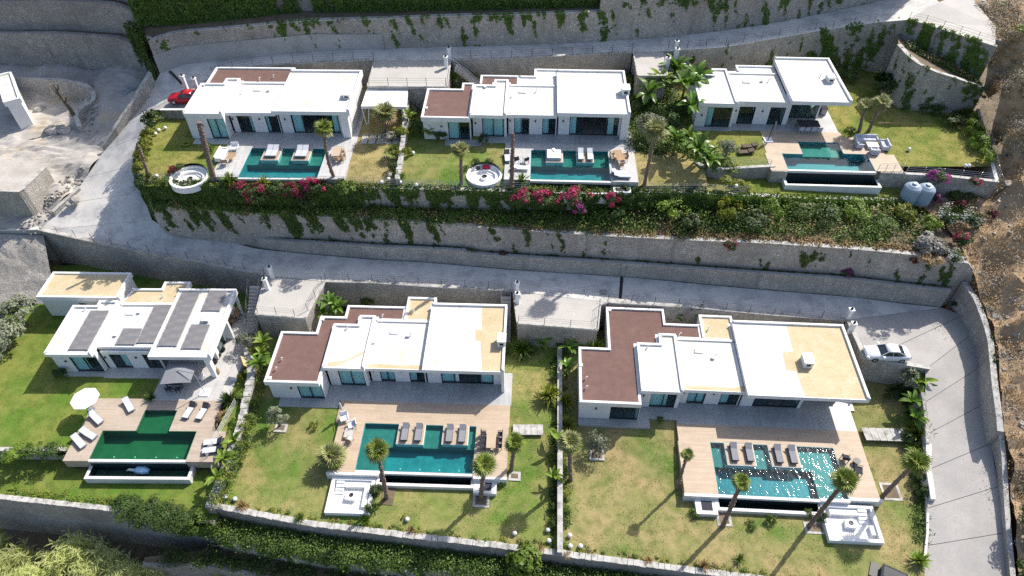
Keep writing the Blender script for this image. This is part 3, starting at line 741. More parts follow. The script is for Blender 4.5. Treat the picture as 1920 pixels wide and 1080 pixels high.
# ---- the great walls behind the upper road
BW = [(p[0], p[1] + .05, z) for p, z in zip(TB, [19.3, 19.6, 19.8, 20.4, 20.7, 20.8, 21.0, 21.0, 21.1, 24, 25, 26, 27, 28, 30])]
retaining_wall('high stone retaining wall behind the upper road, left half with a pale rendered base', BW[:9], [p[2] - .3 for p in TB[:9]], .6, 1, 'stone', .1, 'coping', n=40)
lowr = [(p[0], p[1] - .12, p[2] + (2.4 if i < 5 else 2.0)) for i, p in enumerate(TB[:6])]
retaining_wall('pale rendered footing wall at the back of the upper left road bend', lowr, [p[2] - .3 for p in TB[:6]], .17, 1, 'render_wall', .05, 'slab', n=24)
retaining_wall('towering stone wall behind the right half of the upper road', [(11.72, 90.55, 24)] + BW[9:], [16.7] + [p[2] - .3 for p in TB[9:]], .6, 1, 'stone', 0, n=30)
sheet_loft('planting_bed', [(p[0], p[1] + .55, p[2] - .15) for p in BW[:9]], [(-50, 89.3, 20), (-30, 91.6, 20.8), (0, 92.6, 21), (12, 93, 21.2)], M['soil'], 50, 3)
retaining_wall('uppermost stone wall behind the hanging hedges at the top edge', [(-49.5, 89.2, 25.5), (-30, 91.5, 26.5), (0, 92.5, 27), (12, 92.9, 27)], 19, .6, 1, 'stone', 0, n=30)
m = MB(); m.prism([(-49.5, 89.8), (-30, 92.1), (12, 93.4), (12.2, 91.2), (21.3, 91.9), (35.5, 93.8), (44.9, 96.1), (51.8, 96.3), (57, 97.3), (58, 140), (-110, 140), (-110, 95), (-52, 95)], 2, 23.6)
tag(m.build('terrain', M['soil']), kind='structure')

# ---- terraced dark walls at the upper left
T1 = [W(-160, 122, 12.9), W(0, 120, 12.9), W(140, 118, 12.9), W(240, 121, 13.1), W(285, 126, 13.5)]
T1 = [(x, y, t) for (x, y, _), t in zip(T1, (17.4, 17.4, 17.3, 17.1, 16.2))]
retaining_wall('lowest of the three dark stone terraces at the upper left', T1, 12.0, .7, 1, 'stone_dark', 0, n=24)
T2 = [(x, y + 1.7, 21.2 if i < 4 else 20.6) for i, (x, y, _) in enumerate(T1)]
retaining_wall('middle of the three dark stone terraces at the upper left', T2, 16.5, .7, 1, 'stone_dark', 0, n=24)
T3 = [(x, y + 3.6, 26) for x, y, _ in T1]
retaining_wall('topmost of the three dark stone terraces at the upper left', T3, 20.5, .7, 1, 'stone_dark', 0, n=24)
for A, B, z in ((T1, T2, 16.9), (T2, T3, 20.7)):
    sheet_loft('planting_bed', [(p[0], p[1] + .3, p[2] - .12) for p in A], [(p[0], p[1] + .05, z) for p in B], M['soil'], 24, 3, rough=.1)
retaining_wall('curved wall end hung with ivy where the dark terraces meet the upper road', [(-51.9, 91.0, 18.6), (-49.6, 89.2, 19.6), (-47.3, 85.75, 19.2)], 12.5, .6, 1, 'stone', .08, 'coping', n=8)

# ---- dirt lot on the left
lot = idw([W(*p) for p in ((200, 150, 12.8), (235, 130, 13.1), (100, 122, 12.8), (0, 122, 12.8), (-80, 122, 12.8), (262, 170, 12.9), (215, 210, 11.4), (190, 250, 10), (150, 300, 8.6), (110, 340, 7.6), (60, 410, 5.9), (20, 440, 5.1), (-80, 440, 5.0),
                                   (60, 205, 10.3), (100, 195, 10.3), (135, 190, 10.4), (100, 235, 10.1), (60, 265, 9.9), (0, 305, 9.6), (20, 240, 10), (135, 245, 10.1), (-60, 250, 9.8), (188, 288, 8.5), (258, 192, 12.0), (200, 185, 12.0))] + [(-58.65, 65, 4.9), (-55.7, 71.5, 6.7), (-54, 75.9, 8.5), (-51.6, 81.75, 11.3), (-48.4, 84.1, 13.3)], 3.5)
xr = lambda y: interp(y, [65, 71.5, 75.9, 81.75, 84.1, 85.6, 92], [-58.62, -55.65, -53.95, -51.55, -48.35, -47.25, -49])
ysl = lin(65.0, 93.5, 70)
grid_sheet('terrain', lambda y: lin(-95, xr(y) + .1, 70), ysl, lambda x, y: lot(x, y) + (.22 * fbm(x, y, 0, .8) + .14 * fbm(x, y, 9, 2.2)) * min(1, max(0, (xr(y) - x) / 1.5)) - .03, M['dirt'])
m = MB(); m.prism([(-95, 65), (-58.6, 65), (-58.6, 60), (-95, 60)], -9, -.1); tag(m.build('terrain', M['soil']), kind='structure')
retaining_wall('tall shaded wall with white stepped coping at the left edge below the dirt lot', [(-95, 64.9, 4.9), (-63.5, 64.95, 5.0), (-58.7, 64.9, 5.15)], -1, .5, 1, 'render_wall', .12, 'coping_white', n=14)
m = MB(); pp = [W(p[0], p[1], 9.7)[:2] for p in ((-90, 357), (39, 359), (86, 313), (70, 303), (-90, 292))]
m.prism(pp, 4.5, 9.7); o = tag(m.build('terrain', M['dirt']), kind='structure')
retaining_wall('pale stone retaining wall round the raised sandy platform at the left edge', [W(-90, 358, 9.75), W(0, 359, 9.75), W(39, 360.5, 9.75), W(87, 313, 9.75)], 4.3, .35, 1, 'stone_pale', .08, 'coping', n=16)
o = retaining_wall('pale stone boundary wall between the dirt lot and the climbing lane', [W(192, 276, 9.4), W(215, 242, 11.2), W(248, 193, 13.4), W(283, 136, 15.7)], [7.8, 9.4, 11.2, 12.6], .45, 1, 'stone_pale', .05, 'coping', name='boundary_wall', n=12)
retaining_wall('low pale kerb wall at the left junction below the rubble', [W(100, 398, 6.25), W(150, 352, 7.1)], [4.8, 6.0], .4, 1, 'stone_pale', .05, 'coping', name='boundary_wall', n=4)
cw = [W(86, 147, 13.0), W(105, 147, 13.0), W(122, 149, 13.0), W(145, 153, 13.0), W(162, 158, 12.95), W(172, 164, 12.9), W(178, 172, 12.7), W(179, 184, 12.3), W(172, 193, 12.0), W(158, 200, 11.8), W(150, 208, 11.6), W(145, 218, 11.3), W(153, 236, 10.9)]
retaining_wall('curved stone wall round the sunken yard of the dirt lot', cw, [p[2] - 3.2 for p in cw], .5, -1, 'stone_pale', .06, 'coping')
retaining_wall('concrete wall at the back of the sunken yard beside the curved stone wall', [W(-60, 143, 13.0), W(30, 146, 13.0), W(86, 147, 13.0)], 9.5, .3, 1, 'render_wall', 0, n=6)

# ---- dry hillside on the right
HW = [W(1812, 528, 6.5), W(1835, 562, 6.2), W(1850, 600, 5.7), W(1862, 640, 5.1), W(1870, 720, 4.4), W(1878, 780, 3.6), W(1881, 810, 3.1), W(1886, 860, 1.6), W(1890, 930, .6), W(1896, 1010, -.2), W(1904, 1090, -1.0), W(1912, 1180, -1.8)]
hill = idw([W(*p) for p in ((1885, 70, 21), (1925, 60, 22.5), (1870, 150, 18), (1925, 150, 19.8), (1850, 235, 15.0), (1925, 240, 17), (1880, 330, 12.6), (1925, 330, 14.2), (1850, 375, 10.5), (1840, 430, 9.8), (1925, 430, 11), (1800, 470, 9.9), (1835, 500, 8.6), (1925, 520, 9),
                              (1862, 600, 5.9), (1925, 600, 7.6), (1886, 700, 4.7), (1925, 700, 5.6), (1895, 850, 2.6), (1925, 850, 3), (1900, 980, .9), (1905, 1080, -.4), (1960, 1080, 0), (1700, 440, 9.9), (1760, 420, 10), (1780, 380, 10.3))] +
           [(57.6, 66, 11.6), (58.9, 72, 12.8), (60.6, 79, 14.6), (60.8, 81.5, 18.5), (62.8, 86, 20.9), (63, 94, 21.6), (68, 90, 21.5)] + [(p[0] + .8, p[1], p[2] - .1) for p in HW] + [(80, 100, 27), (95, 80, 27), (95, 60, 22), (95, 40, 14), (95, 15, 8), (70, 15, 1), (68, 100, 21.5), (63, 97, 19.5), (72, 60, 15), (70, 35, 7)], 3)
_h = sorted([(p[1], p[0] + .28) for p in HW] + [(12, 43.5), (55.2, 50.9), (57, 50.6), (60, 49.4), (64, 48), (66, 57.3), (72, 58.7), (79, 60.2), (81.2, 60.2), (86, 62.3), (95.4, 62.5), (97, 58), (108, 58)])
xl = lambda y: interp(y, [q[0] for q in _h], [q[1] for q in _h])
grid_sheet('hillside', lambda y: lin(xl(y), 100, 60), lin(12, 108, 130), lambda x, y: hill(x, y) + .55 * fbm(x, y, 3, .35) * min(1, (x - xl(y)) / 2.5) + .28 * fbm(x, y, 5, 1.1), M['hill'])
m = MB(); m.prism([(46, 12), (100, 12), (100, 108), (66.5, 108), (68, 97), (68, 90), (64.5, 86), (61, 72), (59, 66), (53.4, 57), (53.4, 50), (51.5, 42), (49, 30)], -9, -2.4); tag(m.build('terrain', M['soil']), kind='structure')
RW = [W(1812, 528, 6.5), W(1835, 562, 6.2), W(1850, 600, 5.7), W(1862, 640, 5.1), W(1870, 720, 4.4), W(1878, 780, 3.6), W(1881, 810, 3.1)]
retaining_wall('curving stone retaining wall along the outer side of the right-hand road bend', RW, [2.9, 2.8, 2.6, 2.2, 1.2, .4, 0], .5, -1, 'stone', .05, 'coping', n=24)
retaining_wall('low stone kerb wall continuing down the outer side of the right-hand road', [W(1881, 810, 2.6), W(1886, 860, 1.6), W(1890, 930, .6), W(1896, 1010, -.2), W(1904, 1090, -1.0), W(1912, 1180, -1.8)], [-.5, -.8, -1, -1.5, -2, -3], .35, -1, 'stone', .04, 'coping', n=16)
retaining_wall('end return of the long stone wall at the right-hand bend', [(49.9, 54.7, 9.3), (51.0, 54.75, 8.2), (51.4, 54.5, 6.6)], 2.5, .4, 1, 'stone', .05, 'coping')
# edge wall between the right lawn and the road
retaining_wall('pale low wall between the right-hand lawn and the road below the palms', [W(1737, 830, 1.2), W(1735, 870, .9), W(1741, 905, .6), W(1745, 935, .2)], [-2] * 4, .5, 1, 'coping_white', 0, n=6, name='boundary_wall')
retaining_wall('thin kerb wall along the road side of the right-hand lawn near the bottom edge', [W(1738, 935, -.3), W(1737, 1000, -.6), W(1727, 1090, -1.2)], -3, .2, 1, 'coping_white', 0, n=8, name='boundary_wall')
retaining_wall('rough stone wall behind the banana plants on the road side of the right-hand lawn', [W(1727, 735, 2.6), W(1732, 765, 2.2), W(1735, 800, 1.7), W(1736, 830, 1.3)], -1.5, .35, 1, 'stone_pale', 0, n=6, name='boundary_wall')
# dividers
fd = [(XFD(y), y, interp(y, [31, 36.5, 40.7, 46, 52], [-.55, .3, .6, .9, .9])) for y in lin(31.0, 52, 22)]
o = retaining_wall('broad rubble divider wall between the solar-panel villa and the middle villa', fd, -2.2, .75, 1, 'stone_pale', name='garden_wall')
coping_stones(o, fd, .8, M['coping'], .7)
de = [(XDE(y), y, interp(y, [26, 30, 38, 50], [-.35, -.1, .55, .6])) for y in lin(26.6, 50, 12)]
retaining_wall('narrow white-topped garden wall between the middle and right lower lawns', de, -1.8, .42, -1, 'render_wall', .05, 'coping', name='garden_wall')
ab = [(XAB(y), y, interp(y, [64, 80], [13.3, 14.9])) for y in lin(64.3, 79, 10)]
o = retaining_wall('overgrown garden wall between the upper left and upper middle villas', ab, 12, .5, 1, 'stone_pale', name='garden_wall')
coping_stones(o, ab, .55, M['coping'], .8)
retaining_wall('low stone wall at the front of the upper right lawn above the yellow shrubs', [W(1300, 303, 13.25), W(1316, 312, 13.25), W(1350, 318, 13.25), (31.0, 66.95, 13.25)], 11, .35, 1, 'stone', .05, 'coping', name='garden_wall', n=10)
retaining_wall('stone end wall of the upper right garden with a railing on top', [W(1697, 327, 13.2), W(1760, 330, 13.2), W(1872, 342, 13.2)], [10.8, 9.5, 9.0], .35, 1, 'stone', .06, 'coping', name='garden_wall', n=10)
retaining_wall('low side wall of the upper right garden facing the dry hillside', [W(1872, 342, 13.2), W(1852, 262, 13.3), W(1836, 205, 13.6)], 11.5, .3, 1, 'stone', .06, 'coping_white', name='garden_wall', n=10)
retaining_wall('stone wall below the red car parking bay beside the upper left villa', [W(300, 207, 14.3), W(352, 207, 14.4)], 12.8, .3, 1, 'stone_dark', .08, 'coping_white', name='garden_wall', n=4)
# ---------------------------------------------------------------- villas
def window(parent, x0, x1, y, zb, zt, panes=2, curtain=(), axis='x', inward=1, open_pane=None):
    """sliding window set in an opening; axis 'x' = front wall, 'y' = side wall (x0,x1 run along y, y is the wall's x)"""
    f = MB(); fw = .07; d0, d1 = y + .06 * inward, y + .14 * inward
    d0, d1 = min(d0, d1), max(d0, d1)
    def bx(mb, a, b, c0, c1, z0, z1):
        if axis == 'x': mb.box(a, b, c0, c1, z0, z1)
        else: mb.box(c0, c1, a, b, z0, z1)
    bx(f, x0 + .002, x1 - .002, d0, d1, zb, zb + fw); bx(f, x0 + .002, x1 - .002, d0, d1, zt - fw, zt - .002)
    step = (x1 - x0) / panes
    for i in range(panes + 1):
        cx = x0 + step * i; lo, hi = max(x0 + .002, cx - fw / 2 - (.02 if 0 < i < panes else 0)), min(x1 - .002, cx + fw / 2 + (.02 if 0 < i < panes else 0))
        if i == 0: hi = x0 + fw
        if i == panes: lo = x1 - fw
        bx(f, lo, hi, d0 + .004, d1 - .004, zb + fw, zt - fw)
    fo = f.build('window', M['frame'], parent)
    for i in range(panes):
        if open_pane is not None and i in open_pane: continue
        g_ = MB(); yy = y + .1 * inward; bx(g_, x0 + step * i + .02, x0 + step * (i + 1) - .02, yy - .006, yy + .006, zb + fw * .5, zt - fw * .5); g_.build('pane', M['glass'], fo)
    for (a, b) in curtain:
        c = MB(); n = max(6, int((b - a) * 7)); yy = y + .27 * inward; vs = []; fs = []
        for k in range(n + 1):
            t = a + (b - a) * k / n; q = yy + (.06 if k % 2 else -.06)
            vs += [(t, q, zb + .02), (t, q, zt - .02)] if axis == 'x' else [(q, t, zb + .02), (q, t, zt - .02)]
        for k in range(n): fs.append((2 * k, 2 * k + 2, 2 * k + 3, 2 * k + 1))
        c._add(vs, fs); c.build('curtain', M['curtain'], fo)
    return fo

def wall_run(mb, x0, y0, x1, y1, z0, z1, ops=(), th=.22):
    """wall from (x0,y0) to (x1,y1), inside on the left; ops: (s0, s1, zb, zt)"""
    d = Vector((x1 - x0, y1 - y0, 0)); L = d.length; d.normalize(); nrm = Vector((-d.y, d.x, 0)); o = Vector((x0, y0, 0))
    def seg(a, b, za, zb):
        if b - a < .01 or zb - za < .01: return
        p = [o + d * a, o + d * b, o + d * b + nrm * th, o + d * a + nrm * th]
        mb._add([(q.x, q.y, za) for q in p] + [(q.x, q.y, zb) for q in p], [(0, 3, 2, 1), (4, 5, 6, 7), (0, 1, 5, 4), (1, 2, 6, 5), (2, 3, 7, 6), (3, 0, 4, 7)])
    s = th
    for a, b, zb, zt in sorted(ops):
        seg(s, a, z0, z1); seg(a, b, z0, zb); seg(a, b, zt, z1); s = b
    seg(s, L, z0, z1)

def roof_block(root, poly, h, mat, th=.45, rim=.22, rimw=.26, rim_edges=None, white='plaster', label=None, patch=None):
    m = MB(); m.prism(poly, h - th, h)
    ro = m.build('roof', M[white], root)
    if label: ro['label'] = label
    n = len(poly); a = sum(poly[i][0] * poly[(i + 1) % n][1] - poly[(i + 1) % n][0] * poly[i][1] for i in range(n))
    P_ = poly if a > 0 else poly[::-1]
    # inset polygon
    ins = []
    for i in range(n):
        p0, p1, p2 = Vector(P_[i - 1]), Vector(P_[i]), Vector(P_[(i + 1) % n])
        d0 = (p1 - p0).normalized(); d1 = (p2 - p1).normalized(); n0 = Vector((-d0.y, d0.x)); n1 = Vector((-d1.y, d1.x))
        k = 1 + n0.dot(n1); q = p1 + (n0 + n1) * (rimw / k if k > .05 else rimw); ins.append((q.x, q.y))
    r = MB(); vs = []; fs = []
    for i in range(n):
        vs += [(*P_[i], h + .001), (*P_[i], h + rim), (*ins[i], h + rim), (*ins[i], h + .001)]
    for i in range(n):
        if rim_edges is not None and i not in rim_edges: continue
        j = (i + 1) % n
        fs += [(i * 4, j * 4, j * 4 + 1, i * 4 + 1), (i * 4 + 1, j * 4 + 1, j * 4 + 2, i * 4 + 2), (i * 4 + 2, j * 4 + 2, j * 4 + 3, i * 4 + 3)]
        if rim_edges is not None:
            if (i - 1) % n not in rim_edges: fs.append((i * 4, i * 4 + 1, i * 4 + 2, i * 4 + 3))
            if j not in rim_edges: fs.append((j * 4 + 3, j * 4 + 2, j * 4 + 1, j * 4))
    r._add(vs, fs); r.build('parapet', M[white], ro)
    s = MB(); tris = tessellate_polygon([[Vector((p[0], p[1], 0)) for p in ins]])
    vs = [(p[0], p[1], h + .006) for p in ins]; fs = []
    for t in tris:
        p = [ins[i] for i in t]; cr = (p[1][0] - p[0][0]) * (p[2][1] - p[0][1]) - (p[1][1] - p[0][1]) * (p[2][0] - p[0][0])
        fs.append(tuple(t) if cr > 0 else tuple(t)[::-1])
    s._add(vs, fs); s.build('roof_covering', M[mat], ro)
    if patch:
        for poly2, pm in patch:
            s = MB(); tris = tessellate_polygon([[Vector((p[0], p[1], 0)) for p in poly2]]); fs = []
            for t in tris:
                p = [poly2[i] for i in t]; cr = (p[1][0] - p[0][0]) * (p[2][1] - p[0][1]) - (p[1][1] - p[0][1]) * (p[2][0] - p[0][0])
                fs.append(tuple(t) if cr > 0 else tuple(t)[::-1])
            s._add([(p[0], p[1], h + .010) for p in poly2], fs); s.build('roof_coating', M[pm], ro)
    return ro

def vents(root, spots, mat='white'):
    for x, y, z, kind in spots:
        m = MB()
        if kind == 0:      # bent pipe
            m.tube([(0, 0, 0), (0, 0, .38), (.08, 0, .48), (.2, 0, .46)], .06, 8)
        elif kind == 1:    # low hatch with a raised lip
            m.box(-.45, .45, -.3, .3, 0, .10); m.box(-.38, .38, -.24, .24, .101, .15); m.tube([(-.6, -.2, .02), (-.35, .1, .3)], .03)
        else:              # small square cap
            m.box(-.12, .12, -.12, .12, 0, .22); m.box(-.18, .18, -.18, .18, .221, .27)
        m.build('roof_vent', M[mat], root, (x, y, z + .006))

def chimney(root, x, y, z, w=.95, h=.85, mat='plaster'):
    m = MB(); m.box(-w / 2, w / 2, -w * .7, w * .7, 0, h); c = m.build('chimney', M[mat], root, (x, y, z))
    k = MB(); k.box(-w / 2 - .06, w / 2 + .06, -w * .7 - .06, w * .7 + .06, h + .002, h + .09); k.build('cap', M['white'], c)
    s = MB(); s.box(-.22, .22, -w * .7 - .012, -w * .7 - .002, h * .35, h * .75); s.build('flue_opening', M['dark'], c)

def lamps(root, spots):
    for x, y, z in spots:
        m = MB(); m.box(-.07, .07, -.12, -.002, -.12, .12); m.build('wall_lamp', M['dark'], root, (x, y, z))

def villa(name, label, o, rot, z0, k):
    """k: dict of local dimensions; the six villas share a plan of stepped blocks"""
    root = thing(name, label, 'villa', (o[0], o[1], z0), R(rot))
    w = MB(); xb, x1, x2, x3 = k['xb'], k['x1'], k['x2'], k['x3']      # brown start, left block end, middle end, right end
    xs = k['xs']                                                      # left block start
    fb, f1, f2, f3 = k['fb'], k['f1'], k['f2'], k['f3']               # facade lines
    hb, h1, h2, h3 = k['hb'], k['h1'], k['h2'], k['h3']
    yb1, ym, y3 = k['yb1'], k['ym'], k['y3']                           # brown back, middle block back, right block back
    th = .22
    # fronts
    def front(xa, xb_, y, h, wins):
        ops = []
        for a, b, zt, panes, cur, op in wins:
            ops.append((a - xa, b - xa, .04, zt)); window(root, a, b, y, .04, zt, panes, cur, open_pane=op)
        wall_run(w, xa, y, xb_, y,   .04, h - .45, ops)
    if xb < xs: front(xb + .1, xs, fb, hb, k['wb'])
    front(xs, x1, f1, h1, k['w1']); front(x1, x2, f2, h2, k['w2']); front(x2, x3 - k.get('rinset', .15), f3, h3, k['w3'])
    # side steps between facade lines and outer walls
    xr = x3 - k.get('rinset', .15)
    if xb < xs:
        wall_run(w, xb + .1, yb1 - .1, xb + .1, fb,   .04, hb - .45)
    if xb < xs and fb < f1: wall_run(w, xs, fb, xs, f1,   .04, hb - .45, k.get('ws', ()))
    if xb >= xs: wall_run(w, xs, ym, xs, f1,   .04, h1 - .45)
    if f1 < f2: wall_run(w, x1, f1, x1, f2,   .04, h1 - .45)
    so = []
    for a, b, zt, panes in k.get('wr', ()):
        so.append((a - f3, b - f3, .04, zt)); window(root, a, b, xr, .04, zt, panes, (), 'y', -1)
    wall_run(w, xr, f3, xr, y3 - .1,   .04, h3 - .45, so)
    # backs
    wall_run(w, xr, y3 - .1, x2, y3 - .1,   .04, h3 - .45)
    bp = k['back']                                                     # outline of the low back part, from x2 leftwards
    for (xa, ya), (xc, yc) in zip(bp, bp[1:]): wall_run(w, xa, ya, xc, yc,   .04, hb - .45)
    w.build('wall', M['plaster'], root)
    fl = MB(); fl.prism([(xb + .1 if xb < xs else xs, fb if xb < xs else f1), (xs, fb if xb < xs else f1), (xs, f1), (x1, f1), (x1, f2), (x2, f2), (x2, f3), (xr, f3), (xr, y3 - .1), (x2, y3 - .1), (x2, ym), (xb + .1 if xb < xs else xs, ym if xb >= xs else yb1 - .1)][::1], -.3, -.052 + .09)
    fl.build('floor', M['floor'], root)
    # dark partition inside so one does not look through the house
    pt = MB(); pt.box(xs + .3, xr - .3, ym - .6, ym - .45, .05, h2 - .5); pt.build('partition', M['floor'], root)
    # roofs
    n1, n2 = k['notch']                                                # back edge of left block: (x, y) step
    left = [(xs - .02, k['r1']), (x1, k['r1']), (x1, n2[1] + (n2[2] if len(n2) > 2 else 0)), (n2[0], n2[1]), (n2[0], n1[1]), (xs - .02, n1[1])]
    roof_block(root, left, h1, 'roof_white', rim_edges=k.get('rim1', {1, 2, 3, 4, 5}), patch=k.get('p1'))
    roof_block(root, [(x1 + .002, k['r2']), (x2 - .002, k['r2']), (x2 - .002, ym), (x1 + .002, ym)], h2, 'roof_white', rim_edges=k.get('rim2', {2}), rim=.18, patch=k.get('p2'))
    roof_block(root, [(x2 + .002, k['r3']), (x3, k['r3']), (x3, y3), (x2 + .002, y3)], h3, 'roof_white', th=.5, rim_edges={1, 2}, rim=.24, patch=k.get('p3'))
    for poly, mat, edges in k['low']: roof_block(root, poly, hb, mat, rim_edges=edges, rim=.2, th=.42)
    if k.get('pier'):
        for (a, b, c, d, h) in k['pier']:
            m = MB(); m.box(a, b, c, d,   .04, h); m.build('pier', M['plaster'], root)
    chimney(root, *k['chim'])
    vents(root, k['vents']); lamps(root, k['lamps'])
    return root

two = lambda a, b: ((a, a + (b - a) * .42), (b - (b - a) * .40, b))
allc = lambda a, b: ((a, b),)
VD = dict(xb=-.3, xs=5.45, x1=9.85, x2=16.0, x3=24.6, fb=.85, f1=2.72, f2=3.4, f3=3.38, hb=3.25, h1=3.6, h2=3.22, h3=3.85, yb1=7.3, ym=9.45, y3=11.6,
          wb=[(2.75, 5.4, 2.5, 2, allc(2.8, 5.3), None)], w1=[(6.75, 9.5, 2.75, 2, allc(6.8, 9.45), None)],
          w2=[(11.05, 12.65, 2.45, 2, allc(11.1, 12.6), None), (14.25, 15.9, 2.45, 2, ((14.3, 15.0),), None)],
          w3=[(17.7, 23.4, 2.6, 4, ((17.8, 19.6), (21.9, 23.3)), (1,))],
          back=[(16.3, 12.9), (13.05, 12.9), (13.05, 11.35), (6.35, 11.35), (6.35, 9.6), (3.6, 9.6), (3.6, 7.2), (-.2, 7.2)],
          r1=2.3, r2=2.66, r3=2.2, notch=((8.07, 8.32), (8.07, 9.67)),
          low=[([(-.32, .4), (5.42, .4), (5.42, 8.34), (8.05, 8.34), (8.05, 9.7), (9.84, 9.7), (9.84, 9.47), (13.0, 9.47), (13.0, 11.45), (6.28, 11.45), (6.28, 9.7), (3.55, 9.7), (3.55, 7.3), (-.32, 7.3)], 'gravel_roof', {0, 8, 9, 10, 11, 12, 13}),
               ([(13.02, 9.47), (16.0, 9.47), (16.0, 11.6), (16.35, 11.62), (16.35, 13.0), (13.02, 13.0)], 'roof_beige', {3, 4, 5})],
          chim=(24.2, 6.1, 3.85, .85, .9), vents=[(.5, 2.1, 3.25, 0), (.75, 3.4, 3.25, 0), (.2, .9, 3.25, 2), (3.9, 9.2, 3.25, 2), (12.2, 7.7, 3.22, 1), (13.8, 7.2, 3.22, 2), (14.1, 7.3, 3.22, 0), (10.5, 9.9, 3.25, 0), (13.9, 10.7, 3.25, 0), (7.0, 7.8, 3.6, 0), (10.2, 6.2, 3.22, 2)],
          lamps=[(2.1, .85, 1.9), (10.4, 3.4, 1.95), (13.4, 3.4, 1.95), (16.8, 3.38, 2.1)], pier=[(24.3, 24.6, 2.35, 3.36, 3.28)],
          p3=[([(21.7, 11.3), (24.3, 11.3), (24.3, 2.3), (22.3, 2.3), (21.9, 6.3), (21.3, 6.4), (21.2, 7.9), (21.9, 7.95)], 'roof_beige')],
          p1=[([(5.8, 2.5), (6.8, 2.55), (9.4, 4.3), (9.5, 4.7), (7.6, 3.3), (5.9, 3.0)], 'roof_beige')], p2=[([(10.0, 3.2), (11.5, 3.3), (13.3, 3.15), (15.9, 3.3), (15.9, 2.75), (9.95, 2.75)], 'roof_beige')])
villa('villa', 'white stepped villa with brown gravel roof at its left, middle of the lower row', (-25.5, 42.6), -2, 0, VD)

VE = dict(VD); VE.update(xb=0, xs=6.3, x1=10.62, x2=17.05, x3=29.2, fb=.6, f1=2.34, f2=3.03, f3=2.98, yb1=7.4, ym=9.3, y3=11.6, rinset=5.6,
          wb=[(3.3, 6.25, 2.5, 2, (), None)], w1=[(7.6, 10.25, 2.75, 2, ((7.7, 9.4),), None)],
          w2=[(11.6, 13.45, 2.45, 2, ((11.7, 13.4),), None), (15.0, 16.95, 2.45, 2, ((15.05, 15.9),), None)], w3=[(18.55, 23.3, 2.6, 3, (), (1,))],
          back=[(17.2, 12.7), (13.65, 12.7), (13.65, 11.2), (9.7, 11.2), (9.7, 13.35), (3.25, 13.35), (3.25, 7.3), (.1, 7.3)],
          r1=1.8, r2=2.42, r3=1.65, notch=((8.75, 8.05), (8.75, 9.48)),
          low=[([(0, .2), (6.27, .2), (6.27, 8.07), (8.73, 8.07), (8.73, 9.5), (10.6, 9.5), (10.6, 9.32), (13.6, 9.32), (13.6, 11.3), (9.75, 11.3), (9.75, 13.45), (3.2, 13.45), (3.2, 7.4), (0, 7.4)], 'gravel_roof', {0, 8, 9, 10, 11, 12, 13}),
               ([(13.62, 9.32), (17.05, 9.32), (17.05, 11.6), (17.3, 11.62), (17.3, 12.8), (13.62, 12.8)], 'roof_beige', {3, 4, 5})],
          chim=(23.9, 6.1, 3.85, .95, .8), vents=[(.65, 2.0, 3.25, 0), (.65, 3.2, 3.25, 0), (.2, 4.9, 3.25, 2), (3.6, 13.0, 3.25, 2), (13.0, 7.6, 3.22, 1), (14.7, 7.0, 3.22, 0), (14.4, 6.7, 3.22, 2), (11.1, 9.7, 3.25, 0), (14.4, 10.7, 3.25, 0), (7.4, 7.5, 3.6, 0)],
          lamps=[(1.8, .6, 1.9), (6.8, 2.34, 2.1), (11.1, 3.03, 1.95), (14.2, 3.03, 1.95), (17.6, 2.98, 2.1)], pier=[(28.75, 29.05, 10.0, 11.4, 3.28)],
          p3=[([(23.0, 11.3), (28.9, 11.3), (28.9, 1.75), (22.75, 1.75), (22.6, 4.9), (21.6, 5.1), (21.7, 7.5), (22.9, 7.6)], 'roof_beige')], p1=None,
          p2=[([(10.9, 2.9), (13.5, 3.0), (16.0, 2.9), (17.0, 3.3), (17.0, 2.5), (10.75, 2.5)], 'roof_beige')])
villa('villa', 'largest white villa with brown gravel roof and half beige right roof, right of lower row', (6.85, 40.3), -3, 0, VE)

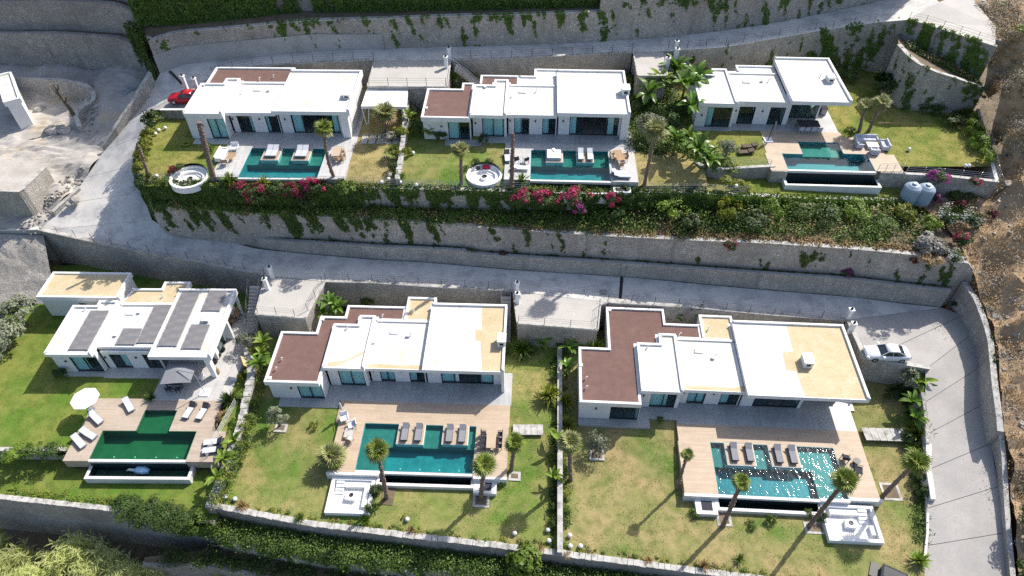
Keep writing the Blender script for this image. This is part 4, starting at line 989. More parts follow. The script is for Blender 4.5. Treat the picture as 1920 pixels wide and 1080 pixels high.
VB = dict(VD); VB.update(xb=-.1, xs=5.75, x1=10.08, x2=16.2, x3=24.9, fb=.7, f1=1.48, f2=2.15, f3=2.2, yb1=6.8, ym=8.2, y3=11.0, hb=3.25,
          wb=[(3.0, 5.65, 2.5, 2, ((3.1, 4.4),), None)], w1=[(7.1, 9.8, 2.75, 2, allc(7.2, 9.7), None)],
          w2=[(11.0, 12.85, 2.45, 2, ((11.1, 12.0),), None), (14.45, 16.1, 2.45, 2, ((14.5, 15.3),), None)], w3=[(17.8, 23.8, 2.6, 4, ((17.9, 18.6), (22.5, 23.2)), (1, 2))],
          back=[(16.3, 12.1), (13.35, 12.1), (13.35, 10.3), (6.4, 10.3), (6.4, 8.2), (4.3, 8.2), (4.3, 6.7), (0, 6.7)],
          r1=.6, r2=1.42, r3=1.0, notch=((8.3, 7.3), (8.3, 8.65)),
          low=[([(-.1, .15), (5.72, .15), (5.72, 8.3), (4.22, 8.3), (4.22, 6.8), (-.1, 6.8)], 'gravel_roof', {0, 2, 3, 4, 5}),
               ([(5.74, 7.32), (8.28, 7.32), (8.28, 8.67), (10.06, 8.67), (10.06, 8.22), (11.4, 8.22), (11.4, 10.35), (6.42, 10.35), (6.42, 8.32), (5.74, 8.32)], 'gravel_roof', {6, 7}),
               ([(11.42, 8.22), (16.2, 8.22), (16.2, 11.0), (16.5, 11.02), (16.5, 12.2), (13.33, 12.2), (13.33, 10.35), (11.42, 10.35)], 'roof_white', {3, 4, 5, 6})],
          chim=(24.6, 5.7, 3.85, .9, .85), vents=[(11.9, 6.6, 3.22, 1), (13.6, 6.7, 3.22, 0), (10.5, 5.4, 3.22, 2), (7.2, 6.9, 3.6, 2), (.3, 2.2, 3.25, 2)],
          lamps=[(2.2, .7, 1.9), (6.3, 1.48, 1.95), (10.5, 2.15, 1.95), (13.6, 2.15, 1.95), (17.0, 2.2, 2.0)], pier=[(24.0, 24.9, 1.2, 2.18, 3.28)], p1=None, p2=None, p3=None)
villa('villa', 'white villa with small brown roof at its left, middle of the upper row', (-10.8, 72.0), -2, 13.2, VB)

VA = dict(VD); VA.update(xb=-.2, xs=-.3, x1=4.32, x2=10.35, x3=19.65, fb=.7, f1=.72, f2=2.18, f3=2.12, yb1=7.3, ym=8.4, y3=10.45, hb=3.3,
          wb=[], w1=[(2.2, 4.22, 2.8, 2, allc(2.3, 4.1), None)], w2=[(5.25, 7.1, 2.5, 2, ((6.7, 7.05),), None), (8.7, 10.3, 2.5, 2, ((8.75, 9.1),), None)],
          w3=[(11.95, 17.8, 2.65, 4, ((12.1, 13.2), (17.0, 17.6)), (1, 2))],
          back=[(10.6, 11.85), (.1, 11.85), (.1, 8.0)], r1=.62, r2=1.5, r3=.9, notch=((2.5, 7.35), (2.5, 8.6)), rinset=.35,
          low=[([(.05, 7.37), (2.48, 7.37), (2.48, 8.62), (4.34, 8.62), (4.34, 8.42), (10.33, 8.42), (10.33, 10.47), (10.5, 10.49), (10.5, 12.0), (.05, 12.0)], 'gravel_roof', {7, 8, 9})],
          chim=(18.8, 4.3, 3.85, .8, .5), vents=[(6.9, 6.7, 3.22, 1), (8.4, 6.5, 3.22, 2), (5.2, 5.9, 3.22, 0), (6.6, 8.9, 3.3, 0), (8.2, 9.6, 3.3, 0), (.1, 7.0, 3.6, 2)],
          lamps=[(1.5, .72, 1.9), (4.7, 2.18, 1.95), (8.0, 2.18, 1.95), (11.2, 2.12, 2.0)], pier=[(18.3, 19.25, 1.1, 2.1, 3.28)], p1=None, p2=None,
          p3=None)
villa('villa', 'white villa with brown back roof beside the climbing lane, left of the upper row', (-39.1, 72.1), -1, 13.2, VA)

VC = dict(VD); VC.update(xb=.4, xs=.4, x1=5.05, x2=11.6, x3=18.7, fb=.4, f1=.48, f2=1.3, f3=3.0, yb1=7, ym=8.0, y3=10.85, rinset=2.3, h3=4.05, h1=3.5, h2=3.3, hb=3.3,
          wb=[], w1=[(1.7, 4.75, 2.8, 3, ((1.8, 2.5),), None)], w2=[(5.8, 7.8, 2.5, 2, (), None), (9.6, 11.5, 2.5, 2, (), None)], w3=[(12.2, 16.2, 2.7, 3, (), None)], wr=[(3.8, 7.5, 2.7, 2)],
          back=[(11.7, 9.85), (6.5, 9.85), (6.5, 8.0), (.5, 8.0)], r1=.25, r2=1.2, r3=.25, notch=((3.1, 6.9), (3.1, 8.45)),
          low=[([(5.07, 8.02), (11.6, 8.02), (11.6, 9.9), (6.5, 9.9), (6.5, 8.6), (5.07, 8.6)], 'roof_white', {2, 3})],
          chim=(17.3, 5.3, 4.05, .85, .65), vents=[(7.2, 5.8, 3.3, 1), (9.2, 6.0, 3.3, 2), (10.0, 6.0, 3.3, 0), (1.6, 6.3, 3.5, 1), (16.4, 6.2, 4.05, 0)],
          lamps=[(1.1, .48, 1.7), (5.4, 1.3, 1.95), (8.7, 1.3, 1.95)], pier=[(11.62, 12.1, 1.35, 2.9, 3.5), (18.3, 18.5, 8.6, 10.6, 3.5)], p1=None, p2=None, p3=None)
villa('villa', 'white villa with a raised overhanging right roof, right of the upper row', (22.5, 75.0), -2.5, 13.2, VC)

VF = dict(VD); VF.update(xb=-.1, xs=-.1, x1=4.85, x2=11.2, x3=17.95, fb=.4, f1=.55, f2=1.1, f3=2.4, yb1=7, ym=7.75, y3=9.55, rinset=1.1, h3=3.85, h1=3.6, h2=3.3, hb=3.3,
          wb=[], w1=[(1.75, 4.75, 2.6, 2, ((1.85, 3.4),), None)], w2=[(5.8, 7.75, 2.4, 2, ((6.9, 7.6),), None), (9.45, 11.1, 2.4, 2, (), None)], w3=[(11.6, 16.4, 2.6, 3, (), (1,))], wr=[(3.0, 5.0, 2.6, 1), (6.4, 8.4, 2.6, 1)],
          back=[(11.9, 11.2), (8.8, 11.2), (8.8, 10.0), (5.2, 10.0), (5.2, 7.8), (0, 7.8)], r1=.1, r2=1.42, r3=-.32, notch=((2.6, 7.1), (2.6, 7.85)),
          low=[([(4.87, 7.77), (11.2, 7.77), (11.2, 9.55), (11.9, 9.57), (11.9, 11.25), (8.8, 11.25), (8.8, 10.1), (5.4, 10.1), (4.87, 8.2)], 'roof_beige', {3, 4, 5, 6})],
          chim=(15.9, 5.0, 3.85, .7, .3), vents=[(6.6, 6.3, 3.3, 1), (7.6, 6.4, 3.3, 2), (9.4, 8.9, 3.3, 0), (6.3, 3.0, 3.3, 2), (1.5, 6.6, 3.6, 0)],
          lamps=[(1.2, .55, 1.9), (5.3, 1.1, 1.95), (8.7, 1.1, 1.95)], pier=[(16.9, 17.4, -.15, .45, 3.34), (16.86, 17.7, 5.4, 5.75, 3.34), (17.5, 17.75, 9.2, 9.5, 3.34)], p1=None, p2=None, p3=None)
vf = villa('villa', 'white villa covered with solar panels, left of the lower row', (-50, 46.4), -.5, 0, VF)
# solar panels
cell = MB(); cell.box(-1.02, 1.02, -.52, .52, .05, .09)
CELL = cell.mesh('solar_panel', M['panel'])
fr_ = MB()
for a in ((-1.05, 1.05, -.55, -.522, .04, .1), (-1.05, 1.05, .522, .55, .04, .1), (-1.05, -1.022, -.522, .522, .04, .1), (1.022, 1.05, -.522, .522, .04, .1)): fr_.box(*a)
FRM = fr_.mesh('frame', M['steel'])
pg = 'solar panels on the left villa roofs'
for x, y0, n, h, where in ((3.3, .95, 5, 3.6, 'left roof'), (7.85, 1.95, 2, 3.3, 'middle roof, short pair'), (10.05, 2.2, 5, 3.3, 'middle roof, long column'), (12.85, 1.35, 7, 3.85, 'right roof, longest column'), (15.95, 6.5, 3, 3.85, 'right roof, rear set'), (15.55, 1.0, 3, 3.85, 'right roof, front set')):
    arr = thing('solar_array', 'column of %d dark solar panels on the solar-panel villa, %s' % (n, where), 'solar panels', Matrix.Translation((-50, 46.4, 0)) @ Matrix.Rotation(R(-.5), 4, 'Z') @ Vector((x, y0, h)), R(-.5), pg)
    for i in range(n):
        p = link('solar_panel', CELL, arr, (0, .3 + 1.12 * i, .10)); p.rotation_euler = (R(3), 0, 0)
        link('frame', FRM, p)
    m = MB(); m.box(-1.0, -.9, -.3, -.22, .01, .2); m.box(.9, 1.0, -.3, -.22, .01, .2); m.box(-1.05, 1.05, -.28, -.24, .06, .1); m.build('mounting_rail', M['grey_metal'], arr)

# annex behind the solar villa
ax = thing('garden_annex', 'low white annex with beige flat roof behind the solar-panel villa', 'annex', (-55.1, 55.0, 0), R(-1))
w = MB(); w1 = [(4.3, 5.1), (6.6, 7.5), (8.6, 9.2)]
for a, b in w1: window(ax, a, b, .25, .05, 2.3, 1)
wall_run(w, .1, .25, 9.3, .25, .04, 2.95, [(a, b, .05, 2.3) for a, b in [(q[0] - .1, q[1] - .1) for q in w1]])
wall_run(w, 9.3, .25, 9.3, 4.0, .04, 2.95); wall_run(w, 9.3, 4.0, .1, 4.0, .04, 2.95); wall_run(w, .1, 4.0, .1, .25, .04, 2.95)
w.build('wall', M['plaster'], ax)
roof_block(ax, [(-.0, 0), (9.45, 0), (9.45, 4.15), (0, 4.15)], 3.4, 'roof_beige', rim=.18)
lamps(ax, [(5.9, .25, 1.9), (8.1, .25, 1.9)])
for x in (2.2, 7.2):
    m = MB(); m.box(-.4, .4, -.16, .16, 0, .55); q = m.build('air_conditioner', M['white'], None, (-55.1 + x + .1, 55.0 + 4.55, 2.2)); tag(q, 'white outdoor cooling unit behind the annex roof, %s' % ('nearer the left edge' if x < 4 else 'nearer the solar panels'), 'air conditioner')
    b_ = MB(); b_.box(-.45, .45, -.2, .2, -2.2, -.02); b_.build('stand', M['grey_metal'], q)

# corner of a white house at the left edge
ho = thing('white_house', 'white house corner with a dark window cut off by the left edge', 'house', W(40, 243, 9.9), R(-56))
w = MB(); window(ho, -4.6, -2.6, 0, .3, 2.9, 1)
wall_run(w, -8, 0, 0, 0, -1, 3.6, [(3.4, 5.4, .3, 2.9)]); wall_run(w, 0, 0, 0, 1.6, -1, 3.6); wall_run(w, 0, 1.6, -8, 1.6, -1, 3.6); wall_run(w, -8, 1.6, -8, 0, -1, 3.6)
w.build('wall', M['plaster'], ho); roof_block(ho, [(-8.2, -.2), (.2, -.2), (.2, 1.8), (-8.2, 1.8)], 4.05, 'roof_white')
# ---------------------------------------------------------------- decks, patios and pools (in each villa's own frame)
VF_ = dict(A=((-39.1, 72.1), -1, 13.2), B=((-10.8, 72.0), -2, 13.2), C=((22.5, 75.0), -2.5, 13.2), D=((-25.5, 42.6), -2, 0), E=((6.85, 40.3), -3, 0), F=((-50, 46.4), -.5, 0))
def at(k, x, y, z=0):
    o, r, z0 = VF_[k]; c, s = math.cos(R(r)), math.sin(R(r)); return (o[0] + x * c - y * s, o[1] + x * s + y * c, z0 + z)
def rz(k, a=0): return R(VF_[k][1]) + a
def slabs(k, name, rects, mat, depth=1.5, top=0):
    m = MB()
    for x0, x1, y0, y1 in rects: m.box(x0, x1, y0, y1, -depth, top)
    o, r, z0 = VF_[k]; return tag(m.build(name, M[mat], None, (o[0], o[1], z0), R(r)), kind='structure')
def pool(k, label, outline, deeps, shelves, edge, trough, tile, water, rim_z=-.6, floor_z=-1.2, shelf_z=-.5):
    """outline CCW from the front left; edge = (x0, x1, y) of the overflow edge; trough = (x0, x1, y0, y1)"""
    o, r, z0 = VF_[k]; root = thing('swimming_pool', label, 'swimming pool', (o[0], o[1], z0), R(r))
    m = MB()
    for x0, x1, y0, y1 in deeps: m.box(x0, x1, y0, y1, floor_z - .2, floor_z)
    sh = MB()
    for x0, x1, y0, y1 in shelves: sh.box(x0, x1, y0, y1, floor_z - .2, shelf_z)
    sh.build('shallow_shelf', M[tile if 'green' in tile else 'shelf'], root)
    n = len(outline)
    for i in range(n):
        a, b = outline[i], outline[(i + 1) % n]
        if abs(a[1] - edge[2]) < .02 and abs(b[1] - edge[2]) < .02 and min(a[0], b[0]) >= edge[0] - .1: continue
        wall_run(m, a[0], a[1], b[0], b[1], floor_z, -.012, th=.05)
    m.build('basin', M[tile], root)
    for d in deeps[:1]:
        for i in range(4):
            lm = MB(); lm.lathe([(0, .03), (.07, .03), (.09, 0)], 8); lm.build('pool_lamp', M['white'], root, (d[0] + (d[1] - d[0]) * (.17 + .22 * i), d[2] + .9, floor_z))
    wm = MB(); tris = tessellate_polygon([[Vector((p[0], p[1], 0)) for p in outline]]); fs = []
    for t in tris:
        p = [outline[i] for i in t]; cr = (p[1][0] - p[0][0]) * (p[2][1] - p[0][1]) - (p[1][1] - p[0][1]) * (p[2][0] - p[0][0]); fs.append(tuple(t) if cr > 0 else tuple(t)[::-1])
    wm._add([(p[0], p[1], -.07) for p in outline], fs); wm.build('water', M[water], root)
    e = MB(); e.box(edge[0], edge[1], edge[2] - .28, edge[2], -.35, -.045); e.build('overflow_edge', M['coping_white'], root)
    e = MB(); e.box(edge[0] + .002, edge[1] - .002, edge[2] - .25, edge[2] - .002, rim_z - 1.2, -.352); e.build('overflow_wall', M['pool_dark'], root)
    x0, x1, y0, y1 = trough; t = MB(); wdt = .3
    t.box(x0 - wdt, x1 + wdt, y0 - wdt, y0, rim_z - 1.4, rim_z); t.box(x0 - wdt, x0, y0, y1, rim_z - 1.4, rim_z); t.box(x1, x1 + wdt, y0, y1, rim_z - 1.4, rim_z)
    t.build('trough_rim', M['coping_white'], root)
    t = MB(); t.box(x0, x1, y0, y1, rim_z - 1.3, rim_z - 1.1)
    t.box(x0, x1, y0 + .002, y0 + .02, rim_z - 1.1, rim_z - .05); t.box(x0 + .002, x0 + .02, y0 + .02, y1, rim_z - 1.1, rim_z - .05); t.box(x1 - .02, x1 - .002, y0 + .02, y1, rim_z - 1.1, rim_z - .05)
    t.build('trough', M['pool_dark'], root)
    t = MB(); t.quad((x0, y0, rim_z - .6), (x1, y0, rim_z - .6), (x1, y1, rim_z - .6), (x0, y1, rim_z - .6)); t.build('trough_water', M['water'], root)
    return root
def float_deck(k, label, x0, x1, y0, y1, group=None):
    o, r, z0 = VF_[k]; m = MB(); m.box(x0, x1, y0, y1, -.5, .015)
    q = m.build('pool_platform', M['coping_white'], None, (o[0], o[1], z0), R(r)); tag(q, label, 'pool platform', group)
    t = MB(); t.box(x0 + .06, x1 - .06, y0 + .06, y1 - .06, .016, .045); t.build('decking', M['deck'], q)
    return q

def cut_lawn(idx, k, *rects):
    """take the grass away where a pool, pit or deck stands"""
    o, r, z0 = VF_[k]; c, s = math.cos(R(r)), math.sin(R(r))
    for i in idx:
        bm = bmesh.new(); bm.from_mesh(LAWNS[i].data)
        for x0, x1, y0, y1 in rects:
            for (px, py, nx, ny) in ((x0, y0, 1, 0), (x1, y0, 1, 0), (x0, y0, 0, 1), (x0, y1, 0, 1)):
                co = Vector((o[0] + px * c - py * s, o[1] + px * s + py * c, 0)); no = Vector((nx * c - ny * s, nx * s + ny * c, 0))
                bmesh.ops.bisect_plane(bm, geom=bm.verts[:] + bm.edges[:] + bm.faces[:], plane_co=co, plane_no=no)
            dead = []
            for f in bm.faces:
                q = f.calc_center_median(); dx, dy = q.x - o[0], q.y - o[1]; lx, ly = dx * c + dy * s, -dx * s + dy * c
                if x0 < lx < x1 and y0 < ly < y1: dead.append(f)
            bmesh.ops.delete(bm, geom=dead, context='FACES')
        bm.to_mesh(LAWNS[i].data); bm.free()
cut_lawn((0, 1), 'A', (5, 19, -7.2, 1.5)); cut_lawn((2, 3), 'B', (11, 25, -7.2, 1.5))
cut_lawn((4, 5), 'C', (9, 22, -8.2, -1.5), (9.85, 20.85, -9.75, -8.2))
cut_lawn((6,), 'D', (8, 25, -7.9, 1), (12.45, 22, -8.7, -7.9), (8.1, 12.2, -11.7, -7.9))
cut_lawn((7,), 'E', (10.8, 28.5, -7.6, 1), (13.3, 23.25, -8.75, -7.6), (23.3, 28.1, -11.2, -7.2))
cut_lawn((8, 9), 'F', (5.6, 19.5, -10.4, -3.1), (7.5, 17.95, -12.0, -10.4))

# D: middle lower villa
slabs('D', 'patio', [(.5, 6.9, -.25, .85), (5.45, 6.9, .85, 2.72), (6.9, 9.85, .72, 2.72), (9.85, 25.4, .72, 3.38), (24.45, 25.4, 3.38, 5.0)], 'tile', .9)
slabs('D', 'deck', [(7.1, 25.3, -2.0, .72), (7.45, 10.2, -7.75, -2.0), (21.9, 25.25, -7.75, -2.0)], 'deck')
slabs('D', 'deck_edge', [(7.4, 12.6, -8.0, -7.75), (21.95, 25.3, -8.0, -7.75)], 'coping_white', 1.4, .01)
pool('D', 'teal pool with raised lounger decks in front of the middle lower villa', [(10.2, -7.45), (21.9, -7.45), (21.9, -2.0), (10.2, -2.0)], [(12.9, 21.9, -7.45, -4.5)], [(10.2, 12.9, -7.45, -2.0), (12.9, 21.9, -4.5, -2.0)], (12.6, 21.9, -7.45), (12.7, 21.75, -8.45, -7.73), 'pool_tile', 'water', -.5)
m_ = MB(); m_.box(10.2, 12.6, -7.75, -7.45, -1.4, -.02); o_, r_, z_ = VF_['D']; tag(m_.build('pool_kerb', M['coping_white'], None, (*o_, z_), R(r_)), kind='structure')
float_deck('D', 'left wooden lounger platform in the teal pool of the middle lower villa', 13.8, 16.6, -4.4, -2.03)
float_deck('D', 'right wooden lounger platform in the teal pool of the middle lower villa', 18.45, 21.15, -4.3, -2.03)
def vent_box(k, x0, x1, y0, y1, z, label):
    o, r, z0 = VF_[k]; m = MB()
    m.box(x0, x1, y0, y1, z - 1.2, z); q = m.build('pump_pit', M['coping_white'], None, (o[0], o[1], z0), R(r)); tag(q, label, 'pump pit')
    a, b, c, d = x0 + (x1 - x0) * .28, x0 + (x1 - x0) * .78, y0 + (y1 - y0) * .25, y1 - (y1 - y0) * .12
    t = MB(); t.box(a, b, c, d, z + .002, z + .03); t.build('hatch', M['fabric_dark'], q)
vent_box('D', 22.05, 24.3, -9.3, -8.0, -.45, 'white pump pit with dark hatch at the right end of the middle lower pool')
# E: right lower villa
slabs('E', 'patio', [(.1, 7.55, -.25, .6), (6.3, 7.55, .6, 2.34), (7.55, 10.62, .9, 2.34), (10.4, 10.62, .45, .9), (10.62, 17.05, .45, 3.03), (17.05, 28.95, .45, 2.98), (23.6, 29.4, 2.98, 8)], 'tile', .9)
slabs('E', 'deck', [(10.35, 28.95, -1.65, .45), (10.25, 13.5, -7.45, -1.65), (25.95, 28.95, -7.1, -1.65)], 'deck')
slabs('E', 'deck_edge', [(10.2, 13.5, -7.75, -7.45), (26.0, 29.15, -7.4, -7.1), (23.2, 26.0, -7.62, -7.32)], 'coping_white', 1.4, .01)
pool('E', 'rippled pool with sun glitter in front of the right lower villa', [(13.5, -7.4), (23.3, -7.4), (23.3, -7.32), (25.95, -7.32), (25.95, -1.65), (13.5, -1.65)], [(13.5, 23.3, -7.4, -4.2)], [(13.5, 23.3, -4.2, -1.65), (23.3, 25.95, -7.32, -1.65)], (13.5, 23.2, -7.4), (13.55, 23.0, -8.5, -7.68), 'pool_tile', 'water_rippled', -.5)
float_deck('E', 'left wooden lounger platform in the glittering pool of the right lower villa', 14.9, 17.8, -4.2, -1.72)
float_deck('E', 'right wooden lounger platform in the glittering pool of the right lower villa', 19.3, 22.2, -4.15, -1.7)
vent_box('E', 11.25, 13.3, -9.3, -7.75, -.45, 'white pump pit with dark hatch at the left end of the glittering pool')
# F: solar villa
slabs('F', 'patio', [(.3, 4.9, -.1, .55), (4.9, 11.2, -.3, 1.1), (11.2, 16.9, -3.2, 2.4), (16.9, 19.6, -3.2, 9.5)], 'tile_pale', .5)
slabs('F', 'deck', [(5.2, 11.05, -7.0, -3.0), (5.05, 7.6, -10.55, -7.0), (14.5, 18.9, -7.0, -3.2), (17.4, 20.5, -10.55, -7.0), (11.05, 14.5, -4.45, -3.2)], 'deck_grey', 1.2)
pool('F', 'dark green pool with a narrow upper bay in front of the solar-panel villa', [(7.6, -10.3), (17.4, -10.3), (17.4, -7.0), (14.5, -7.0), (14.5, -4.45), (11.05, -4.45), (11.05, -7.0), (7.6, -7.0)], [(7.6, 17.4, -10.3, -7.0)], [(11.05, 14.5, -7.0, -4.45)], (7.6, 17.4, -10.3), (7.75, 17.7, -11.75, -10.58), 'pool_tile_green', 'water_green', -.85)
# A, B
slabs('A', 'patio', [(0, 4.3, -.45, .7), (4.32, 20.0, .1, 2.12), (18.9, 20.0, 2.12, 9)], 'tile_pale', .7)
slabs('A', 'deck', [(4.35, 19.95, -1.2, .1), (4.3, 7.5, -7.0, -1.2), (16.7, 19.9, -7.2, -1.2)], 'tile_pale')
pool('A', 'teal pool with two lounger decks in front of the upper left villa', [(7.5, -7.0), (16.7, -7.0), (16.7, -1.2), (7.5, -1.2)], [(7.5, 16.7, -7.0, -3.95)], [(7.5, 16.7, -3.95, -1.2)], (7.5, 16.7, -7.0), (7.6, 16.5, -7.45, -7.28), 'pool_tile', 'water', -.75)
float_deck('A', 'left lounger platform in the pool of the upper left villa', 9.2, 11.3, -3.65, -1.25)
float_deck('A', 'right lounger platform in the pool of the upper left villa', 12.85, 14.95, -3.65, -1.25)
slabs('B', 'patio', [(2.6, 7.1, -.55, .7), (7.1, 10.0, .2, 1.48), (10.0, 25.8, .2, 2.15), (24.9, 25.8, 2.15, 9)], 'tile', .7)
slabs('B', 'deck', [(10.0, 25.75, -1.15, .2), (10.1, 13.15, -7.1, -1.15), (22.45, 25.6, -7.1, -1.15)], 'tile_pale')
pool('B', 'teal pool with a daybed and lounger decks in front of the upper middle villa', [(13.15, -6.95), (22.45, -6.95), (22.45, -1.15), (13.15, -1.15)], [(13.15, 22.45, -6.95, -3.8)], [(13.15, 22.45, -3.8, -1.15)], (13.15, 22.45, -6.95), (13.25, 22.35, -8.1, -7.23), 'pool_tile', 'water', -.8)
float_deck('B', 'left lounger platform holding the daybed in the upper middle pool', 14.95, 17.0, -3.62, -1.2)
float_deck('B', 'right lounger platform in the upper middle pool', 18.6, 20.65, -3.5, -1.2)
m_ = MB(); m_.box(22.7, 24.7, -8.4, -7.42, -1.3, -.5); o_, r_, z_ = VF_['B']; q = m_.build('pump_pit', M['coping_white'], None, (*o_, z_), R(r_)); tag(q, 'pump pit with black opening at the right end of the upper middle pool', 'pump pit')
t_ = MB(); t_.box(23.0, 24.2, -8.2, -7.6, -.498, -.47); t_.build('hatch', M['dark'], q)
# C
slabs('C', 'patio', [(.3, 5.05, -.35, .48), (5.05, 12.1, -.1, 1.3), (12.1, 18.3, -.1, 3.0)], 'tile', .7)
slabs('C', 'patio', [(16.4, 18.3, 3.0, 6.2)], 'tile_pale', .7)
slabs('C', 'deck', [(8.6, 18.5, -2.3, -.1), (8.4, 12.7, -4.9, -2.3), (8.2, 10.2, -8.3, -4.9), (17.65, 22.6, -4.6, -2.3), (18.5, 22.4, -2.3, -1.1), (20.4, 23.6, -8.0, -4.6)], 'deck', 2.2)
pool('C', 'blue pool with a narrow upper bay in front of the upper right villa', [(10.2, -8.0), (20.4, -8.0), (20.4, -4.6), (17.65, -4.6), (17.65, -2.3), (12.7, -2.3), (12.7, -4.9), (10.2, -4.9)], [(10.2, 20.4, -8.0, -4.75)], [(12.7, 17.65, -4.75, -2.3)], (10.2, 20.4, -8.0), (10.1, 20.6, -9.5, -8.28), 'pool_tile_blue', 'water', -1.0)
m_ = MB(); m_.box(8.25, 10.15, -8.5, -8.302, -2.2, -.02); m_.box(20.95, 23.5, -8.3, -8.002, -2.2, -.02); o_, r_, z_ = VF_['C']; tag(m_.build('deck_wall', M['stone'], None, (*o_, z_), R(r_)), kind='structure')

# stepping stones beside the pools
def pavers(label, n, x0, y0, dx, dy, sx, sy, mat='slab', ang=0):
    base = thing('stepping_path', label, 'stepping stones', (x0, y0, 0), ang)
    m = MB(); m.box(-sx / 2, sx / 2, -sy / 2, sy / 2, 0, .07); me = m.mesh('paver', M[mat])
    return base, me
b, me = pavers('row of pale square stepping stones on the dry grass under the carport', 6, *at('A', 20.6, .9)[:2], 0, 0, .78, 1.9)
b.location.z = 13.16
for i in range(6): link('paver', me, b, (.3 + .98 * i, 0, 0))
b, me = pavers('short path of pale pavers from the middle lower deck to the divider wall', 5, *at('D', 25.9, -2.2)[:2], 0, 0, .60, 1.25, 'coping')
b.location.z = -.16
for i in range(5): link('paver', me, b, (.1 + .63 * i, 0, 0))
b, me = pavers('path of pale pavers between the right lower deck and the road-side plants', 6, *at('E', 29.8, .2)[:2], 0, 0, .68, 1.5, 'coping')
b.location.z = -.07
for i in range(6): link('paver', me, b, (.1 + .72 * i, -.03 * i, 0))

# sunken seating pits with fire box
def square_pit(k, label, x0, x1, y0, y1, bench, stepx, rim=-.42, floor=-1.0):
    o, r, z0 = VF_[k]; root = thing('fire_pit_lounge', label, 'seating pit', (o[0], o[1], z0), R(r)); wd = .32
    m = MB(); m.box(x0, x1, y0, y0 + wd, -1.9, rim); m.box(x0, x1, y1 - wd, y1, -1.9, rim + .02); m.box(x0, x0 + wd, y0 + wd, y1 - wd, -1.9, rim); m.box(x1 - wd, x1, y0 + wd, y1 - wd, -1.9, rim); m.build('rim', M['plaster'], root)
    m = MB(); m.box(x0 + wd, x1 - wd, y0 + wd, y1 - wd, -1.9, floor); m.build('floor', M['plaster'], root)
    m = MB(); bw = .62; b0, b1 = x0 + wd + .002, x1 - wd - .002
    if bench == 'R':
        m.box(b0 + 1.0, b1, y1 - wd - bw, y1 - wd - .002, floor + .002, floor + .4); m.box(b1 - bw, b1, y0 + wd + .5, y1 - wd - bw, floor + .002, floor + .4)
    else:
        m.box(b0 + .5, b1 - 1.0, y1 - wd - bw, y1 - wd - .002, floor + .002, floor + .4); m.box(b1 - bw * .8, b1, y0 + wd + .5, y1 - wd - 1.6, floor + .002, floor + .4)
    m.build('bench', M['plaster'], root)
    for i in range(4):
        m = MB(); m.box(stepx, stepx + .8, y1 - wd - .32 * (i + 1), y1 - wd - .32 * i - .002, floor + .003, floor + .5 - .12 * i); m.build('step', M['white'], root)
    cx, cy = (x0 + x1) / 2, (y0 + y1) / 2
    m = MB(); m.prism([(cx - .55, cy - .35), (cx + .45, cy - .45), (cx + .6, cy + .25), (cx + .25, cy + .5), (cx - .45, cy + .4)], floor + .003, floor + .42); f = m.build('fire_table', M['plaster'], root)
    m = MB(); m.lathe([(0, 0), (.2, 0), (.22, .03), (.17, .06), (0, .03)], 14, (cx + .05, cy + .08, floor + .424)); m.build('fire_bowl', M['dark'], f)
    return root
square_pit('D', 'white square sunken seating pit with fire bowl left of the middle lower pool', 8.0, 12.3, -11.8, -8.02, 'R', 8.5)
square_pit('E', 'white square sunken seating pit with fire bowl right of the glittering pool', 23.2, 28.2, -11.3, -7.64, 'L', 26.7)
def round_pit(p, label, r, cushions=()):
    root = thing('fire_pit_lounge', label, 'seating pit', p)
    m = MB(); m.lathe([(r, -.6), (r, .2), (r - .3, .2), (r - .3, -.15), (r - .85, -.15), (r - .85, -.45), (0, -.45)], 40); m.build('rim', M['plaster'], root)
    m = MB(); m.lathe([(.42, -.445), (.42, -.1), (.3, -.1), (.27, -.18), (0, -.18)], 20); f = m.build('fire_table', M['plaster'], root)
    m = MB(); m.lathe([(0, -.16), (.2, -.16), (.28, -.09), (.33, -.07)], 14); m.build('fire_bowl', M['dark'], f)
    for i in range(3):
        m = MB(); a = R(52); m.rbox((math.cos(a) * (r - .35 - .33 * i), math.sin(a) * (r - .35 - .33 * i), -.3 + .17 * (1 - i)), (.34, .9, .25), a); m.build('step', M['white'], root)
    return root
def cut_disc(i, cx, cy, r, n=16):
    bm = bmesh.new(); bm.from_mesh(LAWNS[i].data)
    for k in range(n): bmesh.ops.bisect_plane(bm, geom=bm.verts[:] + bm.edges[:] + bm.faces[:], plane_co=(cx + r * math.cos(2 * math.pi * k / n), cy + r * math.sin(2 * math.pi * k / n), 0), plane_no=(math.cos(2 * math.pi * k / n), math.sin(2 * math.pi * k / n), 0))
    dead = [f for f in bm.faces if math.hypot(f.calc_center_median().x - cx, f.calc_center_median().y - cy) < r]
    bmesh.ops.delete(bm, geom=dead, context='FACES'); bm.to_mesh(LAWNS[i].data); bm.free()
cut_disc(0, *W(355, 332, 12.7)[:2], 2.1); cut_disc(2, *W(908, 328, 12.75)[:2], 2.0)
ra = round_pit((*W(355, 332, 12.7)[:2], 12.6), 'white round sunken seating pit on the front lawn of the upper left villa', 2.25)
pb = (*W(908, 328, 12.75)[:2], 12.66)
rb = round_pit(pb, 'white round sunken seating pit with red cushions beside the upper middle pool', 2.15)
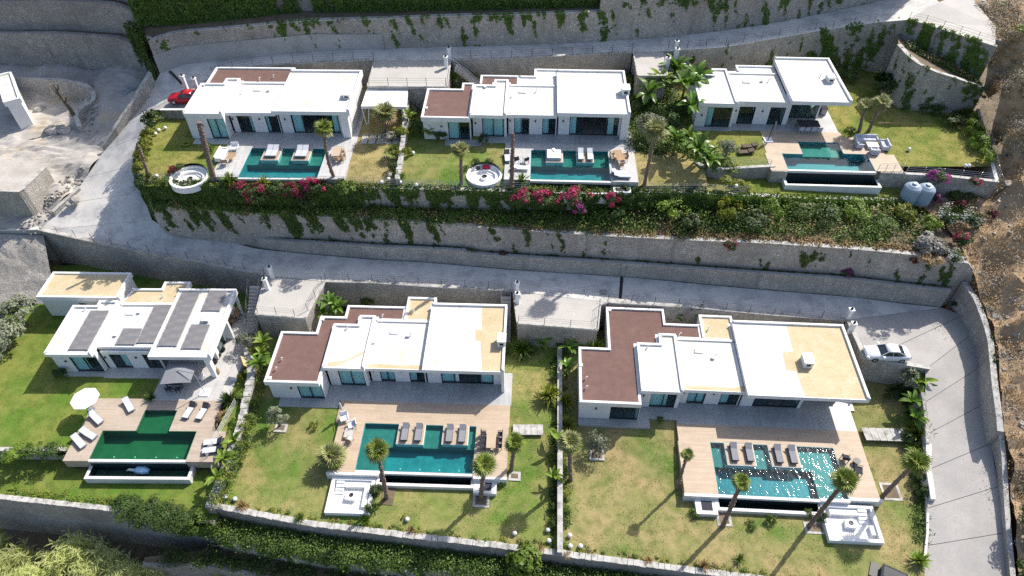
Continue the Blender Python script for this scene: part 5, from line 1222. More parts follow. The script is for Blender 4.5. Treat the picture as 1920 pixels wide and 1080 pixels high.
def cushion(name, label, p, a, mat, s=(.55, .2, .5)):
    m = MB(); n = 8; vs = []
    m.rbox((0, 0, s[2] / 2), s); me = m.mesh(name, M[mat]); bm = bmesh.new(); bm.from_mesh(me)
    bmesh.ops.subdivide_edges(bm, edges=bm.edges, cuts=2, use_grid_fill=True)
    for v in bm.verts:
        fx, fz = v.co.x / (s[0] / 2), (v.co.z - s[2] / 2) / (s[2] / 2); v.co.y *= (1 - .75 * max(abs(fx), abs(fz)) ** 3)
    bm.to_mesh(me); bm.free(); o = link(name, me, None, p, a); o.rotation_euler[0] = -.3
    return tag(o, label, 'cushion', 'cushions on the round seating pit')
for a, mat, lab in ((118, 'fabric_dark', 'dark striped cushion at the left end of the row on the round pit'), (105, 'fabric_grey', 'grey cushion between dark and red cushions on the round pit'), (92, 'fabric_red', 'left one of two red cushions on the round pit'), (78, 'fabric_red', 'right one of two red cushions on the round pit')):
    cushion('cushion', lab, (pb[0] + 1.5 * math.cos(R(a)), pb[1] + 1.5 * math.sin(R(a)), pb[2] - .14), R(a - 90), mat)
# ---------------------------------------------------------------- furniture and small things
def lounger_proto(back='fabric_grey', cush='fabric_grey', frame='dark', tilt=.5, sy=.7):
    """lies along +y, head at +y"""
    root = thing('sun_lounger', '', 'sun lounger')
    m = MB(); m.box(-sy / 2, sy / 2, -1.0, 1.0, .22, .27); m.build('frame', M[frame], root)
    m = MB(); m.rbox((0, -.32, .315), (sy - .06, 1.3, .09)); m.build('mattress', M[cush], root)
    m = MB(); m.rbox((0, .62, .46), (sy - .06, .72, .08), rx=tilt); m.build('backrest', M[back], root)
    lm = MB(); lm.box(-.03, .03, -.03, .03, 0, .22); me = lm.mesh('leg', M[frame])
    for x in (-1, 1):
        for y in (-.85, .85): link('leg', me, root, (x * (sy / 2 - .05), y, 0))
    return root
LP_ = {}
def lounger(label, p, a, kind='grey', group='sun loungers by the pools'):
    if kind not in LP_:
        LP_[kind] = dict(grey=lambda: lounger_proto('fabric_grey', 'fabric_grey'), pale=lambda: lounger_proto('fabric_pale', 'fabric_pale', 'grey_metal', .35), white=lambda: lounger_proto('fabric_white', 'fabric_white', 'white_metal', .3),
                         brown=lambda: lounger_proto('fabric_dark', 'fabric_pale', 'fabric_dark', .6), wood=lambda: lounger_proto('bark', 'bark', 'bark', .15))[kind]()
        o = LP_[kind]; o.location = p; o.rotation_euler[2] = a; o['label'] = label; o['group'] = group; return o
    return copy_tree(LP_[kind], p, a, label)
for k, xs_l, y, names in (('D', (14.6, 16.0, 19.2, 20.5), -3.15, ('left lounger on the left pool platform, middle lower villa', 'right lounger on the left pool platform, middle lower villa', 'left lounger on the right pool platform, middle lower villa', 'right lounger on the right pool platform, middle lower villa')),
                          ('E', (15.7, 17.2, 20.1, 21.5), -2.85, ('left lounger on the left platform of the glittering pool', 'right lounger on the left platform of the glittering pool', 'left lounger on the right platform of the glittering pool', 'right lounger on the right platform of the glittering pool')),
                          ('A', (10.0, 10.7, 13.6, 14.3), -2.3, ('left of two side-by-side loungers, left platform, upper left pool', 'right of two side-by-side loungers, left platform, upper left pool', 'left of two side-by-side loungers, right platform, upper left pool', 'right of two side-by-side loungers, right platform, upper left pool')),
                          ('B', (19.1, 20.2), -2.4, ('left pale lounger on the right platform of the upper middle pool', 'right pale lounger on the right platform of the upper middle pool'))):
    for x, n in zip(xs_l, names): lounger('grey ' + n if k != 'B' else n, at(k, x, y, .05), rz(k), 'grey' if k in 'DE' else 'pale')
F_ = lambda u, v, z=0.01: W(u, v, z)
for lab, p, a, kd in (('pale lounger standing askew on the deck above the dark green pool bay', F_(243, 762), R(40), 'pale'), ('pale lounger on the deck below the white parasol', F_(182, 786), R(52), 'pale'),
                      ('pale lounger second from the front on the left deck of the dark green pool', F_(168, 816), R(62), 'pale'), ('pale lounger nearest the front left corner of the dark green pool', F_(150, 830), R(50), 'pale'),
                      ('brown-backed lounger left of two on the deck right of the pool bay', F_(357, 772), R(-12), 'brown'), ('brown-backed lounger right of two on the deck right of the pool bay', F_(382, 774), R(-12), 'brown'),
                      ('brown-framed lounger upper of two at the right end of the dark green pool', F_(402, 831), R(-82), 'brown'), ('brown-framed lounger lower of two at the right end of the dark green pool', F_(400, 846), R(-82), 'brown')):
    lounger(lab, p, a, kd)
for lab, u, v in (('weathered wooden lounger, rear of two on the upper right lawn', 1405, 277), ('weathered wooden lounger, front of two on the upper right lawn', 1398, 288)):
    x, y, z = W(u, v, 13.16); lounger(lab, (x, y, z), R(-82), 'wood')
lounger('white lounger on the shady front deck of the upper middle villa', (*W(975, 318, 13.21)[:2], 13.21), R(85), 'white')
# daybed with rumpled towels
m = MB(); m.box(-.85, .85, -.9, .9, 0, .28); q = m.build('daybed', M['fabric_pale'], None, at('B', 15.9, -2.4, .05), rz('B')); tag(q, 'white double daybed with a crumpled towel on the upper middle pool', 'daybed')
m = MB(); m.box(-.8, .8, -.85, .85, .282, .36); m.build('mattress', M['fabric_white'], q)
m = MB(); m.rbox((.1, .55, .42), (.35, .9, .1), .5); m.rbox((.3, .2, .45), (.3, .8, .08), -.7, .2); m.build('towel', M['fabric_white'], q)

def chair_proto(mat='teak', cush=None, w=.5):
    root = thing('garden_chair', '', 'chair')
    m = MB(); m.box(-w / 2, w / 2, -w / 2, w / 2, .42, .46); m.build('seat', M[cush or mat], root)
    m = MB(); m.rbox((0, w / 2 - .02, .68), (w, .05, .5), rx=-.15); m.build('backrest', M[mat], root)
    lm = MB(); lm.box(-.025, .025, -.025, .025, 0, .42); me = lm.mesh('leg', M[mat])
    for x in (-1, 1):
        for y in (-1, 1): link('leg', me, root, (x * (w / 2 - .04), y * (w / 2 - .04), 0))
    am = MB(); am.box(-.025, .025, -w / 2, w / 2, .62, .65); me = am.mesh('armrest', M[mat])
    for x in (-1, 1): link('armrest', me, root, (x * w / 2, 0, 0))
    return root
CP_ = {}
def chair(label, p, a, mat='teak', cush=None, w=.5, group='garden chairs'):
    key = (mat, cush, w)
    if key not in CP_:
        o = CP_[key] = chair_proto(mat, cush, w); o.location = p; o.rotation_euler[2] = a; o['label'] = label; o['group'] = group; return o
    return copy_tree(CP_[key], p, a, label)
def table(label, p, a, lx, ly, mat='teak', h=.74, group=None, leg=None):
    root = thing('table', label, 'table', p, a, group)
    m = MB(); m.box(-lx / 2, lx / 2, -ly / 2, ly / 2, h - .05, h); m.build('tabletop', M[mat], root)
    lm = MB(); lm.box(-.04, .04, -.04, .04, 0, h - .05); me = lm.mesh('leg', M[leg or mat])
    for x in (-1, 1):
        for y in (-1, 1): link('leg', me, root, (x * (lx / 2 - .1), y * (ly / 2 - .1), 0))
    return root
# dining set on the middle lower deck
tp = at('D', 23.55, -3.8); table('long pale wooden dining table on the deck right of the middle lower pool', (*tp[:2], .01), rz('D'), .95, 2.3, 'deck')
for i, (dx, dy, a, s) in enumerate(((-.85, .7, 90, 'left side, far end'), (-.85, 0, 90, 'left side, middle'), (-.85, -.7, 90, 'left side, near end'), (.85, .7, -90, 'right side, far end'), (.85, 0, -90, 'right side, middle'), (.85, -.7, -90, 'right side, near end'), (0, -1.5, 180, 'head of the table, near end'))):
    p = at('D', 23.55 + dx, -3.8 + dy, .01); chair('dark chair at the long pale deck table, ' + s, p, rz('D') + R(a), 'fabric_dark')
# lounge group at the left edge of that deck
for lab, u, v, a in (('white armchair with pale cushions at the deck corner, farthest of the lounge group', 647, 787, 20), ('white armchair beside the low table at the left edge of the middle lower deck', 661, 800, -70)):
    chair(lab, W(u, v, .01), R(a), 'white', 'fabric_pale', .85)
table('low pale slatted coffee table at the left edge of the middle lower deck', W(655, 815, .01), R(-5), .9, 1.1, 'slab', .35)
chair('small wooden armchair near the fan palm on the middle lower deck', W(657, 828, .01), R(160), 'teak', 'fabric_pale', .6)
m = MB(); m.lathe([(.02, 0), (.03, 0), (.03, 2.1), (.0, 2.1)], 8); m.lathe([(.35, 0), (.35, .08), (.05, .1)], 14); q = m.build('parasol', M['white_metal'], None, W(643, 778, .01)); tag(q, 'folded white parasol at the corner of the middle lower deck', 'parasol')
m = MB(); m.lathe([(.05, 1.0), (.16, 1.15), (.12, 2.0), (.03, 2.35)], 10); q2 = m.build('canopy', M['fabric_pale'], q)
# two black chairs by the glittering pool
chair('small black armchair beside the glittering pool', W(1583, 862, .01), R(165), 'fabric_dark', None, .65)
chair('black reclining armchair next to the round black table, right deck', W(1606, 885, .01), R(70), 'fabric_dark', 'fabric_dark', .85)
m = MB(); m.lathe([(.02, 0), (.3, .02), (.04, .06), (.04, .4), (.36, .41), (.36, .45), (0, .45)], 16); tag(m.build('side_table', M['dark'], None, W(1604, 868, .01)), 'small round black side table on the right-hand deck', 'table')
# upper middle villa
tp = at('B', 23.6, -2.9, .01); table('wooden dining table with bench chairs on the upper middle deck', tp, rz('B', R(8)), .95, 2.1, 'teak')
for i, (dx, dy, a, s) in enumerate(((-.8, .6, 90, 'left far'), (-.8, -.1, 90, 'left near'), (.8, .6, -90, 'right far'), (.8, -.1, -90, 'right near'), (.15, -1.5, 180, 'near end'))):
    chair('wooden chair at the upper middle dining table, %s seat' % s, at('B', 23.6 + dx, -2.9 + dy, .01), rz('B') + R(a + 8), 'teak')
for lab, u, v, a in (('dark wicker armchair by the tall bare palm trunk, upper middle deck', 986, 305, 200), ('dark wicker armchair in front of the first, upper middle deck', 970, 309, 20)):
    chair(lab, (*W(u, v, 13.21)[:2], 13.21), R(a), 'fabric_dark', 'fabric_pale', .6)
lounger('charcoal stacked lounger left of the tall bare palm trunk, upper middle deck', (*W(951, 297, 13.21)[:2], 13.21), R(5), 'brown')
lounger('pale lounger on the front right corner of the upper middle deck, rear one', (*W(1162, 327, 13.21)[:2], 13.21), R(88), 'pale')
lounger('pale lounger on the front right corner of the upper middle deck, front one', (*W(1166, 333, 13.21)[:2], 13.21), R(88), 'pale')
# upper left villa
def sofa(label, p, a, w, cush='fabric_pale', frame='white', group=None):
    root = thing('outdoor_sofa', label, 'sofa', p, a, group)
    m = MB(); m.box(-w / 2, w / 2, -.42, .42, .08, .3); m.build('frame', M[frame], root)
    n = max(1, round(w / .75)); sm = MB(); sm.box(-.5 * w / n + .02, .5 * w / n - .02, -.38, .28, .302, .45); me = sm.mesh('seat_cushion', M[cush])
    bm_ = MB(); bm_.rbox((0, .3, .58), (w / n - .05, .17, .42), rx=-.15); bme = bm_.mesh('back_cushion', M[cush])
    for i in range(n):
        x = -w / 2 + w / n * (i + .5); link('seat_cushion', me, root, (x, 0, 0)); link('back_cushion', bme, root, (x, .02, 0))
    am = MB(); am.box(-.07, .07, -.42, .42, .302, .6); me = am.mesh('armrest', M[frame])
    for s in (-1, 1): link('armrest', me, root, (s * (w / 2 - .07), 0, 0))
    return root
zA = 13.21
sofa('long white sofa along the left edge of the upper left deck', (*W(416, 294, zA)[:2], zA), R(88), 2.3, 'fabric_white', 'white_metal')
chair('white armchair with grey cushion on the upper left deck', (*W(442, 282, zA)[:2], zA), R(5), 'white', 'fabric_pale', .85)
chair('brown armchair facing the white sofa on the upper left deck', (*W(424, 308, zA)[:2], zA), R(185), 'teak', 'fabric_pale', .75)
table('low wooden coffee table beside the white sofa, upper left deck', (*W(434, 297, zA)[:2], zA), R(-2), .8, 1.4, 'teak', .38)
table('pale wooden dining table behind the curved palm trunk, upper left deck', (*W(633, 293, zA)[:2], zA), rz('A'), .95, 2.0, 'deck')
for i, (u, v, a) in enumerate(((643, 290, -90), (645, 297, -90), (641, 303, -90), (632, 305, 180))):
    chair('wooden folding chair at the upper left dining table, %s' % ('right side far', 'right side middle', 'right side near', 'near end')[i], (*W(u, v, zA)[:2], zA), R(a), 'teak')
m = MB(); m.lathe([(0, 0), (.42, 0), (.42, .03), (0, .035)], 18); tag(m.build('parasol_stand', M['grey_metal'], None, (*W(635, 279, zA)[:2], zA)), 'round grey parasol base plate on the upper left deck', 'parasol base')
m = MB(); n = 20
for i in range(n):
    a0, a1 = 2 * math.pi * i / n, 2 * math.pi * (i + 1) / n
    m.tube([(math.cos(a0) * .42, math.sin(a0) * .42, .12), (math.cos(a1) * .42, math.sin(a1) * .42, .12)], .12, 6, cap=False)
tag(m.build('swim_ring', M['leaf_yellow'], None, (*W(349, 271, 13.2)[:2], 13.2)), 'yellow-green swim ring lying on the shady upper left lawn', 'swim ring')
# upper right villa: sofa group
zC = 13.21
sofa('long pale grey three-seat sofa at the back of the upper right deck group', (*W(1622, 265, zC)[:2], zC), R(-2), 2.7, 'fabric_pale', 'fabric_pale', 'pale grey lounge furniture')
sofa('pale grey two-seat sofa on the right of the upper right deck group', (*W(1657, 276, zC)[:2], zC), R(-95), 1.7, 'fabric_pale', 'fabric_pale', 'pale grey lounge furniture')
sofa('pale grey armchair on the left of the upper right deck group', (*W(1609, 275, zC)[:2], zC), R(88), .95, 'fabric_pale', 'fabric_pale', 'pale grey lounge furniture')
sofa('pale grey armchair at the front of the upper right deck group', (*W(1638, 288, zC)[:2], zC), R(176), .95, 'fabric_pale', 'fabric_pale', 'pale grey lounge furniture')
m = MB(); m.box(-.65, .65, -.5, .5, .05, .38); q = m.build('coffee_table', M['fabric_pale'], None, (*W(1634, 276, zC)[:2], zC), R(-3)); tag(q, 'square pale coffee table in the middle of the upper right sofa group', 'table')
m = MB(); m.box(-.66, .66, -.51, .51, .381, .42); m.build('tabletop', M['white'], q)
# closed cantilever parasol
pz = (*W(1440, 263, zC)[:2], zC); q = thing('parasol', 'closed grey cantilever parasol on a white base, upper right deck', 'parasol', pz)
m = MB(); m.box(-.5, .5, -.5, .5, 0, .1); m.build('base', M['white'], q)
m = MB(); m.tube([(0, 0, .1), (.05, 0, 1.4), (.25, 0, 2.6)], .05, 8); m.build('mast', M['dark'], q)
m = MB(); m.tube([(.28, -.1, .8), (.3, -.1, 1.5), (.3, -.1, 2.4), (.27, -.05, 2.75)], [.10, .17, .12, .03], 8); m.build('canopy', M['fabric_grey'], q)
# dining place under the roof
q = table('dark round dining table under the overhanging roof, upper right villa', at('C', 14.6, .7, .01), rz('C'), 2.6, 1.4, 'fabric_dark')
for i in range(4): chair('pale chair at the dark dining table under the overhang, %s' % ('leftmost', 'second from left', 'second from right', 'rightmost')[i], at('C', 13.5 + .75 * i, -.35, .01), rz('C') + R(180), 'fabric_pale')
m = MB(); m.box(-1.2, 1.2, -.35, .35, 0, .9); q = m.build('outdoor_kitchen', M['grey_metal'], None, at('C', 17.4, 5.0, .01), rz('C') + R(90)); tag(q, 'grey outdoor kitchen counter beside the upper right villa', 'counter')
m = MB(); m.box(-1.25, 1.25, -.4, .4, .902, .96); m.build('countertop', M['fabric_dark'], q)
# left villa: parasols and patio things
q = thing('parasol', 'open white octagonal parasol on the deck edge, left lower villa', 'parasol', W(172, 768, .01))
ctr = W(158, 746, 2.5)
p0 = Vector(W(172, 768, .01)); off = Vector(ctr) - p0
m = MB(); vs = [(off.x, off.y, 2.75)] + [(off.x + 1.42 * math.cos(R(22.5 + 45 * i)), off.y + 1.42 * math.sin(R(22.5 + 45 * i)), 2.38 ) for i in range(8)]
m._add(vs, [(0, i + 1, (i + 1) % 8 + 1) for i in range(8)]); m._add([(v[0], v[1], v[2] - .03) for v in vs], [(0, (i + 1) % 8 + 1, i + 1) for i in range(8)]); m.build('canopy', M['fabric_white'], q)
m = MB(); m.tube([(0, 0, .1), (off.x * .5, off.y * .5, 1.45), (off.x, off.y, 2.72)], .03, 8); m.build('mast', M['white_metal'], q)
m = MB(); m.lathe([(.35, 0), (.35, .1), (0, .1)], 14); m.build('base', M['grey_metal'], q)
rb_ = MB()
for i in range(8): rb_.tube([(off.x, off.y, 2.7), (off.x + 1.4 * math.cos(R(22.5 + 45 * i)), off.y + 1.4 * math.sin(R(22.5 + 45 * i)), 2.35)], .012, 4)
q_ = rb_.build('ribs', M['white_metal'], q)
q = thing('parasol', 'large square grey cantilever parasol under the solar roof edge', 'parasol', at('F', 16.4, -2.0, .01))
cz = 2.55; cx, cy = W(336, 700, cz)[:2]; ox, oy = cx - q.location.x, cy - q.location.y
S2 = 1.55; crn = [(-S2, -S2 + .1), (S2, -S2 + .35), (S2, S2), (-S2, S2)]
m = MB(); vs = [(ox, oy, cz + .45)] + [(ox + a, oy + b, cz) for a, b in crn] + [(ox + (crn[i][0] + crn[(i + 1) % 4][0]) / 2, oy + (crn[i][1] + crn[(i + 1) % 4][1]) / 2, cz + .06) for i in range(4)]
ring = [1, 5, 2, 6, 3, 7, 4, 8]
m._add(vs, [(0, ring[i], ring[(i + 1) % 8]) for i in range(8)]); m._add([(v[0], v[1], v[2] - .03) for v in vs], [(0, ring[(i + 1) % 8], ring[i]) for i in range(8)]); m.build('canopy', M['fabric_grey'], q)
m = MB(); m.tube([(.3, -.2, 0), (.25, -.2, 2.9), (0, 0, 3.25), (ox, oy, 3.1)], .045, 8); m.build('mast', M['grey_metal'], q)
m = MB(); m.box(-.2, .8, -.7, .3, 0, .1); m.build('base', M['white'], q)
q = table('dining table in the shade of the square grey parasol', (*W(332, 722, .01)[:2], .01), 0, 1.8, .95, 'fabric_dark')
for i, (dx, dy, a) in enumerate(((-.5, .8, 0), (.5, .8, 0), (-.5, -.8, 180), (.5, -.8, 180))):
    p = W(332, 722, .01); chair('dark chair under the square grey parasol, %s' % ('far left', 'far right', 'near left', 'near right')[i], (p[0] + dx, p[1] + dy, .01), R(a), 'fabric_dark')
chair('white folding chair in the sun beside the square grey parasol', W(379, 710, .01), R(-100), 'white', None, .6)
m = MB(); m.box(-1.3, 1.3, -.4, .4, 0, .95); q = m.build('outdoor_bar', M['teak'], None, at('E', 26.6, 4.6, .01), rz('E')); tag(q, 'brown wooden bar counter under the overhang of the largest villa', 'counter')
m = MB(); m.box(-1.35, 1.35, -.46, .46, .952, 1.0); m.build('countertop', M['plywood'], q)
chair('bright orange folding chair on the side terrace of the solar villa', W(437, 605, .01), R(60), 'teak', None, .6)
for lab, u, v, r_, h in (('tall brown clay jar on the sunny side terrace of the solar villa', 409, 700, .3, .9), ('dark planter pot against the side wall of the solar villa, front one', 405, 680, .26, .5), ('dark planter pot against the side wall of the solar villa, middle one', 412, 668, .24, .5), ('dark planter pot against the side wall of the solar villa, rear one', 420, 657, .24, .5)):
    m = MB(); m.lathe([(r_ * .6, 0), (r_, h * .45), (r_ * .75, h * .85), (r_ * .55, h), (r_ * .45, h), (r_ * .5, h * .8), (0, h * .75)], 16); tag(m.build('plant_pot', M['teak'] if 'brown' in lab else M['dark'], None, W(u, v, .01)), lab, 'pot')
table('wooden picnic table at the rear of the solar villa side terrace', W(446, 592, .01), R(10), .8, 1.6, 'teak')
m = MB(); m.box(-.9, .9, -.35, .35, 0, .75); q = m.build('work_bench', M['white'], None, W(446, 702, .01), R(80)); tag(q, 'white cabinet bench beside the planted divider wall', 'bench')
m = MB(); m.box(-.95, .95, -.4, .4, .752, .79); m.build('top', M['slab'], q)
m = MB(); m.rbox((0, 0, .85), (1.5, .05, 1.7), 0, .5); tag(m.build('plywood_board', M['plywood'], None, W(468, 690, .02), R(-62)), 'plywood sheet leaning on the planted divider wall', 'board')
# inflatable in the trough of the dark green pool
m = MB(); m.tube([(-.7, 0, .12), (-.3, .05, .2), (.3, 0, .22), (.8, -.05, .12)], [.2, .42, .45, .25], 10); x, y, _ = W(262, 879, -.9); q = m.build('inflatable_toy', M['skin_blue'], None, (x, y, -1.42)); tag(q, 'blue and white inflatable in the dark trough of the left lower pool', 'inflatable')
m = MB(); m.tube([(-.6, 0, .25), (-1.2, .05, .3), (-1.5, 0, .1)], [.16, .14, .05], 8); m.build('white_end', M['white'], q)
# carport canopy
q = thing('carport', 'white flat carport canopy on slanting posts beside the upper left villa', 'carport', at('A', 19.9, 4.2))
o_ = q.location.copy()
def rel(u, v, z): a = W(u, v, z); return (a[0] - o_.x, a[1] - o_.y, z - o_.z)
cz_ = 16.2; c4 = [rel(677, 199, cz_), rel(762, 200, cz_), rel(765, 167, cz_), rel(688, 166, cz_)]
m = MB(); m.prism([(p[0], p[1]) for p in c4], cz_ - 13.2 - .38, cz_ - 13.2); m.build('roof', M['plaster'], q)
for u, v, du in ((688, 236, -8), (691, 234, 10)):
    b = rel(u, v, 13.2); m = MB(); m.tube([(b[0], b[1], 0), (b[0] + du * .04, b[1] + .3, cz_ - 13.2 - .382)], .07, 8); m.build('post', M['white_metal'], q)
m = MB(); b = rel(757, 228, 13.2); m.box(b[0] - .1, b[0] + .1, b[1], b[1] + 3.6, 0, cz_ - 13.2 - .383); m.build('side_wall', M['plaster'], q)
# water tanks
for u, v, lab in ((1702, 372, 'pale blue ribbed water tank, left of two beside the pink bushes'), (1727, 374, 'pale blue ribbed water tank, right of two beside the pink bushes')):
    x, y, z = W(u, v, 11.0); q = thing('water_tank', lab, 'water tank', (x, y, 10.6), 0, 'pale blue water tanks')
    r0 = .98; pr = [(0, 0), (r0 * .97, 0)]
    for i in range(5): pr += [(r0, .12 + i * .4), (r0, .36 + i * .4), (r0 * .94, .42 + i * .4), (r0 * .94, .48 + i * .4)]
    pr += [(r0 * .9, 2.15), (r0 * .55, 2.42), (.25, 2.5), (.25, 2.56)]
    m = MB(); m.lathe(pr, 28); m.build('body', M['tank'], q, smooth=False)
    m = MB(); m.lathe([(.27, 2.56), (.27, 2.64), (0, 2.66)], 16); m.build('lid', M['tank'], q)
# white globe lamps in the gardens
gm = MB(); gm.lathe([(0.001, .05)] + [(.22 * math.sin(R(a)), .27 - .22 * math.cos(R(a))) for a in range(20, 180, 20)] + [(.001, .49)], 16); GM = gm.mesh('globe_lamp', M['globe'])
for p in GM.polygons: p.use_smooth = True
stm = MB(); stm.lathe([(.05, 0), (.05, .07)], 8); SM_ = stm.mesh('spike', M['dark'])
def zlow(u, v):
    z = 0
    for _ in range(5): x, y, _z = W(u, v, z); z = zl(x, y)
    return z
def zup(u, v):
    z = 13
    for _ in range(5): x, y, _z = W(u, v, z); z = zu(x, y)
    return z
for lab, u, v, f in (('rear globe lamp by the bushes at the top of the upper left lawn', 311, 243, zup), ('front globe lamp by the hedge of the upper left lawn', 293, 254, zup), ('middle globe lamp by the bushes of the upper left lawn', 299, 247, zup), ('globe lamp left of the round pit, upper left lawn', 295, 333, zup),
                     ('globe lamp by the wall at the front of the dry strip, largest', 716, 345, zup), ('globe lamp by the wall at the front of the dry strip, middle', 729, 339, zup), ('globe lamp by the wall at the front of the dry strip, smallest', 732, 331, zup),
                     ('globe lamp by the overgrown wall on the upper middle lawn', 775, 290, zup), ('globe lamp right of the overgrown wall front, upper middle lawn', 751, 345, zup), ('globe lamp at the front edge of the upper middle lawn', 781, 350, zup),
                     ('globe lamp among yellow shrubs, upper garden corner', 1362, 347, zup), ('globe lamp just left of the bright yellow shrubs', 1379, 352, zup),
                     ('large globe lamp left of the narrow white-topped garden wall', 1029, 1016, zlow), ('small globe lamp left of the narrow white-topped garden wall', 1027, 996, zlow), ('upper globe lamp right of the narrow white-topped garden wall', 1068, 1006, zlow), ('lower globe lamp right of the narrow white-topped garden wall', 1069, 1026, zlow), ('globe lamp farthest right of the narrow white-topped garden wall', 1088, 1026, zlow),
                     ('globe lamp on the grass left of the narrow white-topped garden wall', 965, 1002, zlow), ('globe lamp on the rubble divider end, left one', 424, 934, zlow), ('globe lamp on the rubble divider end, right one', 442, 938, zlow), ('globe lamp on the middle lower lawn near the front wall', 764, 976, zlow),
                     ('left globe lamp in the corner bed of the upper right garden', 1808, 314, lambda u, v: 13.15), ('right globe lamp in the corner bed of the upper right garden', 1815, 314, lambda u, v: 13.15), ('globe lamp on the dry grass near the upper right fence', 1703, 283, lambda u, v: 13.15)):
    x, y, z = W(u, v, f(u, v)); o = link('globe_lamp', GM, None, (x, y, z)); tag(o, 'white ' + lab, 'garden lamp', 'white globe lamps in the gardens'); link('spike', SM_, o)
# white blocks: planter squares at the foot of trees
for lab, u, v, sx, sy, f in (('pale square slab at the foot of the left olive tree', 527, 802, 1.3, 1.1, zlow), ('pale square slab at the foot of the olive tree right of the narrow wall', 1119, 850, 1.5, 1.6, zlow), ('pale slab at the foot of the palm beside the dining deck', 965, 893, 1.2, 1.0, zlow), ('pale slab at the foot of the palm before the middle pool', 902, 938, 1.6, 1.5, zlow),
                             ('pale slab at the foot of the leaning palm before the glittering pool', 1357, 972, 1.4, 1.6, zlow), ('pale slab at the foot of the tall palm left of the right seating pit', 1527, 990, 1.9, 1.2, zlow), ('pale slab at the foot of the bent palm by the road', 1670, 922, 1.8, 1.9, zlow), ('brown planting square at the foot of the palm beside the middle pit', 728, 930, 1.2, 1.9, zlow)):
    z = f(u, v); x, y, _ = W(u, v, z); m = MB(); m.box(-sx / 2, sx / 2, -sy / 2, sy / 2, -.3, .06); m.box(-sx / 2 + .25, sx / 2 - .25, -sy / 2 + .25, sy / 2 - .25, .062, .075, 1)
    tag(m.build('tree_slab', [M['soil'] if 'brown' in lab else M['coping'], M['soil']], None, (x, y, z), R(-3)), lab, 'slab')
# gate posts with lamps
def gate_post(label, p, h=1.55, w_=.42):
    q = thing('gate_post', label, 'gate post', p, 0, 'white gate posts with lamps'); m = MB(); m.box(-w_ / 2, w_ / 2, -w_ / 2, w_ / 2, -.3, h); m.build('shaft', M['plaster'], q)
    m = MB(); m.box(-w_ / 2 - .07, w_ / 2 + .07, -w_ / 2 - .07, w_ / 2 + .07, h + .002, h + .1); m.build('cap', M['white'], q)
    m = MB(); m.lathe([(.13, h + .102), (.16, h + .2), (.1, h + .34), (.02, h + .38)], 10); m.build('lamp', M['dark'], q)
gate_post('rear white gate post at the top of the stairs, upper middle villa', W(843, 111, 16.6)); gate_post('front white gate post beside the upper parking platform', W(837, 128, 16.5))
gate_post('rear white gate post beside the small upper parking platform', W(1266, 98, 17.0)); gate_post('front white gate post beside the small upper parking platform', W(1267, 113, 17.0)); gate_post('short white gate post behind the tall banana plants', W(1251, 125, 16.9), 1.2)
gate_post('rear white gate post by the left lower parking platform', W(511, 519, 3.85)); gate_post('front white gate post by the left lower parking platform', W(502, 541, 3.8))
gate_post('rear white gate post by the sunlit lower parking platform', W(970, 548, 3.6)); gate_post('front white gate post by the sunlit lower parking platform', W(970, 568, 3.6))
gate_post('rear white gate post near the parked white car', W(1588, 598, 3.4)); gate_post('front white gate post near the parked white car', W(1594, 621, 3.4), 1.3)
gate_post('tall white gate post behind the red car', W(352, 172, 14.6), 2.2); gate_post('white gate post touching the upper left villa roof', W(371, 170, 14.7), 1.7)
# stairs
def stairs(label, top, bot, n, width, mat='slab'):
    q = thing('garden_stairs', label, 'stairs', top); d = Vector(bot) - Vector(top); L = math.hypot(d.x, d.y); a = math.atan2(d.y, d.x); q.rotation_euler[2] = a
    sm = MB(); sm.box(0, L / n + .02, -width / 2, width / 2, -.5, 0); me = sm.mesh('step', M[mat])
    for i in range(n): link('step', me, q, (L / n * i, 0, d.z / n * (i + 1)))
    for s in (-1, 1):
        m = MB(); m.tube([(0, s * width / 2, .95), (L, s * width / 2, d.z + .95)], .025, 6); m.tube([(0, s * width / 2, .55), (L, s * width / 2, d.z + .55)], .018, 6)
        for i in range(5): m.tube([(L * i / 4, s * width / 2, d.z * i / 4 - .1), (L * i / 4, s * width / 2, d.z * i / 4 + .96)], .022, 6)
        m.build('handrail', M['grey_metal'], q)
    return q
stairs('concrete stairs with railings going down from the upper parking platform', (-7.5, 85.0, 16.5), (-3.4, 84.4, 13.4), 14, 1.3)
stairs('concrete stairs with railings going down beside the small upper parking platform', (21.6, 86.9, 16.9), (25.2, 86.2, 13.5), 14, 1.3)
stairs('stairs going down behind the solar villa from the left lower parking platform', (-30.2, 56.9, 3.7), (-30.4, 52.4, .1), 14, 1.3)
stairs('dark stairs between the middle lower villa and the sunlit parking platform', (-.7, 55.3, 3.55), (-.75, 51.2, .1), 14, 1.1)
stairs('pale steps by the right corner of the upper middle garden wall', W(1202, 345, 12.4), W(1172, 366, 10.2), 10, 1.2, 'coping')
stairs('pale steps climbing past the water tanks to the upper right garden', W(1752, 333, 13.0), W(1712, 352, 11.0), 9, 1.2, 'coping')
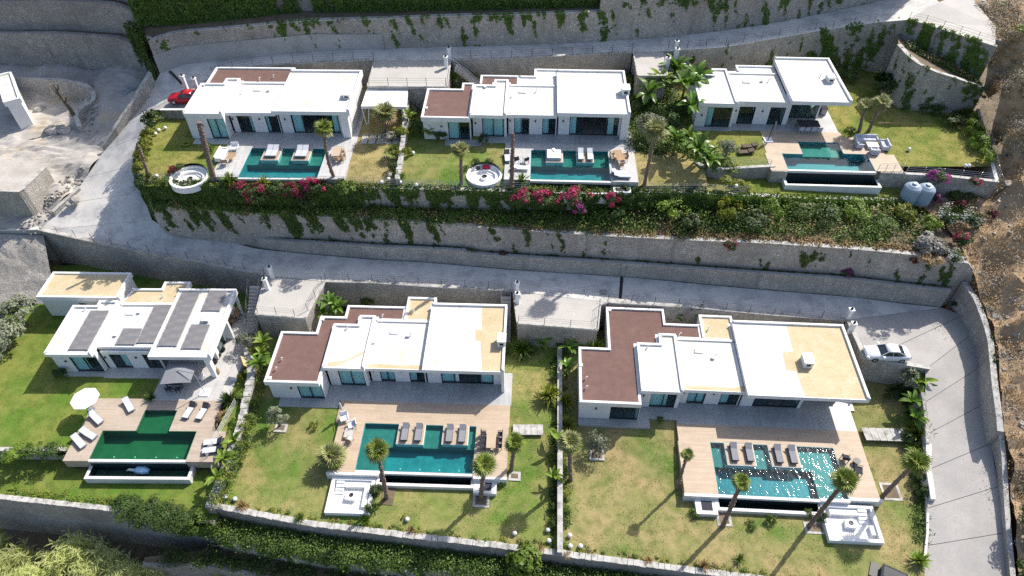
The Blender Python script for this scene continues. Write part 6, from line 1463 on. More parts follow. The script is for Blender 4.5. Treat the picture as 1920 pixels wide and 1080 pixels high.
# fences
def fence(label, line, spacing=2.5, h=1.05, mat='dark', wires=(.35, .65, .98), wr=.012, pr=.03, off=0):
    L = sum(math.dist(a, b) for a, b in zip(line, line[1:])); n = max(2, int(L / spacing) + 1); pts = resample(line, n)
    q = thing('wire_fence', label, 'fence', pts[0]); p0 = Vector(pts[0])
    pm = MB(); pm.tube([(0, 0, -.1), (0, 0, h)], pr, 6); me = pm.mesh('post', M[mat])
    for p in pts:
        o = link('post', me, q, Vector(p) - p0); o.rotation_euler = (rnd.uniform(-.06, .06), rnd.uniform(-.06, .06), 0)
    for wz in wires:
        m = MB(); m.tube([(*(Vector(p) - p0).xy, p[2] - p0.z + wz) for p in pts], wr, 4); m.build('wire', M[mat], q)
    return q
Z = lambda L, dz, dy=.2: [(p[0], p[1] + dy, p[2] + dz) for p in L]
fence('dark post fence along the left lower road above the solar villa', Z(LF[:6], .1))
fence('dark post fence along the lower road behind the middle lower villa', Z([(-22.0, 57.35, 3.75)] + LF[7:10], .1))
fence('dark post fence along the lower road behind the right lower villa', Z(LF[10:], .1))
fence('dark post fence on the front of the sunlit lower parking platform', [(.7, 51.0, 3.72), (9.4, 50.1, 3.72)]); fence('dark post fence on the right side of the sunlit lower parking platform', [(9.4, 50.2, 3.72), (10.0, 53.6, 3.72)], 1.6)
fence('dark post fence on the left lower parking platform', [(-28.7, 52.4, 3.84), (-23.3, 51.75, 3.84), (-22.3, 57.0, 3.84)], 2.0)
fence('dark post fence along the upper road behind the upper left villa', Z(TF[:5], .12)); fence('dark post fence along the upper road behind the upper middle villa', Z(TF[5:8], .12)); fence('dark post fence along the upper road behind the upper right villa', Z([(21, 87.8, 17.1)] + TF[8:13], .12))
fence('dark post fence on the front of the upper parking platform', [(-18.1, 79.5, 16.68), (-8.4, 79.4, 16.68)], 2.4); fence('thin post fence round the road-end parking apron', [(52.2, 88.8, 20.9), (53.1, 87.9, 21.1), (59.8, 81.3, 21.1)], 2.0)
RWS = dict(mat='steel', wires=(.25, .5, .75, 1.0), wr=.02, pr=.03, h=1.02)
fence('steel railing along the front of the upper left garden', [(-44.5, 65.2, 12.45), (-31.6, 65.0, 12.45), (-19.8, 64.7, 12.45), (-13.2, 64.2, 12.45)], 2.0, **RWS)
fence('steel railing along the front of the upper middle garden', [(-12.6, 64.15, 12.45), (-6.7, 63.8, 12.45), (2.0, 63.6, 12.4)], 2.0, **RWS)
fence('steel railing along the dry garden between the upper middle and right villas', [(15.4, 63.5, 12.35), (22.0, 63.6, 12.25), (27, 63.6, 11.85)], 2.0, **RWS)
fence('steel railing above the low wall of the upper right lawn', [W(1366, 308, 13.3), W(1443, 313, 13.3)], 1.6, **RWS)
fence('thin railing on the front right corner of the upper right deck', [at('C', 20.6, -7.9, .02), at('C', 23.4, -7.8, .02)], .9, **RWS)
fence('steel railing on the end wall of the upper right garden', [W(1697, 326, 13.25), W(1760, 329, 13.25), W(1870, 340, 13.25)], 1.8, **RWS)
fence('steel railing on the side wall facing the dry hillside', [W(1871, 341, 13.3), W(1852, 262, 13.4), W(1837, 207, 13.7)], 1.8, **RWS)
fence('glass-green railing along the planted divider beside the dark green pool', [(-30.6, 36.2, .02), (-29.4, 42.6, .02)], 1.3, **RWS)
# signs and odd things
m = MB(); m.box(-.75, .75, -.04, .04, .5, 1.25); q = m.build('sign_board', M['tank'], None, W(1695, 560, 3.45), R(-4)); tag(q, 'pale blue blank panel leaning on the low road wall near the bend', 'panel'); q.rotation_euler[0] = -.5
m = MB(); m.box(-.7, -.64, -.03, .03, 0, .5); m.box(.64, .7, -.03, .03, 0, .5); m.build('post', M['grey_metal'], q)
m = MB(); m.box(-1.0, 1.0, -.6, .6, 0, .55); q = m.build('metal_canopy', M['grey_metal'], None, (*W(1672, 1084, -1.0)[:2], -1.0), R(-28)); tag(q, 'grey metal shed roof over a dark pit at the bottom edge of the right lawn', 'shed')
m = MB(); m.box(-1.06, 1.06, -.66, .66, .552, .62); m.box(-.9, .9, -.5, .5, .621, .66, 1); m.build('cover', [M['fabric_dark'], M['car_glass']], q)
m = MB(); m.box(-1.9, -1.1, -.7, .7, .0, .12); m.build('dark_pit', M['dark'], q)
m = MB(); m.tube([(-1.6, 0, .4), (1.8, .1, .4)], .05, 6); m.tube([(-1.5, 0, 0), (-1.5, 0, .45)], .04, 6); m.tube([(1.7, .1, 0), (1.7, .1, .45)], .04, 6); tag(m.build('hammock_stand', M['teak'], None, (*W(1668, 236, 13.15)[:2], 13.15)), 'long orange wooden beam on low legs on the upper right lawn', 'beam')
# bare cut trunk and stump on the dirt lot
q = thing('bare_tree', 'bare broken tree trunk beside the curved stone wall', 'tree', W(142, 222, 10.9))
m = MB(); m.tube([(0, 0, -.3), (-.3, .2, 1.6), (-.7, .3, 3.0), (-.75, .3, 4.0), (-.9, .4, 4.9)], [.32, .24, .2, .15, .06], 7); m.build('trunk', M['bark'], q)
for d in (((-.7, .3, 3.0), (-1.1, .3, 3.9), (-1.2, .3, 4.6)), ((-.75, .3, 3.9), (-.4, .4, 4.5), (-.35, .4, 4.9)), ((-.4, .2, 2.2), (0, .3, 3.1))):
    m = MB(); m.tube(d, [.12, .09, .04][:len(d)], 6); m.build('branch', M['bark'], q)
def rock_mesh(seed, s):
    r_ = random.Random(seed); bm = bmesh.new(); bmesh.ops.create_icosphere(bm, subdivisions=2, radius=1)
    for v in bm.verts: v.co *= 1 + .35 * mn.noise(v.co * 1.3 + Vector((seed, 0, 0)));  v.co.z *= .65
    me = bpy.data.meshes.new('rock'); bm.to_mesh(me); bm.free(); me.materials.append(M['stone_pale']); return me
RK = [rock_mesh(i, 1) for i in range(4)]
for i, (u, v, s, lab) in enumerate(((75, 205, .7, 'pale boulder lying in the sunken yard of the dirt lot'), (100, 245, 1.1, 'grey rock lump left of the bare trunk'), (122, 246, .9, 'grey rock lump beneath the bare trunk'), (112, 238, .8, 'dark fallen stump between the two rock lumps'), (140, 375, .7, 'rubble heap stone beside the junction kerb wall'), (128, 383, .5, 'smaller rubble stone beside the junction kerb wall'))):
    x, y, _ = W(u, v, 10); 
    for _k in range(4): z = lot(x, y); x, y, _ = W(u, v, z)
    o = link('rock', RK[i % 4], None, (x, y, z + .1 * s), i * 1.1); o.scale = (s, s, s * .8); tag(o, lab, 'rock')
# scattered stones as one mass
m = MB(); rr = random.Random(3)
def pebble(x, y, z, s):
    a = rr.uniform(0, 6.3); m.rbox((x, y, z), (s, s * rr.uniform(.6, 1), s * rr.uniform(.4, .8)), a, rr.uniform(-.5, .5))
for _k in range(420):
    t = rr.random(); u, v = 60 + 110 * t + rr.gauss(0, 14), 430 - 120 * t + rr.gauss(0, 12)
    x, y, _ = W(u, v, 7); z = lot(x, y); x, y, _ = W(u, v, z); z = lot(x, y)
    if x < xr(y) - .3: pebble(x, y, z + .03, rr.uniform(.08, .35))
for _k in range(160):
    t = rr.random(); u, v = 145 + 35 * math.sin(t * 3) + rr.gauss(0, 6), 165 + 70 * t + rr.gauss(0, 5)
    x, y, _ = W(u, v, 11); z = lot(x, y); pebble(x, y, z + .03, rr.uniform(.08, .3))
tag(m.build('rubble', M['stone_pale']), kind='stuff')
m = MB()
for _k in range(800):
    y = rr.uniform(16, 106); x = xl(y) + abs(rr.gauss(0, 9)) + .2
    if x < 99: pebble(x, y, hill(x, y) + .55 * fbm(x, y, 3, .35) * min(1, (x - xl(y)) / 2.5), rr.uniform(.1, .55) * (1.6 if rr.random() < .08 else 1))
tag(m.build('hillside_rocks', M['stone']), kind='stuff')
for u, v, lab in ((238, 170, 'left pale blue hose coil by the boundary wall of the lot'), (247, 168, 'right pale blue hose coil by the boundary wall of the lot')):
    x, y, _ = W(u, v, 12.6); z = lot(x, y); m = MB()
    for kk in range(3):
        pts = [(math.cos(2 * math.pi * i / 16) * (.5 + .05 * kk), math.sin(2 * math.pi * i / 16) * (.5 + .05 * kk), .06 + .08 * kk) for i in range(17)]; m.tube(pts, .035, 5, cap=False)
    tag(m.build('hose_coil', M['tank'], None, (x, y, z + .1)), lab, 'hose')
# cars
def loft_rings(mb, rings, mi=0, cap=True):
    n = len(rings[0]); vs = [p for r in rings for p in r]; fs = []
    for i in range(len(rings) - 1):
        for k in range(n):
            k2 = (k + 1) % n; fs.append((i * n + k, i * n + k2, (i + 1) * n + k2, (i + 1) * n + k))
    if cap: fs.append(tuple(range(n - 1, -1, -1))); fs.append(tuple((len(rings) - 1) * n + k for k in range(n)))
    mb._add(vs, fs, mi)
def ring(x, zlo, zhi, w, wt):
    return [(x, -w * .92, zlo), (x, w * .92, zlo), (x, w, zlo + (zhi - zlo) * .35), (x, w, zlo + (zhi - zlo) * .7), (x, wt, zhi), (x, wt * .5, zhi + .03), (x, -wt * .5, zhi + .03), (x, -wt, zhi), (x, -w, zlo + (zhi - zlo) * .7), (x, -w, zlo + (zhi - zlo) * .35)]
def car(label, p, a, paint):
    """nose towards -x"""
    q = thing('parked_car', label, 'car', p, a)
    m = MB(); loft_rings(m, [ring(x, zl_, zh, w_, wt) for x, zl_, zh, w_, wt in ((-2.28, .38, .58, .62, .5), (-2.15, .26, .68, .8, .7), (-1.7, .22, .80, .87, .76), (-1.1, .2, .88, .89, .79), (-.75, .2, .93, .89, .8), (.4, .2, .95, .89, .8), (1.4, .2, .97, .89, .8), (1.9, .22, .95, .87, .76), (2.2, .3, .86, .8, .66), (2.3, .42, .7, .68, .55))])
    m.build('body', M[paint], q, smooth=True)
    m = MB(); loft_rings(m, [[(x0, -w0, z0), (x0, w0, z0), (x1, w1, z1), (x1, -w1, z1)] for x0, w0, z0, x1, w1, z1 in ((-.95, .72, .93, -.90, .70, .96), (-.95, .74, .93, -.2, .58, 1.36), (.2, .78, .95, .2, .6, 1.42), (1.0, .78, .97, .85, .58, 1.38), (1.72, .70, .95, 1.66, .68, .98))]); m.build('windows', M['car_glass'], q)
    m = MB(); loft_rings(m, [[(x, -w_, z), (x, w_, z), (x, w_ * .9, z + .05), (x, -w_ * .9, z + .05)] for x, w_, z in ((-.32, .56, 1.33), (.1, .62, 1.41), (.6, .61, 1.41), (.98, .56, 1.35))]); m.build('roof', M[paint], q, smooth=True)
    for s in (-1, 1):
        m = MB(); m.tube([(-.98, s * .74, .93), (-.3, s * .58, 1.36)], .035, 5); m.tube([(.9, s * .58, 1.37), (1.68, s * .69, .97)], .04, 5); m.tube([(.25, s * .79, .95), (.25, s * .6, 1.41)], .03, 5); m.build('pillar', M[paint], q)
        m = MB(); m.rbox((-.72, s * .98, .98), (.14, .2, .13)); m.build('mirror', M[paint], q)
        m = MB(); m.rbox((-2.1, s * .6, .62), (.16, .3, .13), s * .3); m.build('headlight', M['steel'], q)
        m = MB(); m.rbox((2.2, s * .6, .74), (.1, .3, .14), -s * .3); m.build('tail_light', M['fabric_red'], q)
    tm = MB(); tm.xf = Matrix.Rotation(R(90), 4, 'X'); tm.lathe([(.2, -.11), (.33, -.1), (.33, .1), (.2, .11)], 20); TM = tm.mesh('tyre', M['rubber'])
    rm = MB(); rm.xf = Matrix.Rotation(R(90), 4, 'X'); rm.lathe([(0, -.09), (.2, -.1), (.2, .1), (0, .09)], 14); RM = rm.mesh('rim', M['steel'])
    for x in (-1.4, 1.38):
        for s in (-1, 1):
            e = link('wheel', TM, q, (x, s * .8, .33)); link('rim', RM, e)
    m = MB(); m.box(2.27, 2.32, -.26, .26, .5, .62); m.build('number_plate', M['white'], q)
    return q
car('white saloon car parked nose-in on the concrete drive behind the stone wall', W(1659, 668, 3.38), R(-3), 'car_white')
car('red car half hidden by the white roof of the upper left villa', W(352, 190, 14.3), R(-2), 'car_red')
# ---------------------------------------------------------------- vegetation
def leaf_quads(c, rng, size, up=.4, aspect=.55, out=None):
    """c: (n,3) leaf centres -> (n,4,3) diamonds"""
    n = len(c); nn = rng.normal(size=(n, 3)) * .42
    if out is not None: nn = nn + out / (np.linalg.norm(out, axis=1)[:, None] + 1e-9) * .9
    nn[:, 2] += up; nn /= np.linalg.norm(nn, axis=1)[:, None] + 1e-9
    d = np.cross(nn, rng.normal(size=(n, 3))); d /= np.linalg.norm(d, axis=1)[:, None] + 1e-9
    wv = np.cross(nn, d)
    s = size * rng.uniform(.6, 1.35, (n, 1))
    return np.stack([c - d * s * .5, c + wv * s * aspect * .5, c + d * s * .5, c - wv * s * aspect * .5], 1)
def cloud_pts(n, r, rng, clumps=16, spread=.34, hollow=.55, flat_base=True):
    k = rng.normal(size=(clumps, 3)); k /= np.linalg.norm(k, axis=1)[:, None]; k *= rng.uniform(hollow, .95, (clumps, 1))
    if flat_base: k[:, 2] = np.abs(k[:, 2]) * 1.0 - .35
    idx = rng.integers(0, clumps, n); p = rng.normal(size=(n, 3)); p /= np.linalg.norm(p, axis=1)[:, None] + 1e-9
    sp = spread * rng.uniform(.7, 1.25, clumps)[idx][:, None]
    p = k[idx] + p * sp * rng.uniform(.35, 1, (n, 1)) ** .5
    return p * np.array(r)
SHRUB = {}
def shrub_mesh(mat, var, n=1000, size=.2, clumps=16, nm='foliage'):
    clumps = 55 if n > 3000 else clumps
    key = (mat, var, n, size)
    if key not in SHRUB:
        rng = np.random.default_rng(abs(hash((mat, var))) % 9999 if False else sum(map(ord, mat)) * 7 + var * 31)
        p = cloud_pts(n, (1, 1, 1), rng, clumps)
        SHRUB[key] = np_mesh(nm, leaf_quads(p, rng, size, out=p), 4, M[mat])
    return SHRUB[key]
vr = random.Random(21)
def shrub(label, p, r, h=None, mat='leaf', cat='shrub', name='shrub', n=1000, size=.2):
    """p: base point; r: radius in metres; h: height"""
    h = h or r * 1.5; z = h / 1.35
    o = link(name, shrub_mesh(mat, vr.randrange(3), n, size), None, (p[0], p[1], p[2] + z * .62), vr.uniform(0, 6.3)); o.scale = (r, r * vr.uniform(.85, 1.1), z * .72)
    return tag(o, label, cat)
def pz_(u, v, kind):
    """base point on the ground named by kind"""
    if isinstance(kind, (int, float)): return W(u, v, kind)
    z = 0
    f = dict(low=zl, up=zu, lot=lot, hill=lambda x, y: hill(x, y))[kind]
    z = {'low': 0, 'up': 13, 'lot': 9, 'hill': 9}[kind]
    for _ in range(8): x, y, _z = W(u, v, z); z = f(x, y)
    return (x, y, z)
def limbs(q, h, r, seed, name='trunk', mat='bark', fork=.45, n=4, lean=(0, 0)):
    g_ = random.Random(seed); m = MB(); top = Vector((lean[0], lean[1], h * fork))
    m.tube([(0, 0, -.2), top * .5 + Vector((g_.uniform(-.1, .1), g_.uniform(-.1, .1), 0)), top], [r, r * .8, r * .62], 7)
    for i in range(n):
        a = 2 * math.pi * i / n + g_.uniform(-.4, .4); e = Vector((math.cos(a) * h * .28, math.sin(a) * h * .28, h * g_.uniform(.3, .45)))
        m.tube([top * .95, top + e * .5, top + e], [r * .5, r * .32, r * .15], 5)
    m.build(name, M[mat], q)
def tree(label, p, r, h, mat='leaf_olive', n=1500, size=.2, trunk=.14, lean=(0, 0), cat='tree', name='tree'):
    q = thing(name, label, cat, p, vr.uniform(0, 6)); limbs(q, h * .8, trunk, int(p[0] * 10), lean=lean)
    c = link('crown', shrub_mesh(mat, vr.randrange(3), n, size, 18, 'crown'), q, (lean[0], lean[1], h - r * .75), vr.uniform(0, 6)); c.scale = (r, r, r * .85); return q
# --- palms
def frond_mesh(mat, seed, L=1.0, seg=13, spread=150, droop=.38, petiole=.34):
    g_ = random.Random(seed); vs = []; fs = []
    def add(*q):
        o = len(vs); vs.extend(q); fs.append(tuple(range(o, o + len(q))))
    add((0, -.015, 0), (0, .015, 0), (petiole, .012, .02), (petiole, -.012, .02))
    for i in range(seg):
        a = R(-spread / 2 + spread * i / (seg - 1)); l = L * (.72 + .28 * math.cos(a)) * g_.uniform(.88, 1.05); wd = .075 * L
        dx, dy = math.cos(a), math.sin(a); px, py = -dy, dx; b = (petiole, 0, .02); zf = .05 * (1 if i % 2 else -1)
        mid = (b[0] + dx * l * .6, b[1] + dy * l * .6, b[2] - droop * .18 * l + zf * .5); tip = (b[0] + dx * l, b[1] + dy * l, b[2] - droop * (.55 + g_.uniform(-.1, .25)) * l)
        add(b, (mid[0] + px * wd, mid[1] + py * wd, mid[2] + .02), mid, ); add(b, mid, (mid[0] - px * wd, mid[1] - py * wd, mid[2] + .02))
        add((mid[0] + px * wd, mid[1] + py * wd, mid[2] + .02), tip, mid); add(mid, tip, (mid[0] - px * wd, mid[1] - py * wd, mid[2] + .02))
    me = bpy.data.meshes.new('frond'); me.from_pydata(vs, [], fs); me.materials.append(M[mat]); return me
FRM_ = {m: [frond_mesh(m, s + 10 * i) for s in range(3)] for i, m in enumerate(('frond', 'frond_pale', 'leaf_dry'))}
def palm(label, base, top, L=1.0, n=24, r0=.2, r1=.15, mats=('frond', 'frond_pale'), bend=0.0, dry=2, bark='palm_bark', sway=None):
    q = thing('palm_tree', label, 'palm tree', base); b = Vector((0, 0, -.2)); t = Vector(top) - Vector(base)
    pts = []; rs = []; K = 9; side = Vector((t.y, -t.x, 0)); side = side.normalized() if side.length > .01 else Vector((1, 0, 0))
    if sway is not None: side = Vector((sway, 0, 0))
    for i in range(K):
        f = i / (K - 1); p = b.lerp(t, f) + side * bend * math.sin(math.pi * f); pts.append(p); rs.append(r0 + (r1 - r0) * f + (.05 if i == 0 else 0) + (.012 if i % 2 else 0))
    m = MB(); m.tube(pts, rs, 10); m.build('trunk', M[bark], q)
    # old leaf bases
    m = MB()
    for i in range(int(t.length * 14)):
        f = vr.uniform(.1, 1) ** .8; k = min(K - 2, int(f * (K - 1))); p = pts[k].lerp(pts[k + 1], f * (K - 1) - k); a = vr.uniform(0, 6.3); rr_ = r0 + (r1 - r0) * f
        m.rbox((p.x + math.cos(a) * rr_, p.y + math.sin(a) * rr_, p.z), (.09, .07, .16), a, 0, 0, .5)
    m.build('leaf_bases', M['palm_boots'], q)
    n = int(n * .78)
    for i in range(n):
        el = R(86 - 122 * (i / max(1, n - 1)) ** .9 + vr.uniform(-8, 8)); az = i * 2.4 + vr.uniform(-.25, .25)
        mt = mats[0] if i < n * .62 else mats[1]
        if i >= n - dry: mt = 'leaf_dry'
        o = link('frond', vr.choice(FRM_[mt]), q, t + Vector((0, 0, .05))); o.rotation_euler = (vr.uniform(-.3, .3), -el, az); s = L * vr.uniform(.85, 1.1) * (.75 if i < 3 else 1); o.scale = (s, s, s)
    return q
def bare_palm(label, base, top, r0, r1, mat='palm_boots'):
    q = thing('bare_palm', label, 'palm trunk', base); t = Vector(top) - Vector(base); m = MB()
    m.tube([t * (i / 8) - Vector((0, 0, .2 if i == 0 else 0)) for i in range(9)], [r0 + (r1 - r0) * i / 8 + (.02 if i % 2 else 0) for i in range(9)], 10); m.build('trunk', M['palm_bark'], q)
    m = MB()
    for i in range(int(t.length * 30)):
        f = vr.uniform(.02, 1) if mat == 'palm_boots' else vr.uniform(.5, 1); a = vr.uniform(0, 6.3); rr_ = r0 + (r1 - r0) * f; p = t * f
        m.rbox((p.x + math.cos(a) * rr_, p.y + math.sin(a) * rr_, p.z), (.11, .10, .22), a, 0, 0, .45)
    m.build('leaf_bases', M['palm_boots'], q); return q
def top_at(base, u, v, h):
    """a point h metres above the base level seen at (u, v)"""
    return W(u, v, base[2] + h)
def vh(base, u, v, straight=True):
    """height at which the sight line of (u, v) comes nearest to the vertical over the base"""
    best = min((math.dist(W(u, v, base[2] + h / 20)[:2], base[:2]), h / 20) for h in range(10, 220)); return best[1]
for lab, bu, bv, cu, cv, g_, L, n, bend, mats in (
    ('slim palm with a small crown leaning over the left end of the glittering pool deck', 1270, 917, 1288, 853, 'low', .55, 16, 0, ('frond', 'frond')),
    ('palm rising in front of the glittering pool, crown over the water', 1355, 987, 1390, 905, 'low', .75, 20, .1, ('frond', 'frond')),
    ('tall palm with a broad crown left of the white pit of the right lower villa', 1517, 986, 1584, 902, 'low', 1.05, 26, .2, ('frond', 'frond_pale')),
    ('bent palm leaning toward the right-hand road', 1654, 931, 1718, 868, 'low', 1.05, 26, -.5, ('frond', 'frond')),
    ('palm standing between the white square pit and the middle lower pool', 725, 933, 707, 845, 'low', 1.0, 28, .3, ('frond', 'frond_pale')),
    ('palm in front of the right end of the middle lower pool', 901, 935, 908, 872, 'low', 1.0, 26, 0, ('frond', 'frond_pale')),
    ('palm at the right edge of the dining deck, middle lower villa', 958, 882, 965, 832, 'low', .9, 26, 0, ('frond', 'frond')),
    ('palm just right of the narrow white-topped garden wall', 1070, 900, 1068, 830, 'low', 1.0, 26, 0, ('frond_pale', 'frond')),
    ('curved slender palm at the right end of the upper left pool', 628, 336, 607, 242, 'up', .95, 28, .5, ('frond', 'frond_pale')),
    ('palm on the upper middle lawn beside the round pit', 865, 345, 864, 281, 'up', .95, 24, 0, ('frond_pale', 'frond')),
    ('tall thick palm between the upper middle deck and the banana grove', 1208, 346, 1229, 246, 'up', 1.25, 30, .15, ('frond_pale', 'frond_pale')),
    ('left of twin palms beside the pale sofas, upper right lawn', 1611, 247, 1622, 200, 'up', .9, 20, 0, ('frond_pale', 'frond_pale')),
    ('right of twin palms beside the pale sofas, upper right lawn', 1628, 247, 1653, 194, 'up', 1.0, 22, .05, ('frond_pale', 'frond_pale'))):
    b = pz_(bu, bv, g_); hgt = vh(b, cu, cv); palm(lab, b, top_at(b, cu, cv, hgt), L, n, .2 if L > .6 else .14, .15 if L > .6 else .1, mats, bend)
b = pz_(627, 868, 'low'); palm('low broad fan palm at the left edge of the middle lower deck', b, (b[0], b[1], b[2] + 1.3), 1.25, 36, .22, .2, ('frond_pale', 'frond'), 0, 3)
b = pz_(722, 255, 'up'); palm('broad fan palm with pale fronds in front of the white carport', b, top_at(b, 722, 214, vh(b, 722, 214)), 1.35, 34, .2, .18, ('frond_pale', 'frond_pale'), 0, 8)
b = pz_(737, 296, 'up'); palm('small low fan palm against the overgrown wall, upper left garden', b, (b[0], b[1], b[2] + .8), .95, 18, .14, .14, ('frond', 'frond'), 0, 0)
b = pz_(806, 258, 'up'); palm('low palm with splayed leaves at the corner of the upper middle villa', b, (b[0], b[1], b[2] + 1.3), .95, 16, .14, .12, ('frond', 'frond'), 0, 0)
b = pz_(401, 338, 'up'); bare_palm('thick bare palm trunk with green lower part beside the upper left round pit', b, top_at(b, 373, 229, vh(b, 373, 229)), .34, .2, 'half')
b = pz_(959, 355, 'up'); bare_palm('tall bare palm trunk covered in old leaf bases, upper middle deck', b, top_at(b, 962, 250, vh(b, 962, 250)), .24, .12)
b = pz_(279, 332, 'up'); bare_palm('thin leaning bare palm trunk in the yellow hedge of the upper left garden', b, top_at(b, 260, 272, vh(b, 260, 272)), .15, .09)
# --- bananas and their kin
def banana_leaf(seed, mat='banana', L=2.0, wd=.32, arch=.9):
    g_ = random.Random(seed); vs = []; fs = []; K = 8
    for i in range(K + 1):
        f = i / K; x = L * (f - .12 * f * f); z = arch * (f * .9 - f * f * 1.15); hw = wd * math.sin(math.pi * min(1, .08 + f * .93)) ** .6 * (1 if f < .98 else .3); tear = g_.uniform(.75, 1.08)
        vs += [(x, -hw * tear, z + hw * .35), (x, 0, z), (x, hw * g_.uniform(.75, 1.08), z + hw * .35)]
    for i in range(K):
        o = i * 3; fs += [(o, o + 3, o + 4, o + 1), (o + 1, o + 4, o + 5, o + 2)]
    me = bpy.data.meshes.new('leaf'); me.from_pydata(vs, [], fs); me.materials.append(M[mat]); return me
BL = {m: [banana_leaf(s, m) for s in range(4)] for m in ('banana', 'leaf_bright', 'leaf_yellow')}
def banana(label, p, h=1.6, s=1.0, n=8, mat='banana'):
    q = thing('banana_plant', label, 'banana plant', p); m = MB(); m.tube([(0, 0, -.2), (0, 0, h * .6), (.03, 0, h)], [.13 * s, .1 * s, .06 * s], 7); m.build('stem', M['leaf'], q)
    for i in range(n):
        o = link('leaf', vr.choice(BL[mat]), q, (0, 0, h - .1)); o.rotation_euler = (vr.uniform(-.3, .3), -R(vr.uniform(5, 65)), i * 2.4 + vr.uniform(-.4, .4)); k = s * vr.uniform(.7, 1.1); o.scale = (k, k, k)
    return q
for lab, u, v, g_, h, s, n, mat in (
    ('banana plant at the top of the grove beside the small upper platform', 1258, 172, 'up', 2.4, 1.1, 10, 'banana'), ('bright-leaved banana plant left in the grove, below the small platform', 1232, 190, 'up', 2.3, .95, 9, 'leaf_bright'),
    ('banana plant in the middle of the grove left of the upper right villa', 1275, 205, 'up', 2.6, 1.2, 10, 'banana'), ('banana plant at the right of the grove, touching the white wall', 1298, 190, 'up', 2.4, 1.15, 10, 'banana'),
    ('banana plant with long arched leaves left of the grove', 1212, 205, 'up', 1.8, 1.2, 8, 'banana'), ('banana plant at the lower edge of the grove, by the villa corner', 1290, 235, 'up', 2.1, 1.1, 9, 'banana'),
    ('banana plant in the low row right of the thick palm', 1262, 290, 'up', 1.6, 1.0, 9, 'banana'), ('banana plant with pale leaves in the middle of the low row', 1286, 290, 'up', 1.5, .95, 9, 'leaf_bright'),
    ('banana plant over the small grey chair in the low row', 1303, 305, 'up', 1.5, .95, 8, 'banana'), ('drooping banana plant at the lower right end of the low row', 1322, 318, 'up', 1.2, .95, 9, 'banana'),
    ('banana plant behind the upper middle villa, left one', 972, 142, 'up', 1.6, 1.05, 8, 'banana'), ('banana plant behind the upper middle villa, right one', 1064, 138, 'up', 1.9, .95, 8, 'leaf_bright'), ('small banana plant behind the corner of the upper middle roof', 1090, 137, 'up', 1.2, .8, 6, 'banana'),
    ('young banana plant below the upper concrete stairs', 854, 168, 'up', 1.6, .8, 7, 'leaf_bright'), ('banana plant in the overgrown strip between the upper villas', 770, 240, 'up', 1.5, .8, 7, 'leaf_bright'),
    ('large banana plant behind the middle lower villa, by the parking wall', 628, 597, 'low', 2.6, 1.1, 10, 'banana'), ('second banana plant behind the middle lower villa', 612, 605, 'low', 1.8, .95, 8, 'banana'), ('banana plant deep in the corner behind the middle lower villa', 640, 600, 'low', 2.3, .95, 8, 'banana'),
    ('upright banana plant behind the right lower villa', 1292, 612, 'low', 2.4, 1.0, 10, 'leaf_bright'), ('low banana plant left behind the right lower villa', 1262, 612, 'low', 1.6, .8, 7, 'banana'),
    ('rear banana plant in the narrow passage left of the brown roof', 502, 662, 'low', 2.0, .9, 9, 'leaf_bright'), ('front banana plant in the narrow passage left of the brown roof', 494, 700, 'low', 1.9, .9, 9, 'banana'), ('middle banana plant in the narrow passage left of the brown roof', 498, 680, 'low', 1.6, .8, 8, 'leaf_bright'),
    ('pale-leaved plant on the lower end of the rubble divider', 428, 872, 'low', 1.3, .85, 9, 'leaf_bright'), ('pale-leaved plant at the very end of the rubble divider', 414, 905, 'low', 1.2, .8, 8, 'leaf_bright'), ('pale-leaved plant halfway along the rubble divider', 445, 838, 'low', 1.1, .8, 8, 'leaf_bright'),
    ('rear banana plant along the narrow wall beside the brown roof', 1066, 668, 'low', 1.6, .8, 8, 'banana'), ('middle banana plant along the narrow wall beside the brown roof', 1062, 700, 'low', 1.4, .8, 8, 'banana'), ('banana plant on the narrow wall beside the palm trunk', 1046, 838, 'low', 1.4, .85, 7, 'leaf_bright'), ('low banana plant on the left side of the narrow wall', 1038, 905, 'low', 1.2, .75, 7, 'leaf_bright'),
    ('tallest banana plant by the right road, below the car wall', 1708, 740, 'low', 2.2, 1.1, 10, 'leaf_bright'), ('second banana plant by the right road, below the tallest', 1700, 772, 'low', 1.8, .95, 9, 'banana'), ('third banana plant by the right road, above the yellow palm bush', 1704, 800, 'low', 1.6, .9, 8, 'banana'),
    ('banana plant in the shade below the sunlit platform, left', 1018, 655, 'low', 1.0, .8, 6, 'banana')):
    k = 1.3 if 'grove' in lab or 'low row' in lab else 1
    banana(lab, pz_(u, v, g_), h * k, s * k, n + (4 if k > 1 else 0), mat)
